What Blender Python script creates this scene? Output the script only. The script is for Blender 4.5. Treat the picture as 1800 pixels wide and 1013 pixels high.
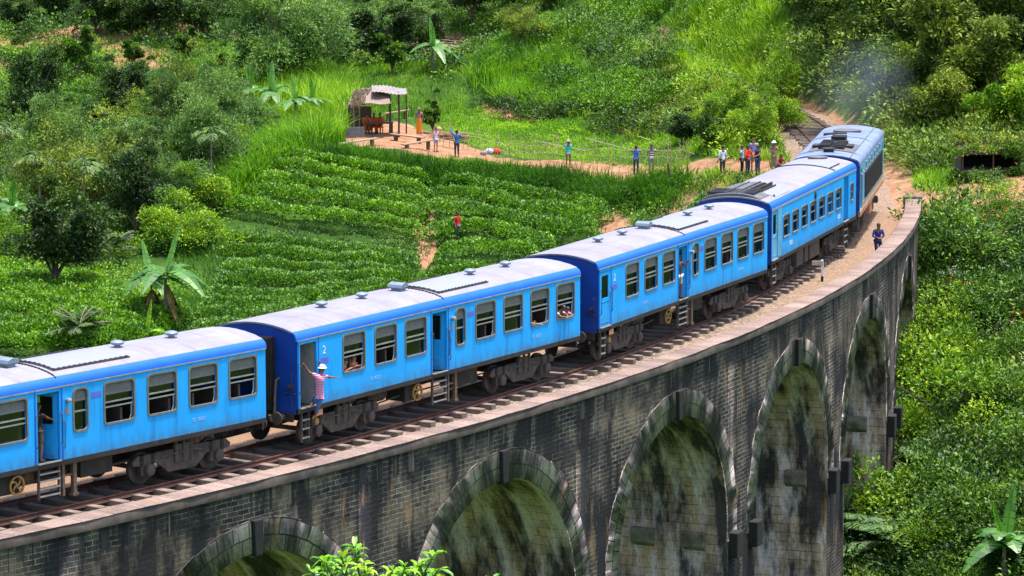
import bpy, math, random
import numpy as np
from mathutils import Matrix, Vector

# ------------------------------------------------------------------ scene, camera, sky, sun
for o in list(bpy.data.objects): bpy.data.objects.remove(o)
S = bpy.context.scene
COL = S.collection
RAD = math.radians
F_PX, PITCH, ROLL, CAM_H = 5943.26, 0.14234765, -0.00146590, 18.082
_cp, _sp = math.cos(PITCH), math.sin(PITCH)
_cr, _sr = math.cos(ROLL), math.sin(ROLL)
_R0, _U0 = np.array([1., 0, 0]), np.array([0, _sp, _cp])
CF = np.array([0, _cp, -_sp]); CR = _R0 * _cr + _U0 * _sr; CU = -_R0 * _sr + _U0 * _cr
cam_d = bpy.data.cameras.new('camera'); cam = bpy.data.objects.new('camera', cam_d); COL.objects.link(cam)
cam_d.sensor_width = 36; cam_d.lens = F_PX / 1800 * 36; cam_d.clip_start = 1; cam_d.clip_end = 3000
cam.matrix_world = Matrix(((CR[0], CU[0], -CF[0], 0), (CR[1], CU[1], -CF[1], 0), (CR[2], CU[2], -CF[2], CAM_H), (0, 0, 0, 1)))
S.camera = cam
S.view_settings.view_transform = 'Standard'; S.view_settings.look = 'None'
S.view_settings.gamma = 1.0; S.view_settings.exposure = 1.12
SUN_DIR = Vector((0.17, 0.0, 1.0)).normalized()          # towards the sun
w = bpy.data.worlds.new('World'); S.world = w; w.use_nodes = True
nt = w.node_tree; nt.nodes.clear()
sky = nt.nodes.new('ShaderNodeTexSky'); sky.sky_type = 'NISHITA'; sky.sun_disc = False
sky.sun_elevation = math.asin(SUN_DIR.z); sky.sun_rotation = math.atan2(SUN_DIR.x, SUN_DIR.y)
sky.dust_density = 3.5
bg = nt.nodes.new('ShaderNodeBackground'); bg.inputs[1].default_value = 0.15
wo = nt.nodes.new('ShaderNodeOutputWorld')
nt.links.new(sky.outputs[0], bg.inputs[0]); nt.links.new(bg.outputs[0], wo.inputs[0])
sd = bpy.data.lights.new('sun', 'SUN'); sd.energy = 3.1; sd.angle = RAD(4.0); sd.color = (1, 0.95, 0.86)
so = bpy.data.objects.new('sun', sd); COL.objects.link(so)
so.rotation_euler = SUN_DIR.to_track_quat('Z', 'Y').to_euler(); so.location = (0, 100, 80)
S.cycles.max_bounces = 6; S.cycles.diffuse_bounces = 3; S.cycles.glossy_bounces = 2
S.cycles.transmission_bounces = 3; S.cycles.transparent_max_bounces = 6; S.cycles.volume_bounces = 0
S.cycles.use_denoising = True
rng = np.random.default_rng(7); random.seed(7)

def ray(px, py):
    v = CF + CR * (px - 900) / F_PX - CU * (py - 506.5) / F_PX
    return v / v[1]
def atY(px, py, Y):
    v = ray(px, py) * Y; return np.array([v[0], v[1], v[2] + CAM_H])
def atz(px, py, z):
    v = ray(px, py); t = (z - CAM_H) / v[2]; return np.array([v[0] * t, v[1] * t, z])

# ------------------------------------------------------------------ object helpers
def tag(o, label=None, cat=None, group=None, kind=None):
    if label: o['label'] = label
    if cat: o['category'] = cat
    if group: o['group'] = group
    if kind: o['kind'] = kind
    return o
def thing(name, label, cat, loc=(0, 0, 0), rz=0.0, group=None):
    o = bpy.data.objects.new(name, None); COL.objects.link(o); o.empty_display_size = .3
    o.location = loc; o.rotation_euler = (0, 0, rz)
    return tag(o, label, cat, group)
class MB:
    def __init__(s): s.v = []; s.f = []; s.m = []; s.uv = None
    def add(s, vs, fs, m=0):
        n = len(s.v); s.v += [tuple(map(float, v)) for v in vs]; s.f += [tuple(i + n for i in f) for f in fs]; s.m += [m] * len(fs); return s
    def box(s, x0, x1, y0, y1, z0, z1, m=0):
        return s.add([(x0,y0,z0),(x1,y0,z0),(x1,y1,z0),(x0,y1,z0),(x0,y0,z1),(x1,y0,z1),(x1,y1,z1),(x0,y1,z1)],
                     [(0,3,2,1),(4,5,6,7),(0,1,5,4),(1,2,6,5),(2,3,7,6),(3,0,4,7)], m)
    def prism(s, pts, a, b, axis='y', m=0):
        """2-D outline extruded along an axis"""
        n = len(pts)
        def P(p, t): return (p[0], t, p[1]) if axis == 'y' else ((t, p[0], p[1]) if axis == 'x' else (p[0], p[1], t))
        vs = [P(p, a) for p in pts] + [P(p, b) for p in pts]
        fs = [tuple(range(n)), tuple(range(2*n-1, n-1, -1))] + [(i, n+i, n+(i+1)%n, (i+1)%n) for i in range(n)]
        return s.add(vs, fs, m)
    def tube(s, pts, r, n=8, m=0, cap=True):
        pts = [Vector(p) for p in pts]; rs = r if isinstance(r, (list, tuple)) else [r] * len(pts)
        vs = []; fs = []
        for i, p in enumerate(pts):
            d = (pts[min(i+1, len(pts)-1)] - pts[max(i-1, 0)]).normalized()
            u = d.cross(Vector((0, 0, 1)));
            if u.length < 1e-3: u = Vector((1, 0, 0))
            u.normalize(); w_ = d.cross(u)
            for k in range(n):
                a = 2*math.pi*k/n; vs.append(p + (u*math.cos(a) + w_*math.sin(a)) * rs[i])
        for i in range(len(pts)-1):
            for k in range(n):
                fs.append((i*n+k, i*n+(k+1)%n, (i+1)*n+(k+1)%n, (i+1)*n+k))
        if cap: fs += [tuple(range(n-1, -1, -1)), tuple((len(pts)-1)*n+k for k in range(n))]
        return s.add(vs, fs, m)
    def lathe(s, prof, c=(0, 0, 0), n=14, axis='z', m=0):
        vs = []; fs = []
        for r, h in prof:
            for k in range(n):
                a = 2*math.pi*k/n; x, y = r*math.cos(a), r*math.sin(a)
                p = {'z': (x, y, h), 'y': (x, h, y), 'x': (h, x, y)}[axis]
                vs.append((p[0]+c[0], p[1]+c[1], p[2]+c[2]))
        for i in range(len(prof)-1):
            for k in range(n): fs.append((i*n+k, i*n+(k+1)%n, (i+1)*n+(k+1)%n, (i+1)*n+k))
        fs += [tuple(range(n-1, -1, -1)), tuple((len(prof)-1)*n+k for k in range(n))]
        return s.add(vs, fs, m)
    def build(s, name, mats, parent=None, smooth=False, bevel=0):
        me = bpy.data.meshes.new(name); me.from_pydata(s.v, [], s.f)
        for m in (mats if isinstance(mats, (list, tuple)) else [mats]): me.materials.append(m)
        if any(s.m): me.polygons.foreach_set('material_index', s.m)
        me.validate(); me.update()
        if smooth:
            me.polygons.foreach_set('use_smooth', [True]*len(me.polygons)); me.set_sharp_from_angle(angle=RAD(40))
        o = bpy.data.objects.new(name, me); COL.objects.link(o); o.parent = parent
        if bevel:
            b = o.modifiers.new('bevel', 'BEVEL'); b.width = bevel; b.segments = 2; b.limit_method = 'ANGLE'
        return o
def np_mesh(name, V, Fq, mats, parent=None, tint=None, uv=None, smooth=False):
    """quads from numpy arrays; tint: float per vertex; uv: per vertex"""
    me = bpy.data.meshes.new(name); nv, nf = len(V), len(Fq)
    me.vertices.add(nv); me.vertices.foreach_set('co', np.ascontiguousarray(V, dtype=np.float32).ravel())
    me.loops.add(nf*4); me.loops.foreach_set('vertex_index', np.ascontiguousarray(Fq, dtype=np.int32).ravel())
    me.polygons.add(nf); me.polygons.foreach_set('loop_start', np.arange(0, nf*4, 4, dtype=np.int32))
    if smooth: me.polygons.foreach_set('use_smooth', np.ones(nf, dtype=bool))
    for m in (mats if isinstance(mats, (list, tuple)) else [mats]): me.materials.append(m)
    if tint is not None:
        a = me.attributes.new('tint', 'FLOAT', 'POINT'); a.data.foreach_set('value', np.ascontiguousarray(tint, dtype=np.float32))
    if uv is not None:
        l = me.uv_layers.new(name='UVMap'); l.data.foreach_set('uv', np.ascontiguousarray(uv[Fq.ravel()], dtype=np.float32).ravel())
    me.update(calc_edges=True)
    o = bpy.data.objects.new(name, me); COL.objects.link(o); o.parent = parent
    return o
def copy_thing(root, loc, rz=0, sc=1.0, label=None, group=None):
    r = root.copy(); COL.objects.link(r); r.location = loc; r.rotation_euler = (0, 0, rz)
    r.scale = (sc, sc, sc) if not isinstance(sc, tuple) else sc
    if label: r['label'] = label
    if group: r['group'] = group
    for ch in list(root.children):
        c = ch.copy(); COL.objects.link(c); c.parent = r
        for g in list(ch.children):
            d = g.copy(); COL.objects.link(d); d.parent = c
    return r

# ------------------------------------------------------------------ materials
def N(nt, t, **kw):
    n = nt.nodes.new('ShaderNode' + t)
    for k, v in kw.items():
        if k[0] == 'i' and k[1:].isdigit(): n.inputs[int(k[1:])].default_value = v
        else: setattr(n, k, v)
    return n
def newmat(name):
    m = bpy.data.materials.new(name); m.use_nodes = True; t = m.node_tree; t.nodes.clear()
    out = t.nodes.new('ShaderNodeOutputMaterial'); return m, t, out
def c4(c): return (c[0], c[1], c[2], 1.0)
def ramp(t, stops, interp='LINEAR'):
    r = t.nodes.new('ShaderNodeValToRGB'); r.color_ramp.interpolation = interp
    e = r.color_ramp.elements
    while len(e) > 1: e.remove(e[-1])
    e[0].position = stops[0][0]; e[0].color = c4(stops[0][1])
    for p, c in stops[1:]:
        x = e.new(p); x.color = c4(c)
    return r
def plain(name, col, rough=.6, metal=0.0, var=.12, scale=6.0, bump=0.0, spec=.5, dirt=None, coat=0):
    """painted or bare surface with a soft mottling and optional grime"""
    m, t, out = newmat(name); L = t.links.new
    b = t.nodes.new('ShaderNodeBsdfPrincipled'); b.inputs['Roughness'].default_value = rough; b.inputs['Metallic'].default_value = metal
    b.inputs['Specular IOR Level'].default_value = spec; b.inputs['Coat Weight'].default_value = coat
    tc = N(t, 'TexCoord'); no = N(t, 'TexNoise'); no.inputs['Scale'].default_value = scale; no.inputs['Detail'].default_value = 5
    L(tc.outputs['Object'], no.inputs['Vector'])
    r = ramp(t, [(.3, [c*(1-var) for c in col]), (.7, [min(1, c*(1+var)) for c in col])]); L(no.outputs[0], r.inputs[0])
    src = r.outputs[0]
    if dirt:
        n2 = N(t, 'TexNoise'); n2.inputs['Scale'].default_value = dirt[1]; n2.inputs['Detail'].default_value = 8; n2.inputs['Roughness'].default_value = .7
        L(tc.outputs['Object'], n2.inputs['Vector'])
        r2 = ramp(t, [(dirt[2], (0, 0, 0)), (dirt[2]+.22, (1, 1, 1))]); L(n2.outputs[0], r2.inputs[0])
        mx = N(t, 'MixRGB'); mx.inputs[2].default_value = c4(dirt[0]); L(r2.outputs[0], mx.inputs[0]); L(src, mx.inputs[1]); src = mx.outputs[0]
    L(src, b.inputs['Base Color'])
    if bump:
        bp = N(t, 'Bump'); bp.inputs['Strength'].default_value = bump; bp.inputs['Distance'].default_value = .02
        L(no.outputs[0], bp.inputs['Height']); L(bp.outputs[0], b.inputs['Normal'])
    L(b.outputs[0], out.inputs[0]); return m
def coach_paint():
    """gloss blue with faded patches, rain streaks and brake dust along the bottom edge"""
    m, t, out = newmat('carriage blue'); L = t.links.new
    b = N(t, 'BsdfPrincipled'); b.inputs['Roughness'].default_value = .45; b.inputs['Specular IOR Level'].default_value = .3
    tc = N(t, 'TexCoord'); sep = N(t, 'SeparateXYZ'); L(tc.outputs['Object'], sep.inputs[0])
    def noise(sc, scale, det=6):
        mp = N(t, 'Mapping'); mp.inputs['Scale'].default_value = sc; L(tc.outputs['Object'], mp.inputs[0]); n = N(t, 'TexNoise'); n.inputs['Scale'].default_value = scale; n.inputs['Detail'].default_value = det; n.inputs['Roughness'].default_value = .65; L(mp.outputs[0], n.inputs['Vector']); return n.outputs[0]
    def mix(f, a, c):
        x = N(t, 'MixRGB'); L(f, x.inputs[0]); L(a, x.inputs[1]); x.inputs[2].default_value = c4(c); return x.outputs[0]
    r = ramp(t, [(.3, (.010,.36,.95)), (.7, (.025,.42,.98))]); L(noise((1,1,1), .7), r.inputs[0]); src = r.outputs[0]
    r1 = ramp(t, [(.52, (0,0,0)), (.72, (.55,.55,.55))]); L(noise((5,5,.35), 1.0), r1.inputs[0]); src = mix(r1.outputs[0], src, (.02,.17,.50))
    mr = N(t, 'MapRange'); mr.inputs['From Min'].default_value = 1.95; mr.inputs['From Max'].default_value = 1.25; L(sep.outputs[2], mr.inputs['Value'])
    nm = N(t, 'Math', operation='MULTIPLY'); L(mr.outputs[0], nm.inputs[0]); L(noise((2.5,2.5,1), 1.6), nm.inputs[1]); r2 = ramp(t, [(.22, (0,0,0)), (.6, (.75,.75,.75))]); L(nm.outputs[0], r2.inputs[0]); src = mix(r2.outputs[0], src, (.075,.13,.20))
    L(src, b.inputs['Base Color']); n3 = noise((1,1,1), 3); bp = N(t, 'Bump'); bp.inputs['Strength'].default_value = .15; bp.inputs['Distance'].default_value = .02; L(n3, bp.inputs['Height']); L(bp.outputs[0], b.inputs['Normal'])
    L(b.outputs[0], out.inputs[0]); return m
def roof_paint():
    """dull silver-lilac roof paint with rain streaks, soot and sheet seams across"""
    m, t, out = newmat('carriage roof paint'); L = t.links.new
    b = N(t, 'BsdfPrincipled'); b.inputs['Roughness'].default_value = .6; b.inputs['Specular IOR Level'].default_value = .3
    tc = N(t, 'TexCoord'); sep = N(t, 'SeparateXYZ'); L(tc.outputs['Object'], sep.inputs[0])
    def noise(sc, scale, det=7):
        mp = N(t, 'Mapping'); mp.inputs['Scale'].default_value = sc; L(tc.outputs['Object'], mp.inputs[0]); n = N(t, 'TexNoise'); n.inputs['Scale'].default_value = scale; n.inputs['Detail'].default_value = det; n.inputs['Roughness'].default_value = .68; L(mp.outputs[0], n.inputs['Vector']); return n.outputs[0]
    r = ramp(t, [(.25, (.20,.185,.225)), (.5, (.245,.24,.315)), (.75, (.30,.31,.42))]); L(noise((.5,.9,1), 1.1), r.inputs[0]); src = r.outputs[0]
    r1 = ramp(t, [(.5, (0,0,0)), (.72, (.6,.6,.6))]); L(noise((4,.5,1), 1.0), r1.inputs[0]); x = N(t, 'MixRGB'); x.inputs[2].default_value = (.17,.14,.14,1); L(r1.outputs[0], x.inputs[0]); L(src, x.inputs[1]); src = x.outputs[0]
    fr = N(t, 'Math', operation='MULTIPLY', i1=1/1.32); L(sep.outputs[0], fr.inputs[0]); f2 = N(t, 'Math', operation='FRACT'); L(fr.outputs[0], f2.inputs[0]); r2 = ramp(t, [(0, (.5,.5,.5)), (.012, (.5,.5,.5)), (.02, (0,0,0))]); L(f2.outputs[0], r2.inputs[0])
    y = N(t, 'MixRGB'); y.inputs[2].default_value = (.12,.11,.13,1); L(r2.outputs[0], y.inputs[0]); L(src, y.inputs[1]); L(y.outputs[0], b.inputs['Base Color'])
    L(b.outputs[0], out.inputs[0]); return m
def leafmat(name, cols, trans=.35, gloss=.08, rough=.45, yel=None):
    """foliage: colour from clump tint and leaf-by-leaf randomness"""
    m, t, out = newmat(name); L = t.links.new
    ge = N(t, 'NewGeometry'); at = N(t, 'Attribute'); at.attribute_name = 'tint'; oi = N(t, 'ObjectInfo')
    a = N(t, 'Math', operation='MULTIPLY', i1=.45); L(ge.outputs['Random Per Island'], a.inputs[0])
    b = N(t, 'Math', operation='MULTIPLY', i1=.45); L(at.outputs['Fac'], b.inputs[0])
    c = N(t, 'Math', operation='MULTIPLY', i1=.12); L(oi.outputs['Random'], c.inputs[0])
    s1 = N(t, 'Math', operation='ADD'); L(a.outputs[0], s1.inputs[0]); L(b.outputs[0], s1.inputs[1])
    s2 = N(t, 'Math', operation='ADD'); L(s1.outputs[0], s2.inputs[0]); L(c.outputs[0], s2.inputs[1])
    r = ramp(t, [((i+.5)/len(cols), c_) for i, c_ in enumerate(cols)]); L(s2.outputs[0], r.inputs[0])
    d = N(t, 'BsdfDiffuse'); tr = N(t, 'BsdfTranslucent'); g = N(t, 'BsdfGlossy'); g.inputs['Roughness'].default_value = rough+.15
    g.inputs['Color'].default_value = (.6, .65, .6, 1)
    L(r.outputs[0], d.inputs[0])
    bc = N(t, 'MixRGB', blend_type='MULTIPLY', i0=1.0); bc.inputs[2].default_value = (1.25, 1.25, .55, 1); L(r.outputs[0], bc.inputs[1]); L(bc.outputs[0], tr.inputs[0])
    m1 = N(t, 'MixShader', i0=trans*.8); L(d.outputs[0], m1.inputs[1]); L(tr.outputs[0], m1.inputs[2])
    m2 = N(t, 'MixShader', i0=gloss*.7); L(m1.outputs[0], m2.inputs[1]); L(g.outputs[0], m2.inputs[2])
    L(m2.outputs[0], out.inputs[0]); return m
G = 1.0
M = {}
M['tea'] = leafmat('tea leaf', [(0.013,0.048,0.006),(0.039,0.132,0.006),(0.152,0.359,0.008),(0.385,0.644,0.012)], .3, .09)
M['tea_dark'] = leafmat('shade-toned tea leaf', [(0.012,0.046,0.007),(0.034,0.110,0.009),(0.112,0.280,0.013),(0.248,0.476,0.022)], .3, .10)  # darker copy of the tea leaf, with shade put into its colour
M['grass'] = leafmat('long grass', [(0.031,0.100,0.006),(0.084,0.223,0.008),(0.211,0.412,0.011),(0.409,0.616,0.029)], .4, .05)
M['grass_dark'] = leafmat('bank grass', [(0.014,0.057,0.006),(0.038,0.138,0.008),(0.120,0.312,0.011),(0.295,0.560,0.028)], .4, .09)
M['grass_pale'] = leafmat('dry tall grass', [(0.120,0.190,0.022),(0.240,0.330,0.033),(0.480,0.546,0.055),(0.620,0.616,0.176)], .4, .05)
M['lawn'] = leafmat('plot grass', [(0.062,0.184,0.010),(0.127,0.319,0.011),(0.264,0.503,0.015),(0.436,0.634,0.029)], .4, .03)
M['bush'] = leafmat('bush leaf', [(0.010,0.038,0.007),(0.030,0.097,0.009),(0.090,0.208,0.012),(0.211,0.358,0.022)], .3, .09)
M['bright'] = leafmat('light bush leaf', [(0.033,0.101,0.009),(0.089,0.216,0.011),(0.221,0.394,0.016),(0.420,0.574,0.032)], .35, .06)
M['dark'] = leafmat('dark tree leaf', [(0.007,0.024,0.008),(0.019,0.052,0.009),(0.046,0.105,0.013),(0.105,0.190,0.020)], .25, .08)
M['grey'] = leafmat('feathery grey leaf', [(0.030,0.081,0.033),(0.072,0.165,0.050),(0.165,0.299,0.072),(0.279,0.448,0.099)], .3, .06)
M['olive'] = leafmat('olive leaf', [(0.035,0.067,0.013),(0.090,0.149,0.022),(0.210,0.286,0.033),(0.403,0.462,0.061)], .3, .05)
M['brown'] = leafmat('dry twigs', [(.05,.035,.02),(.09,.065,.04),(.13,.10,.06),(.20,.16,.10)], .15, .02)
M['thicket'] = leafmat('thicket leaf', [(0.018,0.048,0.012),(0.055,0.121,0.020),(0.152,0.251,0.030),(0.300,0.412,0.051)], .3, .06)
M['banana'] = leafmat('banana leaf', [(.03,.12,.018),(.05,.17,.02),(.08,.25,.03),(.14,.36,.04)], .4, .14, .35)
M['fresh'] = leafmat('fresh broad leaf', [(.05,.18,.02),(.10,.30,.01),(.22,.50,.01),(.45,.62,.03)], .4, .12, .3)
M['dead'] = leafmat('withered leaf', [(.12,.07,.03),(.20,.12,.05),(.35,.22,.06),(.50,.28,.05)], .2, .03)
M['flower_o'] = leafmat('orange petals', [(.7,.12,.01),(.8,.16,.02),(.85,.2,.02),(.9,.3,.03)], .2, .03)
M['flower_w'] = leafmat('white petals', [(.5,.55,.42),(.6,.62,.52),(.7,.7,.6),(.75,.75,.7)], .2, .03)
M['bark'] = plain('bark', (.12,.085,.06), .9, var=.4, scale=9, bump=.6)
M['bark_pale'] = plain('pale bark', (.30,.25,.20), .9, var=.3, scale=9, bump=.4)
M['wood'] = plain('weathered wood', (.30,.20,.13), .85, var=.3, scale=14, bump=.4)
M['wood_dark'] = plain('dark wood', (.09,.055,.04), .85, var=.3, scale=14, bump=.4)
M['bamboo'] = plain('bamboo stick', (.42,.34,.20), .8, var=.3, scale=8)
M['rope'] = plain('pale rail', (.36,.33,.20), .8, var=.2)
def terrain_mat():
    m, t, out = newmat('hillside ground'); L = t.links.new
    b = N(t, 'BsdfPrincipled'); b.inputs['Roughness'].default_value = .95; b.inputs['Specular IOR Level'].default_value = .1
    tc = N(t, 'TexCoord'); n1 = N(t, 'TexNoise'); n1.inputs['Scale'].default_value = .35; n1.inputs['Detail'].default_value = 8; n1.inputs['Roughness'].default_value = .65
    L(tc.outputs['Object'], n1.inputs['Vector'])
    g = ramp(t, [(.25, (.015,.035,.008)), (.5, (.035,.085,.012)), (.62, (.07,.14,.018)), (.75, (.13,.12,.05))]); L(n1.outputs[0], g.inputs[0])
    n2 = N(t, 'TexNoise'); n2.inputs['Scale'].default_value = 1.3; n2.inputs['Detail'].default_value = 10; n2.inputs['Roughness'].default_value = .7
    L(tc.outputs['Object'], n2.inputs['Vector'])
    d = ramp(t, [(.25, (.14,.07,.04)), (.5, (.29,.155,.09)), (.75, (.43,.26,.165))]); L(n2.outputs[0], d.inputs[0])
    at = N(t, 'Attribute'); at.attribute_name = 'tint'
    ad = N(t, 'Math', operation='MULTIPLY_ADD', i1=1.0, i2=-.52); L(n2.outputs[0], ad.inputs[0])
    a2 = N(t, 'Math', operation='ADD'); L(at.outputs['Fac'], a2.inputs[0]); L(ad.outputs[0], a2.inputs[1])
    r = ramp(t, [(.42, (0, 0, 0)), (.58, (1, 1, 1))]); L(a2.outputs[0], r.inputs[0])
    mx = N(t, 'MixRGB'); L(r.outputs[0], mx.inputs[0]); L(g.outputs[0], mx.inputs[1]); L(d.outputs[0], mx.inputs[2]); L(mx.outputs[0], b.inputs['Base Color'])
    bp = N(t, 'Bump'); bp.inputs['Strength'].default_value = .5; bp.inputs['Distance'].default_value = .15; L(n2.outputs[0], bp.inputs['Height']); L(bp.outputs[0], b.inputs['Normal'])
    L(b.outputs[0], out.inputs[0]); return m
M['ground'] = terrain_mat()
def ballast_mat():
    m, t, out = newmat('ballast'); L = t.links.new
    b = N(t, 'BsdfPrincipled'); b.inputs['Roughness'].default_value = .95; b.inputs['Specular IOR Level'].default_value = .2
    tc = N(t, 'TexCoord'); v = N(t, 'TexVoronoi'); v.inputs['Scale'].default_value = 11; L(tc.outputs['Object'], v.inputs['Vector'])
    r = ramp(t, [(0, (.09,.07,.06)), (.5, (.20,.155,.12)), (1, (.36,.28,.21))]); 
    sp = N(t, 'SeparateColor'); L(v.outputs['Color'], sp.inputs[0]); L(sp.outputs[0], r.inputs[0])
    no = N(t, 'TexNoise'); no.inputs['Scale'].default_value = .6; no.inputs['Detail'].default_value = 6; L(tc.outputs['Object'], no.inputs['Vector'])
    at = N(t, 'Attribute'); at.attribute_name = 'tint'
    ad = N(t, 'Math', operation='MULTIPLY_ADD', i1=.7, i2=-.35); L(no.outputs[0], ad.inputs[0])
    a2 = N(t, 'Math', operation='ADD'); a2.use_clamp = True; L(at.outputs['Fac'], a2.inputs[0]); L(ad.outputs[0], a2.inputs[1])
    mx = N(t, 'MixRGB', blend_type='MIX'); mx.inputs[2].default_value = (.27, .165, .105, 1); L(a2.outputs[0], mx.inputs[0]); L(r.outputs[0], mx.inputs[1])
    L(mx.outputs[0], b.inputs['Base Color'])
    bp = N(t, 'Bump'); bp.inputs['Strength'].default_value = .8; bp.inputs['Distance'].default_value = .05; L(v.outputs['Distance'], bp.inputs['Height']); L(bp.outputs[0], b.inputs['Normal'])
    L(b.outputs[0], out.inputs[0]); return m
M['ballast'] = ballast_mat()
def stone_mat(name, c1, c2, mortar, bw, rh, stain, tan, zfade=None, moss=None, white=0., ms=.014, lime=.60, patch=0.):
    """coursed masonry in metres from the UV map, with damp stains, tan patches, moss and lime streaks of their own shape"""
    m, t, out = newmat(name); L = t.links.new
    b = N(t, 'BsdfPrincipled'); b.inputs['Roughness'].default_value = .92; b.inputs['Specular IOR Level'].default_value = .25
    uv = N(t, 'UVMap'); sep = N(t, 'SeparateXYZ'); L(uv.outputs[0], sep.inputs[0])
    wn = N(t, 'TexNoise'); wn.inputs['Scale'].default_value = 1.5; L(uv.outputs[0], wn.inputs['Vector'])
    wv = N(t, 'VectorMath', operation='SCALE'); wv.inputs['Scale'].default_value = .05; L(wn.outputs['Color'], wv.inputs[0])
    wa = N(t, 'VectorMath', operation='ADD'); L(uv.outputs[0], wa.inputs[0]); L(wv.outputs[0], wa.inputs[1])
    br = N(t, 'TexBrick'); L(wa.outputs[0], br.inputs['Vector'])
    br.inputs['Scale'].default_value = 1; br.inputs['Brick Width'].default_value = bw; br.inputs['Row Height'].default_value = rh
    br.inputs['Mortar Size'].default_value = ms; br.inputs['Mortar Smooth'].default_value = .3; br.inputs['Bias'].default_value = -.1
    br.inputs['Color1'].default_value = c4(c1); br.inputs['Color2'].default_value = c4(c2); br.inputs['Mortar'].default_value = c4(mortar)
    def noise(sx, sy, det=6, rough=.6, sc=1.0, off=0):
        mp = N(t, 'Mapping'); mp.inputs['Scale'].default_value = (sx, sy, 1); mp.inputs['Location'].default_value = (off, off*1.7, off); L(uv.outputs[0], mp.inputs[0])
        n = N(t, 'TexNoise'); n.inputs['Scale'].default_value = sc; n.inputs['Detail'].default_value = det; n.inputs['Roughness'].default_value = rough
        L(mp.outputs[0], n.inputs['Vector']); return n.outputs[0]
    def mix(fac, a, col, mode='MIX'):
        x = N(t, 'MixRGB', blend_type=mode); L(fac, x.inputs[0]); L(a, x.inputs[1])
        if isinstance(col, tuple): x.inputs[2].default_value = c4(col)
        else: L(col, x.inputs[2])
        return x.outputs[0]
    src = br.outputs['Color']
    r1 = ramp(t, [(.46, (0,0,0)), (.62, (.75,.75,.75))]); L(noise(.28, .35, 5, .6, 1, 3), r1.inputs[0]); src = mix(r1.outputs[0], src, tan, 'MIX') if tan else src
    # courses stay readable over the tan patches
    rb = ramp(t, [(0, (1,1,1)), (1, (.55,.52,.48))]); L(br.outputs['Fac'], rb.inputs[0])
    inv = N(t, 'MixRGB', blend_type='MULTIPLY', i0=.0); L(src, inv.inputs[1]); L(rb.outputs[0], inv.inputs[2]); src = inv.outputs[0]
    if moss:
        # v = height below/above: green growth thickens towards the crown
        md = N(t, 'MapRange'); md.inputs['From Min'].default_value = moss[1]; md.inputs['From Max'].default_value = moss[2]; md.inputs['To Min'].default_value = -.5; md.inputs['To Max'].default_value = 1.1; L(sep.outputs[1], md.inputs['Value'])
        mn = N(t, 'Math', operation='MULTIPLY_ADD', i1=1.4, i2=-.75); L(noise(2.2, .5, 5, .6, 1, 8), mn.inputs[0])
        ma = N(t, 'Math', operation='ADD'); ma.use_clamp = True; L(md.outputs[0], ma.inputs[0]); L(mn.outputs[0], ma.inputs[1])
        src = mix(ma.outputs[0], src, moss[0])
    if white:
        r2 = ramp(t, [(lime, (0,0,0)), (lime+.10, (white,)*3)]); L(noise(1.7 if lime < .5 else 3.2, .36, 7, .68, 1, 21), r2.inputs[0]); src = mix(r2.outputs[0], src, (.74,.60,.60) if lime < .5 else (.50,.50,.46))
    if patch:
        rp = ramp(t, [(.50, (0,0,0)), (.62, (patch,)*3)]); L(noise(.34, .5, 7, .68, 1, 51), rp.inputs[0]); src = mix(rp.outputs[0], src, (.020,.021,.029))
    r3 = ramp(t, [(.43, (0,0,0)), (.56, (stain,)*3)]); L(noise(.9, .26, 8, .66, 1, 11), r3.inputs[0]); src = mix(r3.outputs[0], src, (.014,.015,.021))
    r5 = ramp(t, [(.60, (0,0,0)), (.70, (.6,)*3)]); L(noise(1.8, .35, 5, .6, 1, 33), r5.inputs[0]); src = mix(r5.outputs[0], src, (.36,.20,.09)) if white or tan else src
    fine = noise(9, 9, 6, .7, 1, 5); r4 = ramp(t, [(.2, (.55,.55,.55)), (.8, (1.4,1.4,1.4))]); L(fine, r4.inputs[0])
    x = N(t, 'MixRGB', blend_type='MULTIPLY', i0=1.0); L(src, x.inputs[1]); L(r4.outputs[0], x.inputs[2]); src = x.outputs[0]
    L(src, b.inputs['Base Color'])
    ad = N(t, 'Math', operation='MULTIPLY_ADD', i1=-1.0); L(br.outputs['Fac'], ad.inputs[0]); L(fine, ad.inputs[2])
    bp = N(t, 'Bump'); bp.inputs['Strength'].default_value = .8; bp.inputs['Distance'].default_value = .035; L(ad.outputs[0], bp.inputs['Height']); L(bp.outputs[0], b.inputs['Normal'])
    L(b.outputs[0], out.inputs[0]); return m
M['wall_stone'] = stone_mat('viaduct stone', (.032,.031,.035), (.125,.108,.09), (.42,.36,.30), .44, .145, .92, (.27,.21,.15), white=.7, ms=.012, patch=.8)
M['ring_stone'] = stone_mat('arch ring stone', (.30,.245,.24), (.62,.51,.49), (.05,.04,.04), .62, .46, .85, (.30,.26,.20), white=.6, ms=.022)
M['vault_stone'] = stone_mat('vault and pier stone', (.42,.30,.215), (.66,.48,.375), (.17,.12,.09), .9, .34, .92, (.60,.38,.23), moss=((.13,.105,.04), 2.9, 6.0), white=1.0, lime=.46)
M['pier_stone'] = stone_mat('pier flank stone', (.22,.15,.09), (.34,.24,.15), (.14,.11,.08), .7, .28, .5, (.28,.20,.13), white=.75)
M['cap_stone'] = stone_mat('coping stone', (.255,.18,.155), (.34,.245,.21), (.14,.11,.10), 1.15, 6.0, .35, (.30,.22,.19), ms=.02)
M['cap_side'] = plain('coping edge', (.065,.052,.046), .9, var=.4, scale=2.0, bump=.5, dirt=((.022,.020,.020), .9, .42))  # darker than the coping top: shade of the front face put into the colour
M['corbel'] = plain('corbel stone', (.20,.17,.13), .9, var=.4, scale=2.5, bump=.5, dirt=((.03,.03,.03), 1.5, .5))
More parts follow.
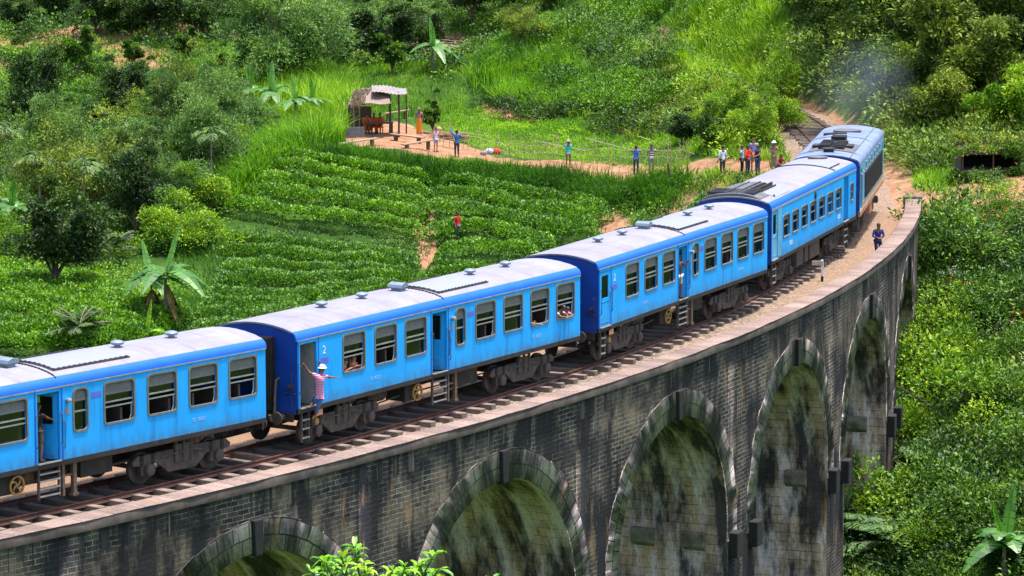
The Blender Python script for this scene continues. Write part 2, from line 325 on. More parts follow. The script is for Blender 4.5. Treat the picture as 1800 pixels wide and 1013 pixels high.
M['keystone'] = plain('blackened keystone', (.014,.0135,.015), .85, var=.35, scale=4, bump=.5, dirt=((.05,.045,.04), 5, .66))
M['rail'] = plain('rusted rail', (.13,.055,.04), .5, .3, var=.3, scale=5)
M['sleeper'] = plain('weathered sleeper', (.20,.155,.13), .9, var=.35, scale=3, bump=.6, dirt=((.10,.07,.055), 2.5, .5))
M['blue'] = coach_paint()
M['lobby'] = plain('lobby panel', (.40,.38,.34), .7, var=.12)
M['blue_edge'] = plain('roof edge blue', (.008,.125,.62), .4, var=.08, scale=1.5)
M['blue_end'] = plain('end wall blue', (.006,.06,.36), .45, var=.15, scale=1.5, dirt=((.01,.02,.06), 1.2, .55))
M['roof'] = roof_paint()
M['roof_loco'] = plain('locomotive roof paint', (.17,.22,.40), .45, var=.2, scale=1.2, dirt=((.06,.06,.09), .8, .52))
M['loco_side'] = plain('locomotive blue', (.14,.40,.62), .45, var=.1, scale=1.5, dirt=((.12,.22,.30), 1.2, .55))
M['silver'] = plain('silver paint', (.42,.47,.50), .4, .3, var=.12, scale=2)
M['orange'] = plain('faded orange paint', (.50,.22,.12), .6, var=.3, scale=3, dirt=((.08,.05,.04), 2, .52))
M['black'] = plain('grimy black', (.022,.020,.020), .7, var=.4, scale=3, dirt=((.07,.05,.04), 2.5, .55))
M['iron'] = plain('dusty iron', (.085,.070,.062), .75, .2, var=.4, scale=4, dirt=((.17,.13,.10), 3, .58))
M['steel'] = plain('bare steel', (.40,.40,.41), .45, .6, var=.2, scale=4)
M['frame'] = plain('window frame metal', (.20,.20,.19), .5, .3, var=.15, scale=6)
M['shutter'] = plain('louvre shutter', (.15,.15,.14), .6, var=.15, scale=8)
M['white'] = plain('white paint', (.72,.72,.74), .5, var=.06)
M['mark'] = plain('faded white marking', (.30,.46,.74), .6, var=.1)
M['plate'] = plain('violet plate', (.12,.14,.62), .5, var=.06)
M['interior'] = plain('carriage lining', (.12,.115,.10), .8, var=.15)
M['seat'] = plain('seat vinyl', (.07,.04,.035), .6, var=.2)
M['gold'] = plain('yellowed wheel', (.38,.23,.07), .55, .3, var=.25)
M['hatch'] = plain('hatch panel', (.25,.26,.36), .4, var=.06)
M['dk'] = plain('dark opening', (.006,.006,.007), .9)
M['vent'] = plain('vent blue grey', (.20,.25,.33), .4, .2, var=.12)
M['grille'] = plain('louvred grille', (.045,.045,.05), .6, var=.2, scale=8)
M['pod'] = plain('roof pod grey', (.12,.12,.14), .6, .2, var=.25, scale=3)
def glass_mat():
    m, t, out = newmat('window glass'); L = t.links.new
    a = N(t, 'BsdfTransparent'); a.inputs[0].default_value = (.62, .66, .62, 1); g = N(t, 'BsdfGlossy'); g.inputs['Roughness'].default_value = .08
    x = N(t, 'MixShader', i0=.10); L(a.outputs[0], x.inputs[1]); L(g.outputs[0], x.inputs[2]); L(x.outputs[0], out.inputs[0]); return m
M['glass'] = glass_mat()

# ------------------------------------------------------------------ track line and terrain
BX, BY, RO = -115.12546, 170.16573, 134.87977       # centre and outer radius of the viaduct curve
RT = 130.882                                        # track centre radius
A_END = 1.461
def W(a, off, z): return (BX + (RO-off)*math.sin(a), BY - (RO-off)*math.cos(a), z)
pts = [(BX+RT*math.sin(a), BY-RT*math.cos(a)) for a in np.arange(.35, 1.4547, .01)]
tail = [(14.9,155),(16.15,167),(17.2,180),(17.35,192),(16.7,204),(14.6,218),(11.3,232),(6,248),(-.5,261),(-5,268),(-14,277),(-32,290),(-60,300)]
def catmull(P, n=12):
    P = [np.array(p, float) for p in P]; P = [2*P[0]-P[1]] + P + [2*P[-1]-P[-2]]; out = []
    for i in range(1, len(P)-2):
        for k in range(n):
            t = k/n; out.append(.5*((2*P[i]) + (-P[i-1]+P[i+1])*t + (2*P[i-1]-5*P[i]+4*P[i+1]-P[i+2])*t*t + (-P[i-1]+3*P[i]-3*P[i+1]+P[i+2])*t**3))
    out.append(P[-2]); return out
TR = np.array(pts + [tuple(p) for p in catmull(tail)])
_d = np.r_[0, np.cumsum(np.hypot(*np.diff(TR, axis=0).T))]
_s = np.arange(0, _d[-1], .5)
TRX, TRY = np.interp(_s, _d, TR[:, 0]), np.interp(_s, _d, TR[:, 1])
def track(s):
    x, y = np.interp(s, _s, TRX), np.interp(s, _s, TRY); x2, y2 = np.interp(s+.5, _s, TRX), np.interp(s+.5, _s, TRY)
    x1, y1 = np.interp(s-.5, _s, TRX), np.interp(s-.5, _s, TRY); d = np.array([x2-x1, y2-y1]); return x, y, d/np.hypot(*d)
S_END = RT*(A_END-.35)
def track_dist(x, y):
    """distance to the track line beyond the viaduct"""
    k = _s > S_END-2; tx, ty = TRX[k][::2], TRY[k][::2]; out = np.full(np.shape(x), 1e9); xf, yf = np.ravel(x), np.ravel(y)
    o = np.empty(len(xf))
    for i in range(0, len(xf), 20000):
        o[i:i+20000] = np.sqrt(((xf[i:i+20000, None]-tx)**2 + (yf[i:i+20000, None]-ty)**2).min(1))
    return o.reshape(np.shape(x))
CTRL = [(-150,600,146),(0,600,146),(0,500,162),(0,400,188),(0,300,212),(0,200,234),(0,100,254),(0,50,264),(0,0,272),
 (200,600,144),(200,500,160),(200,400,182),(200,300,208),(200,200,230),(200,100,250),(200,30,262),(400,560,164),(400,480,170.5),(400,400,177),(380,300,196),(400,200,222),(400,100,244),(400,0,262),
 (560,560,167),(560,480,172.5),(560,400,178),(560,310,184.5),(560,265,189),(600,250,196),(600,100,262),(600,0,285),(700,60,272),(700,0,290),
 (750,500,170.5),(750,420,177),(760,332,186),(760,285,189),(1000,440,174.5),(1000,352,183),(1000,300,187),(1060,395,177),(1180,372,177),(1180,308,181),(1300,345,172),(1320,310,174),(1250,300,178),
 (740,240,203),(660,240,203),(640,190,216),(800,275,195),(800,200,220),(1000,225,210),(1000,280,193),(1150,255,199),(1150,290,186),(720,120,250),(800,110,256),
 (850,190,223),(845,130,225.5),(862,101,244),(885,96,247),(950,108,228),(940,60,239),(1000,20,245),(1000,200,216),(1050,100,226),(1150,220,204),(1100,100,222),(1100,0,236),(1200,150,208),(1200,60,218),(1200,0,226),(1300,150,198),(1300,60,206),(1300,0,213),
 (1360,150,195),(1360,60,201),(1360,0,206),(1250,240,190),(1350,255,182),(1340,280,178),
 (1480,200,199),(1480,100,207),(1480,0,214),(1400,120,220),(1400,0,230),(1600,260,180),(1600,150,190),(1600,0,202),(1750,290,171),(1750,150,183),(1750,0,193),(1900,150,180),(1900,0,190),(1620,335,163),
 (1660,400,157),(1720,350,160),(1850,350,158),(1850,450,152),(1670,500,151),(1850,600,144),(1680,700,140),(1850,800,134),(1600,900,134),(1750,1000,127),(1900,1000,124)]
P3 = [tuple(atY(*c)) for c in CTRL]
P3 += [(-60,260,6),(60,240,14),(40,170,6),(45,130,-8),(-45,150,-8),(-45,200,-6),(-40,100,-16),(30,90,-21),(-15,60,-14),(0,0,16.3),(0,20,8),(0,40,-3),(0,75,-21),(25,40,-6),(-25,40,-4),(-25,0,16),(25,0,16),
 (-5,100,-22),(10,95,-23),(-12,125,-14),(-2,128,-14),(4,140,-11),(-14,138,-9),(8,152,-6),(-28,120,-14),(22,112,-19),(10,164,-2.6),
 (-60,330,26),(0,320,20),(60,300,34),(0,400,50),(-100,400,60),(100,400,60),(100,250,35),(-100,250,20),(100,120,0),(-100,120,-5),(0,-60,16),(80,-40,14),(-80,-40,14),(10,262,6),(14,250,5)]
for a, z in ((1.43,-4.5),(1.38,-8.5),(1.33,-11),(1.25,-14.5),(1.15,-18.5),(1.0,-22),(.85,-22),(.7,-20)):
    P3.append(W(a, -2.5, z)); P3.append(W(a, 11, max(z, -14) if a < 1.3 else z+1.5))
P3 = np.array(P3)
def _tps():
    X, Y, Z = P3[:, 0], P3[:, 1], P3[:, 2]; n = len(X); d2 = (X[:, None]-X)**2 + (Y[:, None]-Y)**2
    K = np.where(d2 > 0, .5*d2*np.log(np.maximum(d2, 1e-12)), 0) + np.eye(n)*6.0
    A = np.zeros((n+3, n+3)); A[:n, :n] = K; A[:n, n] = 1; A[:n, n+1] = X; A[:n, n+2] = Y; A[n:, :n] = A[:n, n:].T
    return np.linalg.solve(A, np.r_[Z, 0, 0, 0])
_w = _tps()
def vnoise(x, y, seed=0):
    """smooth value noise"""
    xi, yi = np.floor(x).astype(np.int64), np.floor(y).astype(np.int64); fx, fy = x-xi, y-yi
    fx, fy = fx*fx*(3-2*fx), fy*fy*(3-2*fy)
    def h(i, j):
        n = (i*374761393 + j*668265263 + seed*1442695041) & 0x7fffffff; n = (n ^ (n >> 13))*1274126177 & 0x7fffffff
        return ((n ^ (n >> 16)) & 0xffff)/65535.
    return (h(xi, yi)*(1-fx)+h(xi+1, yi)*fx)*(1-fy) + (h(xi, yi+1)*(1-fx)+h(xi+1, yi+1)*fx)*fy
def fbm(x, y, seed=0, o=3): return sum(vnoise(x*2**k, y*2**k, seed+k)/2**k for k in range(o))/sum(1/2**k for k in range(o))
LEVEL_Z = -.86
def Zraw(x, y):
    x = np.asarray(x, float); y = np.asarray(y, float); xf, yf = x.ravel(), y.ravel(); z = np.empty(len(xf)); n = len(P3)
    for i in range(0, len(xf), 20000):
        X, Y = xf[i:i+20000, None], yf[i:i+20000, None]; d2 = (X-P3[:, 0])**2 + (Y-P3[:, 1])**2
        z[i:i+20000] = (.5*d2*np.log(np.maximum(d2, 1e-12))) @ _w[:n] + _w[n] + _w[n+1]*X[:, 0] + _w[n+2]*Y[:, 0]
    z = z.reshape(x.shape)
    far = np.hypot(x, y-180); z = np.where(far > 260, np.minimum(z, 60), z); z = np.clip(z, -26, 75)
    return z
ZG = None
def Zfull(x, y):
    z = Zraw(x, y) + (fbm(x*.5, y*.5, 3)-.5)*.5
    td = track_dist(x, y)
    z = np.minimum(z, LEVEL_Z + np.maximum(td-2.7, 0)*1.25); z = np.maximum(z, LEVEL_Z - np.maximum(td-3.4, 0)*.9 - (td > 60)*200)
    # the valley under the viaduct
    r = np.hypot(x-BX, y-BY); a = np.arctan2(x-BX, -(y-BY)); band = (r < RO+1.5) & (r > RO-9.5) & (a < A_END-.004)
    cap = np.interp(a, [.3, .7, 1.0, 1.15, 1.25, 1.33, 1.38, 1.43, A_END], [-15, -20, -22, -18.5, -14.5, -11, -8.5, -4.8, -1.2])
    return np.where(band, np.minimum(z, cap), z)
_gx = np.r_[-500, -350, -250, -180, -130, -100, -80, np.arange(-66, 46, .6), 48, 52, 60, 75, 95, 120, 160, 220, 320, 500]
_gy = np.r_[-300, -200, -120, -80, -50, -30, -15, np.arange(0, 110, 4), np.arange(110, 306, .6), 310, 316, 324, 335, 350, 370, 400, 450, 520, 620, 800]
GXX, GYY = np.meshgrid(_gx, _gy)
ZG = Zfull(GXX, GYY)
def Z(x, y):
    """terrain height, read from the mesh grid"""
    x = np.asarray(x, float); y = np.asarray(y, float)
    i = np.clip(np.searchsorted(_gx, x)-1, 0, len(_gx)-2); j = np.clip(np.searchsorted(_gy, y)-1, 0, len(_gy)-2)
    fx = np.clip((x-_gx[i])/(_gx[i+1]-_gx[i]), 0, 1); fy = np.clip((y-_gy[j])/(_gy[j+1]-_gy[j]), 0, 1)
    return (ZG[j, i]*(1-fx)+ZG[j, i+1]*fx)*(1-fy) + (ZG[j+1, i]*(1-fx)+ZG[j+1, i+1]*fx)*fy
def hit(px, py, y0=112.):
    v = ray(px, py); Y = np.arange(y0, 420, .25); g = v[2]*Y + CAM_H - Z(v[0]*Y, Y)
    k = np.argmax(g < 0)
    if g[k] >= 0: k = len(Y)-1
    y = Y[k] if k == 0 else Y[k-1] + .25*g[k-1]/(g[k-1]-g[k]+1e-9)
    return np.array([v[0]*y, y, float(Z(v[0]*y, y))])
def hitpoly(P, y0=112.): return np.array([hit(px, py, y0)[:2] for px, py in P])
def seg_dist(x, y, P):
    o = np.full(np.shape(x), 1e9)
    for (ax, ay), (bx, by) in zip(P[:-1], P[1:]):
        dx, dy = bx-ax, by-ay; t = np.clip(((x-ax)*dx+(y-ay)*dy)/(dx*dx+dy*dy+1e-9), 0, 1); o = np.minimum(o, np.hypot(x-ax-t*dx, y-ay-t*dy))
    return o
def inpoly(x, y, P):
    c = np.zeros(np.shape(x), bool); n = len(P)
    for i in range(n):
        (ax, ay), (bx, by) = P[i], P[(i+1) % n]
        with np.errstate(divide='ignore', invalid='ignore'):
            c ^= ((ay > y) != (by > y)) & (x < (bx-ax)*(y-ay)/(by-ay+1e-12)+ax)
    return c
# bare earth: paths, yard, banks
dirt = np.zeros_like(ZG)
def earth_path(P, wd): 
    global dirt
    d = seg_dist(GXX, GYY, hitpoly(P)); dirt = np.maximum(dirt, np.clip(1.15 - d/wd*.6, 0, 1))
def earth_area(P):
    global dirt
    q = hitpoly(P); dd = seg_dist(GXX, GYY, np.vstack([q, q[:1]])); ins = inpoly(GXX, GYY, q)
    dirt = np.maximum(dirt, np.where(ins, 1, np.clip(.75-dd*.5, 0, 1)))
earth_path([(1400,300),(1340,300),(1290,310),(1180,303),(1000,293),(900,286),(800,270)], 1.6)
earth_path([(1310,240),(1325,265),(1330,300)], .9)
earth_area([(595,242),(610,222),(700,218),(770,240),(830,262),(870,280),(780,276),(640,256)])
earth_path([(748,372),(742,400),(752,430),(748,470)], .45)
earth_area([(1068,405),(1072,380),(1090,392),(1090,410)]); earth_area([(1175,372),(1180,345),(1200,320),(1215,330),(1192,372)])
earth_path([(1640,350),(1720,345),(1800,335)], 1.6); earth_area([(1690,312),(1780,300),(1800,345),(1700,345)]); earth_path([(1650,372),(1800,368)], .8)
earth_area([(60,62),(130,48),(190,55),(180,66),(90,70)]); earth_area([(250,145),(330,135),(345,152),(260,160)]); earth_area([(60,232),(110,232),(110,252),(60,252)])
earth_path([(0,72),(140,70),(420,66),(620,90)], 1.3); earth_area([(190,80),(280,90),(300,118),(230,125)]); earth_area([(0,108),(60,104),(70,116),(0,122)]); earth_path([(0,238),(120,232),(220,190)], .8); earth_area([(140,340),(195,340),(200,400),(150,395)]); earth_area([(1110,205),(1165,215),(1150,230),(1105,222)]); earth_area([(860,185),(960,200),(950,208),(860,200)])
earth_path([(1140,72),(1195,45)], .6)
td = track_dist(GXX, GYY); dirt = np.maximum(dirt, (ZG > -1.25)*np.where(GYY < 190, np.clip(1.5-td/4.0*.9, 0, 1), np.clip(1.5-td/2.7*.9, 0, 1))); 
Vt = np.stack([GXX.ravel(), GYY.ravel(), ZG.ravel()], 1); nx, ny = len(_gx), len(_gy)
ii, jj = np.meshgrid(np.arange(nx-1), np.arange(ny-1)); q0 = (jj*nx+ii).ravel()
tag(np_mesh('ground', Vt, np.stack([q0, q0+1, q0+nx+1, q0+nx], 1), M['ground'], tint=dirt.ravel(), smooth=True), kind='structure')

# ------------------------------------------------------------------ viaduct
PITCH_A = 11.9; A1 = .931747; R_ARCH = 4.55; Z_CROWN = -2.02; Z_SPRING = Z_CROWN - R_ARCH; THICK = 8.0
def s_of(a): return (a-A1)*RO
def a_of(s): return A1 + s/RO
viaduct = thing('stone_viaduct', 'long curving stone railway viaduct with tall arches and blackened masonry', 'viaduct', W(A_END, 4, LEVEL_Z))
VL = np.array(viaduct.location)
def grid_mesh(name, P, UV, mat, parent):
    """P (n, m, 3) grid of points, UV (n, m, 2)"""
    n, m = P.shape[:2]; i, j = np.meshgrid(np.arange(n-1), np.arange(m-1), indexing='ij'); q = (i*m+j).ravel()
    return P.reshape(-1, 3), np.stack([q, q+m, q+m+1, q+1], 1), UV.reshape(-1, 2)
def merge(parts):
    V, Fq, U, k = [], [], [], 0
    for v, f, u in parts: V.append(v); Fq.append(f+k); U.append(u); k += len(v)
    return np.concatenate(V), np.concatenate(Fq), np.concatenate(U)
def Wn(a, off, z): return np.stack([BX+(RO-off)*np.sin(a), BY-(RO-off)*np.cos(a), z+0*a], -1) - VL
OFF_F, OFF_B = .14, THICK-.14
K0, K1 = -4, 6                                       # arches K0..K1-1, arch 0 is the leftmost seen
s_lo, s_hi = K0*PITCH_A - 5.95, s_of(A_END)
def bottom(s):
    """underside of the wall at s: arch curve, or deep foundations at piers"""
    u = s - PITCH_A*np.round(s/PITCH_A); k = np.round(s/PITCH_A)
    zc = Z_SPRING + np.sqrt(np.maximum(R_ARCH**2-u**2, 0)); inside = (np.abs(u) < R_ARCH) & (k >= K0) & (k < K1)
    return inside, zc
ss = []
for k in range(K0, K1):
    c = k*PITCH_A; ss += list(c + R_ARCH*np.sin(np.linspace(-math.pi/2, math.pi/2, 33)))
ss = np.array(sorted(set(ss + list(np.arange(s_lo, s_hi, .7)) + [s_hi]))); ss = ss[ss <= s_hi+1e-6]
def wall_face(off, flip):
    parts = []
    zt = -.30
    # above springing: full columns; below springing: only pier strips
    ins, zc = bottom(ss); zb = np.where(ins, zc, Z_SPRING)
    rows = 14; t = np.linspace(0, 1, rows)
    z = zb[:, None] + (zt-zb[:, None])*t; a = a_of(ss)[:, None] + 0*z
    P = Wn(a, off, z); UV = np.stack([ss[:, None]+0*z, z], -1); parts.append(grid_mesh('', P, UV, None, None))
    for k in range(K0, K1+1):
        s0, s1 = (k-1)*PITCH_A+R_ARCH, k*PITCH_A-R_ARCH
        if k == K0: s0 = s_lo
        if k == K1: s1 = s_hi
        s1 = min(s1, s_hi)
        if s1 <= s0: continue
        sv = np.linspace(s0, s1, 6); zv = np.linspace(-26, Z_SPRING, 12); SS, ZZ = np.meshgrid(sv, zv, indexing='ij')
        parts.append(grid_mesh('', Wn(a_of(SS), off, ZZ), np.stack([SS, ZZ], -1), None, None))
    return merge(parts)
for nm, off in (('outer_wall', OFF_F), ('inner_wall', OFF_B)):
    v, f, u = wall_face(off, False); np_mesh(nm, v, f, M['wall_stone'], viaduct, uv=u)
for k in range(K0, K1):                              # one vault and two pier flanks per arch
    th = np.linspace(math.pi, 0, 29); of = np.linspace(OFF_F, OFF_B, 9); TH, OF = np.meshgrid(th, of, indexing='ij')
    s_ = k*PITCH_A + R_ARCH*np.cos(TH); z_ = Z_SPRING + R_ARCH*np.sin(TH)
    v, f, u = grid_mesh('', Wn(a_of(s_), OF, z_), np.stack([OF+np.where(TH > math.pi/2, -3, 3)+k*7, np.where(TH > math.pi/2, (math.pi-TH), TH)*R_ARCH], -1), None, None)
    np_mesh('vault', v, f, M['vault_stone'], viaduct, uv=u, smooth=True)
    for sg in (-1, 1):
        zz = np.linspace(-26, Z_SPRING, 10); OF2, ZZ = np.meshgrid(of, zz, indexing='ij'); sp = k*PITCH_A + sg*R_ARCH
        if sp > s_hi: continue
        v, f, u = grid_mesh('', Wn(a_of(sp+0*ZZ), OF2, ZZ), np.stack([OF2+sg*3+k*7, ZZ-Z_SPRING], -1), None, None)
        np_mesh('pier_flank', v, f, M['vault_stone'], viaduct, uv=u)
    # arch ring: two orders of voussoirs, proud of the wall on both sides
    for off0, off1 in ((OFF_F-.025, OFF_F+.02), (OFF_B-.02, OFF_B+.025)):
        parts = []
        nv = 33; eg_ = np.linspace(-.12, math.pi+.12, nv+1); th = np.repeat(eg_, 2)[1:-1]; bump = np.repeat(np.random.default_rng(k+9).uniform(-.045, .045, nv), 2)
        rr = np.array([R_ARCH-.006, R_ARCH+.90])
        for o_, rs in ((off0 if off0 < 1 else off1, rr),):
            TH, RR = np.meshgrid(th, np.linspace(rs[0], rs[1], 3), indexing='ij'); RR = RR + bump[:, None]*np.array([0, .0, 1]); s_ = k*PITCH_A + RR*np.cos(TH); z_ = Z_SPRING + RR*np.sin(TH)
            parts.append(grid_mesh('', Wn(a_of(s_), o_, z_), np.stack([TH*(R_ARCH+.4)+k*3.1, RR-R_ARCH], -1), None, None))
        for r_ in rr:
            TH, OO = np.meshgrid(th, np.array([off0, off1]), indexing='ij'); r2_ = r_ + (bump[:, None] if r_ > R_ARCH else 0); s_ = k*PITCH_A + r2_*np.cos(TH); z_ = Z_SPRING + r2_*np.sin(TH)
            parts.append(grid_mesh('', Wn(a_of(s_), OO, z_), np.stack([TH*(R_ARCH+.4)+k*3.1, OO], -1), None, None))
        v, f, u = merge(parts); np_mesh('arch_ring', v, f, M['ring_stone'], viaduct, uv=u)
    mb = MB()
    for off0, off1 in ((OFF_F-.16, OFF_F+.3),):
        c = k*PITCH_A; zt, zb = Z_CROWN+.92, Z_CROWN-.08
        q = []
        for (hw, z) in ((.15, zb), (.20, zt)):
            for sg, o_ in ((-1, off0), (1, off0), (1, off1), (-1, off1)): q.append(np.array(W(a_of(c+sg*hw), o_, z))-VL)
        mb.add(q, [(0,3,2,1),(4,5,6,7),(0,1,5,4),(1,2,6,5),(2,3,7,6),(3,0,4,7)])
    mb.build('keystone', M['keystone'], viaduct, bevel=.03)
    for sg in (-1, 1):                               # centring corbels below the springing
        sp = k*PITCH_A + sg*R_ARCH
        if sp > s_hi: continue
        for o_ in (1.35, 3.25, 5.15, 7.0):
            mb = MB(); q = []
            for z in (Z_SPRING-1.05, Z_SPRING-.30):
                for (ds, do) in ((-.12, -.42), (.24, -.42), (.24, .42), (-.12, .42)): q.append(np.array(W(a_of(sp-sg*ds), o_+do, z if ds < 0 or z > Z_SPRING-.5 else z+.25))-VL)
            mb.add(q, [(0,3,2,1),(4,5,6,7),(0,1,5,4),(1,2,6,5),(2,3,7,6),(3,0,4,7)]); mb.build('corbel', M['corbel'], viaduct, bevel=.04)
# corbels on the outer pier faces
for k in range(-1, 5):
    for ds in (-1.0, 1.0):
        mb = MB(); q = []; sc_ = (k+.5)*PITCH_A + ds*1.0
        for z in (Z_SPRING-1.15, Z_SPRING-.25):
            for (a_, o_) in ((-.3, OFF_F-.34), (.3, OFF_F-.34), (.3, OFF_F+.1), (-.3, OFF_F+.1)): q.append(np.array(W(a_of(sc_+a_), o_, z))-VL)
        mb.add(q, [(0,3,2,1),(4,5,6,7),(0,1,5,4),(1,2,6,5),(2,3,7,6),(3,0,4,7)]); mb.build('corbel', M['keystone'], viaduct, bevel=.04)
# end face
zz = np.linspace(-26, -.92, 12); OF2, ZZ = np.meshgrid(np.array([OFF_F, OFF_B]), zz, indexing='ij'); v, f, u = grid_mesh('', Wn(A_END+0*ZZ, OF2, ZZ), np.stack([OF2, ZZ], -1), None, None)
np_mesh('end_wall', v, f, M['wall_stone'], viaduct, uv=u)
def strip(name, prof, mat, a0, a1, parent, step=.006, close=True, caps=True, jit=0):
    """sweep a cross-section [(off, z)] along the curve"""
    aa = np.arange(a0, a1, step); aa = np.r_[aa, a1]; pr = np.array(prof + ([prof[0]] if close else []))
    AA, _ = np.meshgrid(aa, np.arange(len(pr)), indexing='ij'); OO = np.tile(pr[:, 0], (len(aa), 1)); ZZ = np.tile(pr[:, 1], (len(aa), 1))
    if jit: ZZ = ZZ + (vnoise(AA*RO*.9, OO*3, 5)-.5)*jit; OO = OO + (vnoise(AA*RO*1.3, ZZ*5, 9)-.5)*jit
    v, f, u = grid_mesh('', Wn(AA, OO, ZZ), np.stack([AA*RO, OO], -1), None, None)
    if caps and close and len(pr) == 5: n = len(v); f = np.vstack([f, [[0, 1, 2, 3]], [[n-5, n-4, n-3, n-2]]])
    return np_mesh(name, v, f, mat, parent, uv=u)
A0 = a_of(s_lo)
for sd_, (o0, o1) in enumerate(((0, .74), (THICK-.74, THICK))):
    strip('parapet_coping', [(o0, -.02), (o0+.03, 0), (o1-.03, 0), (o1, -.02)], M['cap_stone'], A0, A_END, viaduct, jit=.03)
    strip('coping_edge', [(o0+.012, -.30), (o0+.012, -.022), (o1-.012, -.022), (o1-.012, -.30)], M['cap_side'], A0, A_END-.0002, viaduct, jit=.012)
    strip('parapet', [(o0+.14, -.95), (o0+.14, -.302), (o1-.14, -.302), (o1-.14, -.95)], M['wall_stone'], A0, A_END-.0004, viaduct)
mb = MB(); q = []
for z in (-.9, .12):
    for a_, o_ in ((A_END-.0045, -.03), (A_END+.0022, -.03), (A_END+.0022, .84), (A_END-.0045, .84)): q.append(np.array(W(a_, o_, z))-VL)
mb.add(q, [(0,3,2,1),(4,5,6,7),(0,1,5,4),(1,2,6,5),(2,3,7,6),(3,0,4,7)]); mb.build('parapet_end_block', M['cap_stone'], viaduct, bevel=.03)

# ------------------------------------------------------------------ ballast and track
RAIL_Z = -.414
def line_strip(offs, s0, s1, step, zf, name, mat, tint=None, kind='structure', jit=.03, ts=None):
    sv = np.arange(s0, s1, step); P = np.zeros((len(sv), len(offs), 3)); T = np.zeros((len(sv), len(offs)))
    for i, s in enumerate(sv):
        x, y, d = track(s); n = np.array([d[1], -d[0]])      # to the right of travel
        for j, o_ in enumerate(offs): P[i, j] = (x+n[0]*o_, y+n[1]*o_, zf(o_))
    P[..., 2] += (fbm(P[..., 0]*2.5, P[..., 1]*2.5, 4)-.5)*jit*2
    if tint is not None:
        for j, o_ in enumerate(offs): T[:, j] = tint(o_) + (ts(sv)*(abs(o_) > 1.3) if ts else 0)
    v, f, u = grid_mesh('', P, P[..., :2], None, None)
    return tag(np_mesh(name, v, f[:, ::-1], mat, tint=T.ravel(), smooth=True), kind=kind)
offs = list(np.arange(-3.2, 3.21, .2))
line_strip([-3.25]+offs+[3.22], 0, S_END+.3, .4, lambda o_: -.675 - .10*max(0, abs(o_)-1.5)/1.7, 'ballast_bed', M['ballast'], lambda o_: (-.05 + .5*max(0, abs(o_)-1.6)/1.6) if o_ > -1.4 else .85, ts=lambda s: .5*np.clip((s-98)/25, 0, 1))
line_strip([-3.6, -3]+list(np.arange(-2.6, 2.61, .2))+[3, 3.6], S_END+.3, _s[-1]-2, .5, lambda o_: -.66 - .26*max(0, abs(o_)-1.4)/1.8, 'ballast_beyond', M['ballast'], lambda o_: .05+.6*max(0, abs(o_)-1.3)/2)
x0, y0, _ = track(30.)
railway = thing('railway_track', 'curving single railway track with rusty rails on weathered wooden sleepers', 'railway track', (x0, y0, RAIL_Z-.15))
RL = np.array(railway.location)
for sg in (-1, 1):
    pr = [(-.07, -.15), (.07, -.15), (.07, -.135), (.012, -.11), (.012, -.04), (.036, -.03), (.036, 0), (-.036, 0), (-.036, -.03), (-.012, -.04), (-.012, -.11), (-.07, -.135), (-.07, -.15)]
    sv = np.arange(0, _s[-1]-2, .6); P = np.zeros((len(sv), len(pr), 3))
    for i, s in enumerate(sv):
        x, y, d = track(s); n = np.array([d[1], -d[0]])
        for j, (o_, z) in enumerate(pr): P[i, j] = (x+n[0]*(sg*.838+o_), y+n[1]*(sg*.838+o_), RAIL_Z+z)
    v, f, u = grid_mesh('', P-RL, P[..., :2], None, None); np_mesh('rail', v, f, M['rail'], railway)
proto = MB().box(-.14, .14, -1.42, 1.42, -.20, .055).build('sleeper', M['sleeper'], railway, bevel=.015)
mesh_s = proto.data; first = True; far = []
sl = list(np.arange(28, _s[-1]-4, .88)); near_s = sl[:100]
def sleeper_at(o, s):
    x, y, d = track(s); o.location = (x-RL[0]+random.uniform(-.03, .03), y-RL[1], RAIL_Z-.152-RL[2]+random.uniform(-.012, .004)); o.rotation_euler = (0, 0, math.atan2(d[1], d[0])+random.uniform(-.03, .03)); o.scale = (random.uniform(.85, 1.1), random.uniform(.94, 1.03), 1)
for i, s in enumerate(near_s):
    o = proto if i == 0 else proto.copy()
    if i: COL.objects.link(o)
    sleeper_at(o, s)
mb = MB()
for s in sl[100:]:
    x, y, d = track(s); n = np.array([d[1], -d[0]]); c = np.array([x, y])-RL[:2]; z1 = RAIL_Z-.152-RL[2]; q = []
    j = random.uniform(.9, 1.05); e = d*.14 + n*random.uniform(-.01, .01)
    for z in (z1-.20, z1+.055):
        for (p, r_) in ((-1, -1), (1, -1), (1, 1), (-1, 1)): w_ = c + e*p + n*1.42*j*r_; q.append((w_[0], w_[1], z+RL[2]-RL[2]))
    mb.add(q, [(0,3,2,1),(4,5,6,7),(0,1,5,4),(1,2,6,5),(2,3,7,6),(3,0,4,7)])
tag(mb.build('sleepers', M['sleeper'], railway), kind='stuff')

# ------------------------------------------------------------------ train
HWID = 1.45; Z_SILL0 = 1.164; Z_B = 1.30; Z_G = 3.27
ROOF = [(1.45, 3.27), (1.445, 3.36), (1.39, 3.465), (1.27, 3.55), (1.02, 3.625), (.65, 3.69), (.3, 3.725), (0, 3.735)]
def roof_profile(dz=0, dy=0):
    h = [(y+(dy if y > .01 else 0), z+dz) for y, z in ROOF]; return h + [(-y, z) for y, z in h[:-1][::-1]]
def roof_z(y): return float(np.interp(abs(y), [p[0] for p in ROOF[::-1]], [p[1] for p in ROOF[::-1]]))
def rrect(x0, x1, z0, z1, r, n=4):
    o = []
    for cx, cz, a0 in ((x1-r, z1-r, 0), (x0+r, z1-r, 90), (x0+r, z0+r, 180), (x1-r, z0+r, 270)):
        for k in range(n+1): a = RAD(a0+90*k/n); o.append((cx+r*math.cos(a), cz+r*math.sin(a)))
    return o
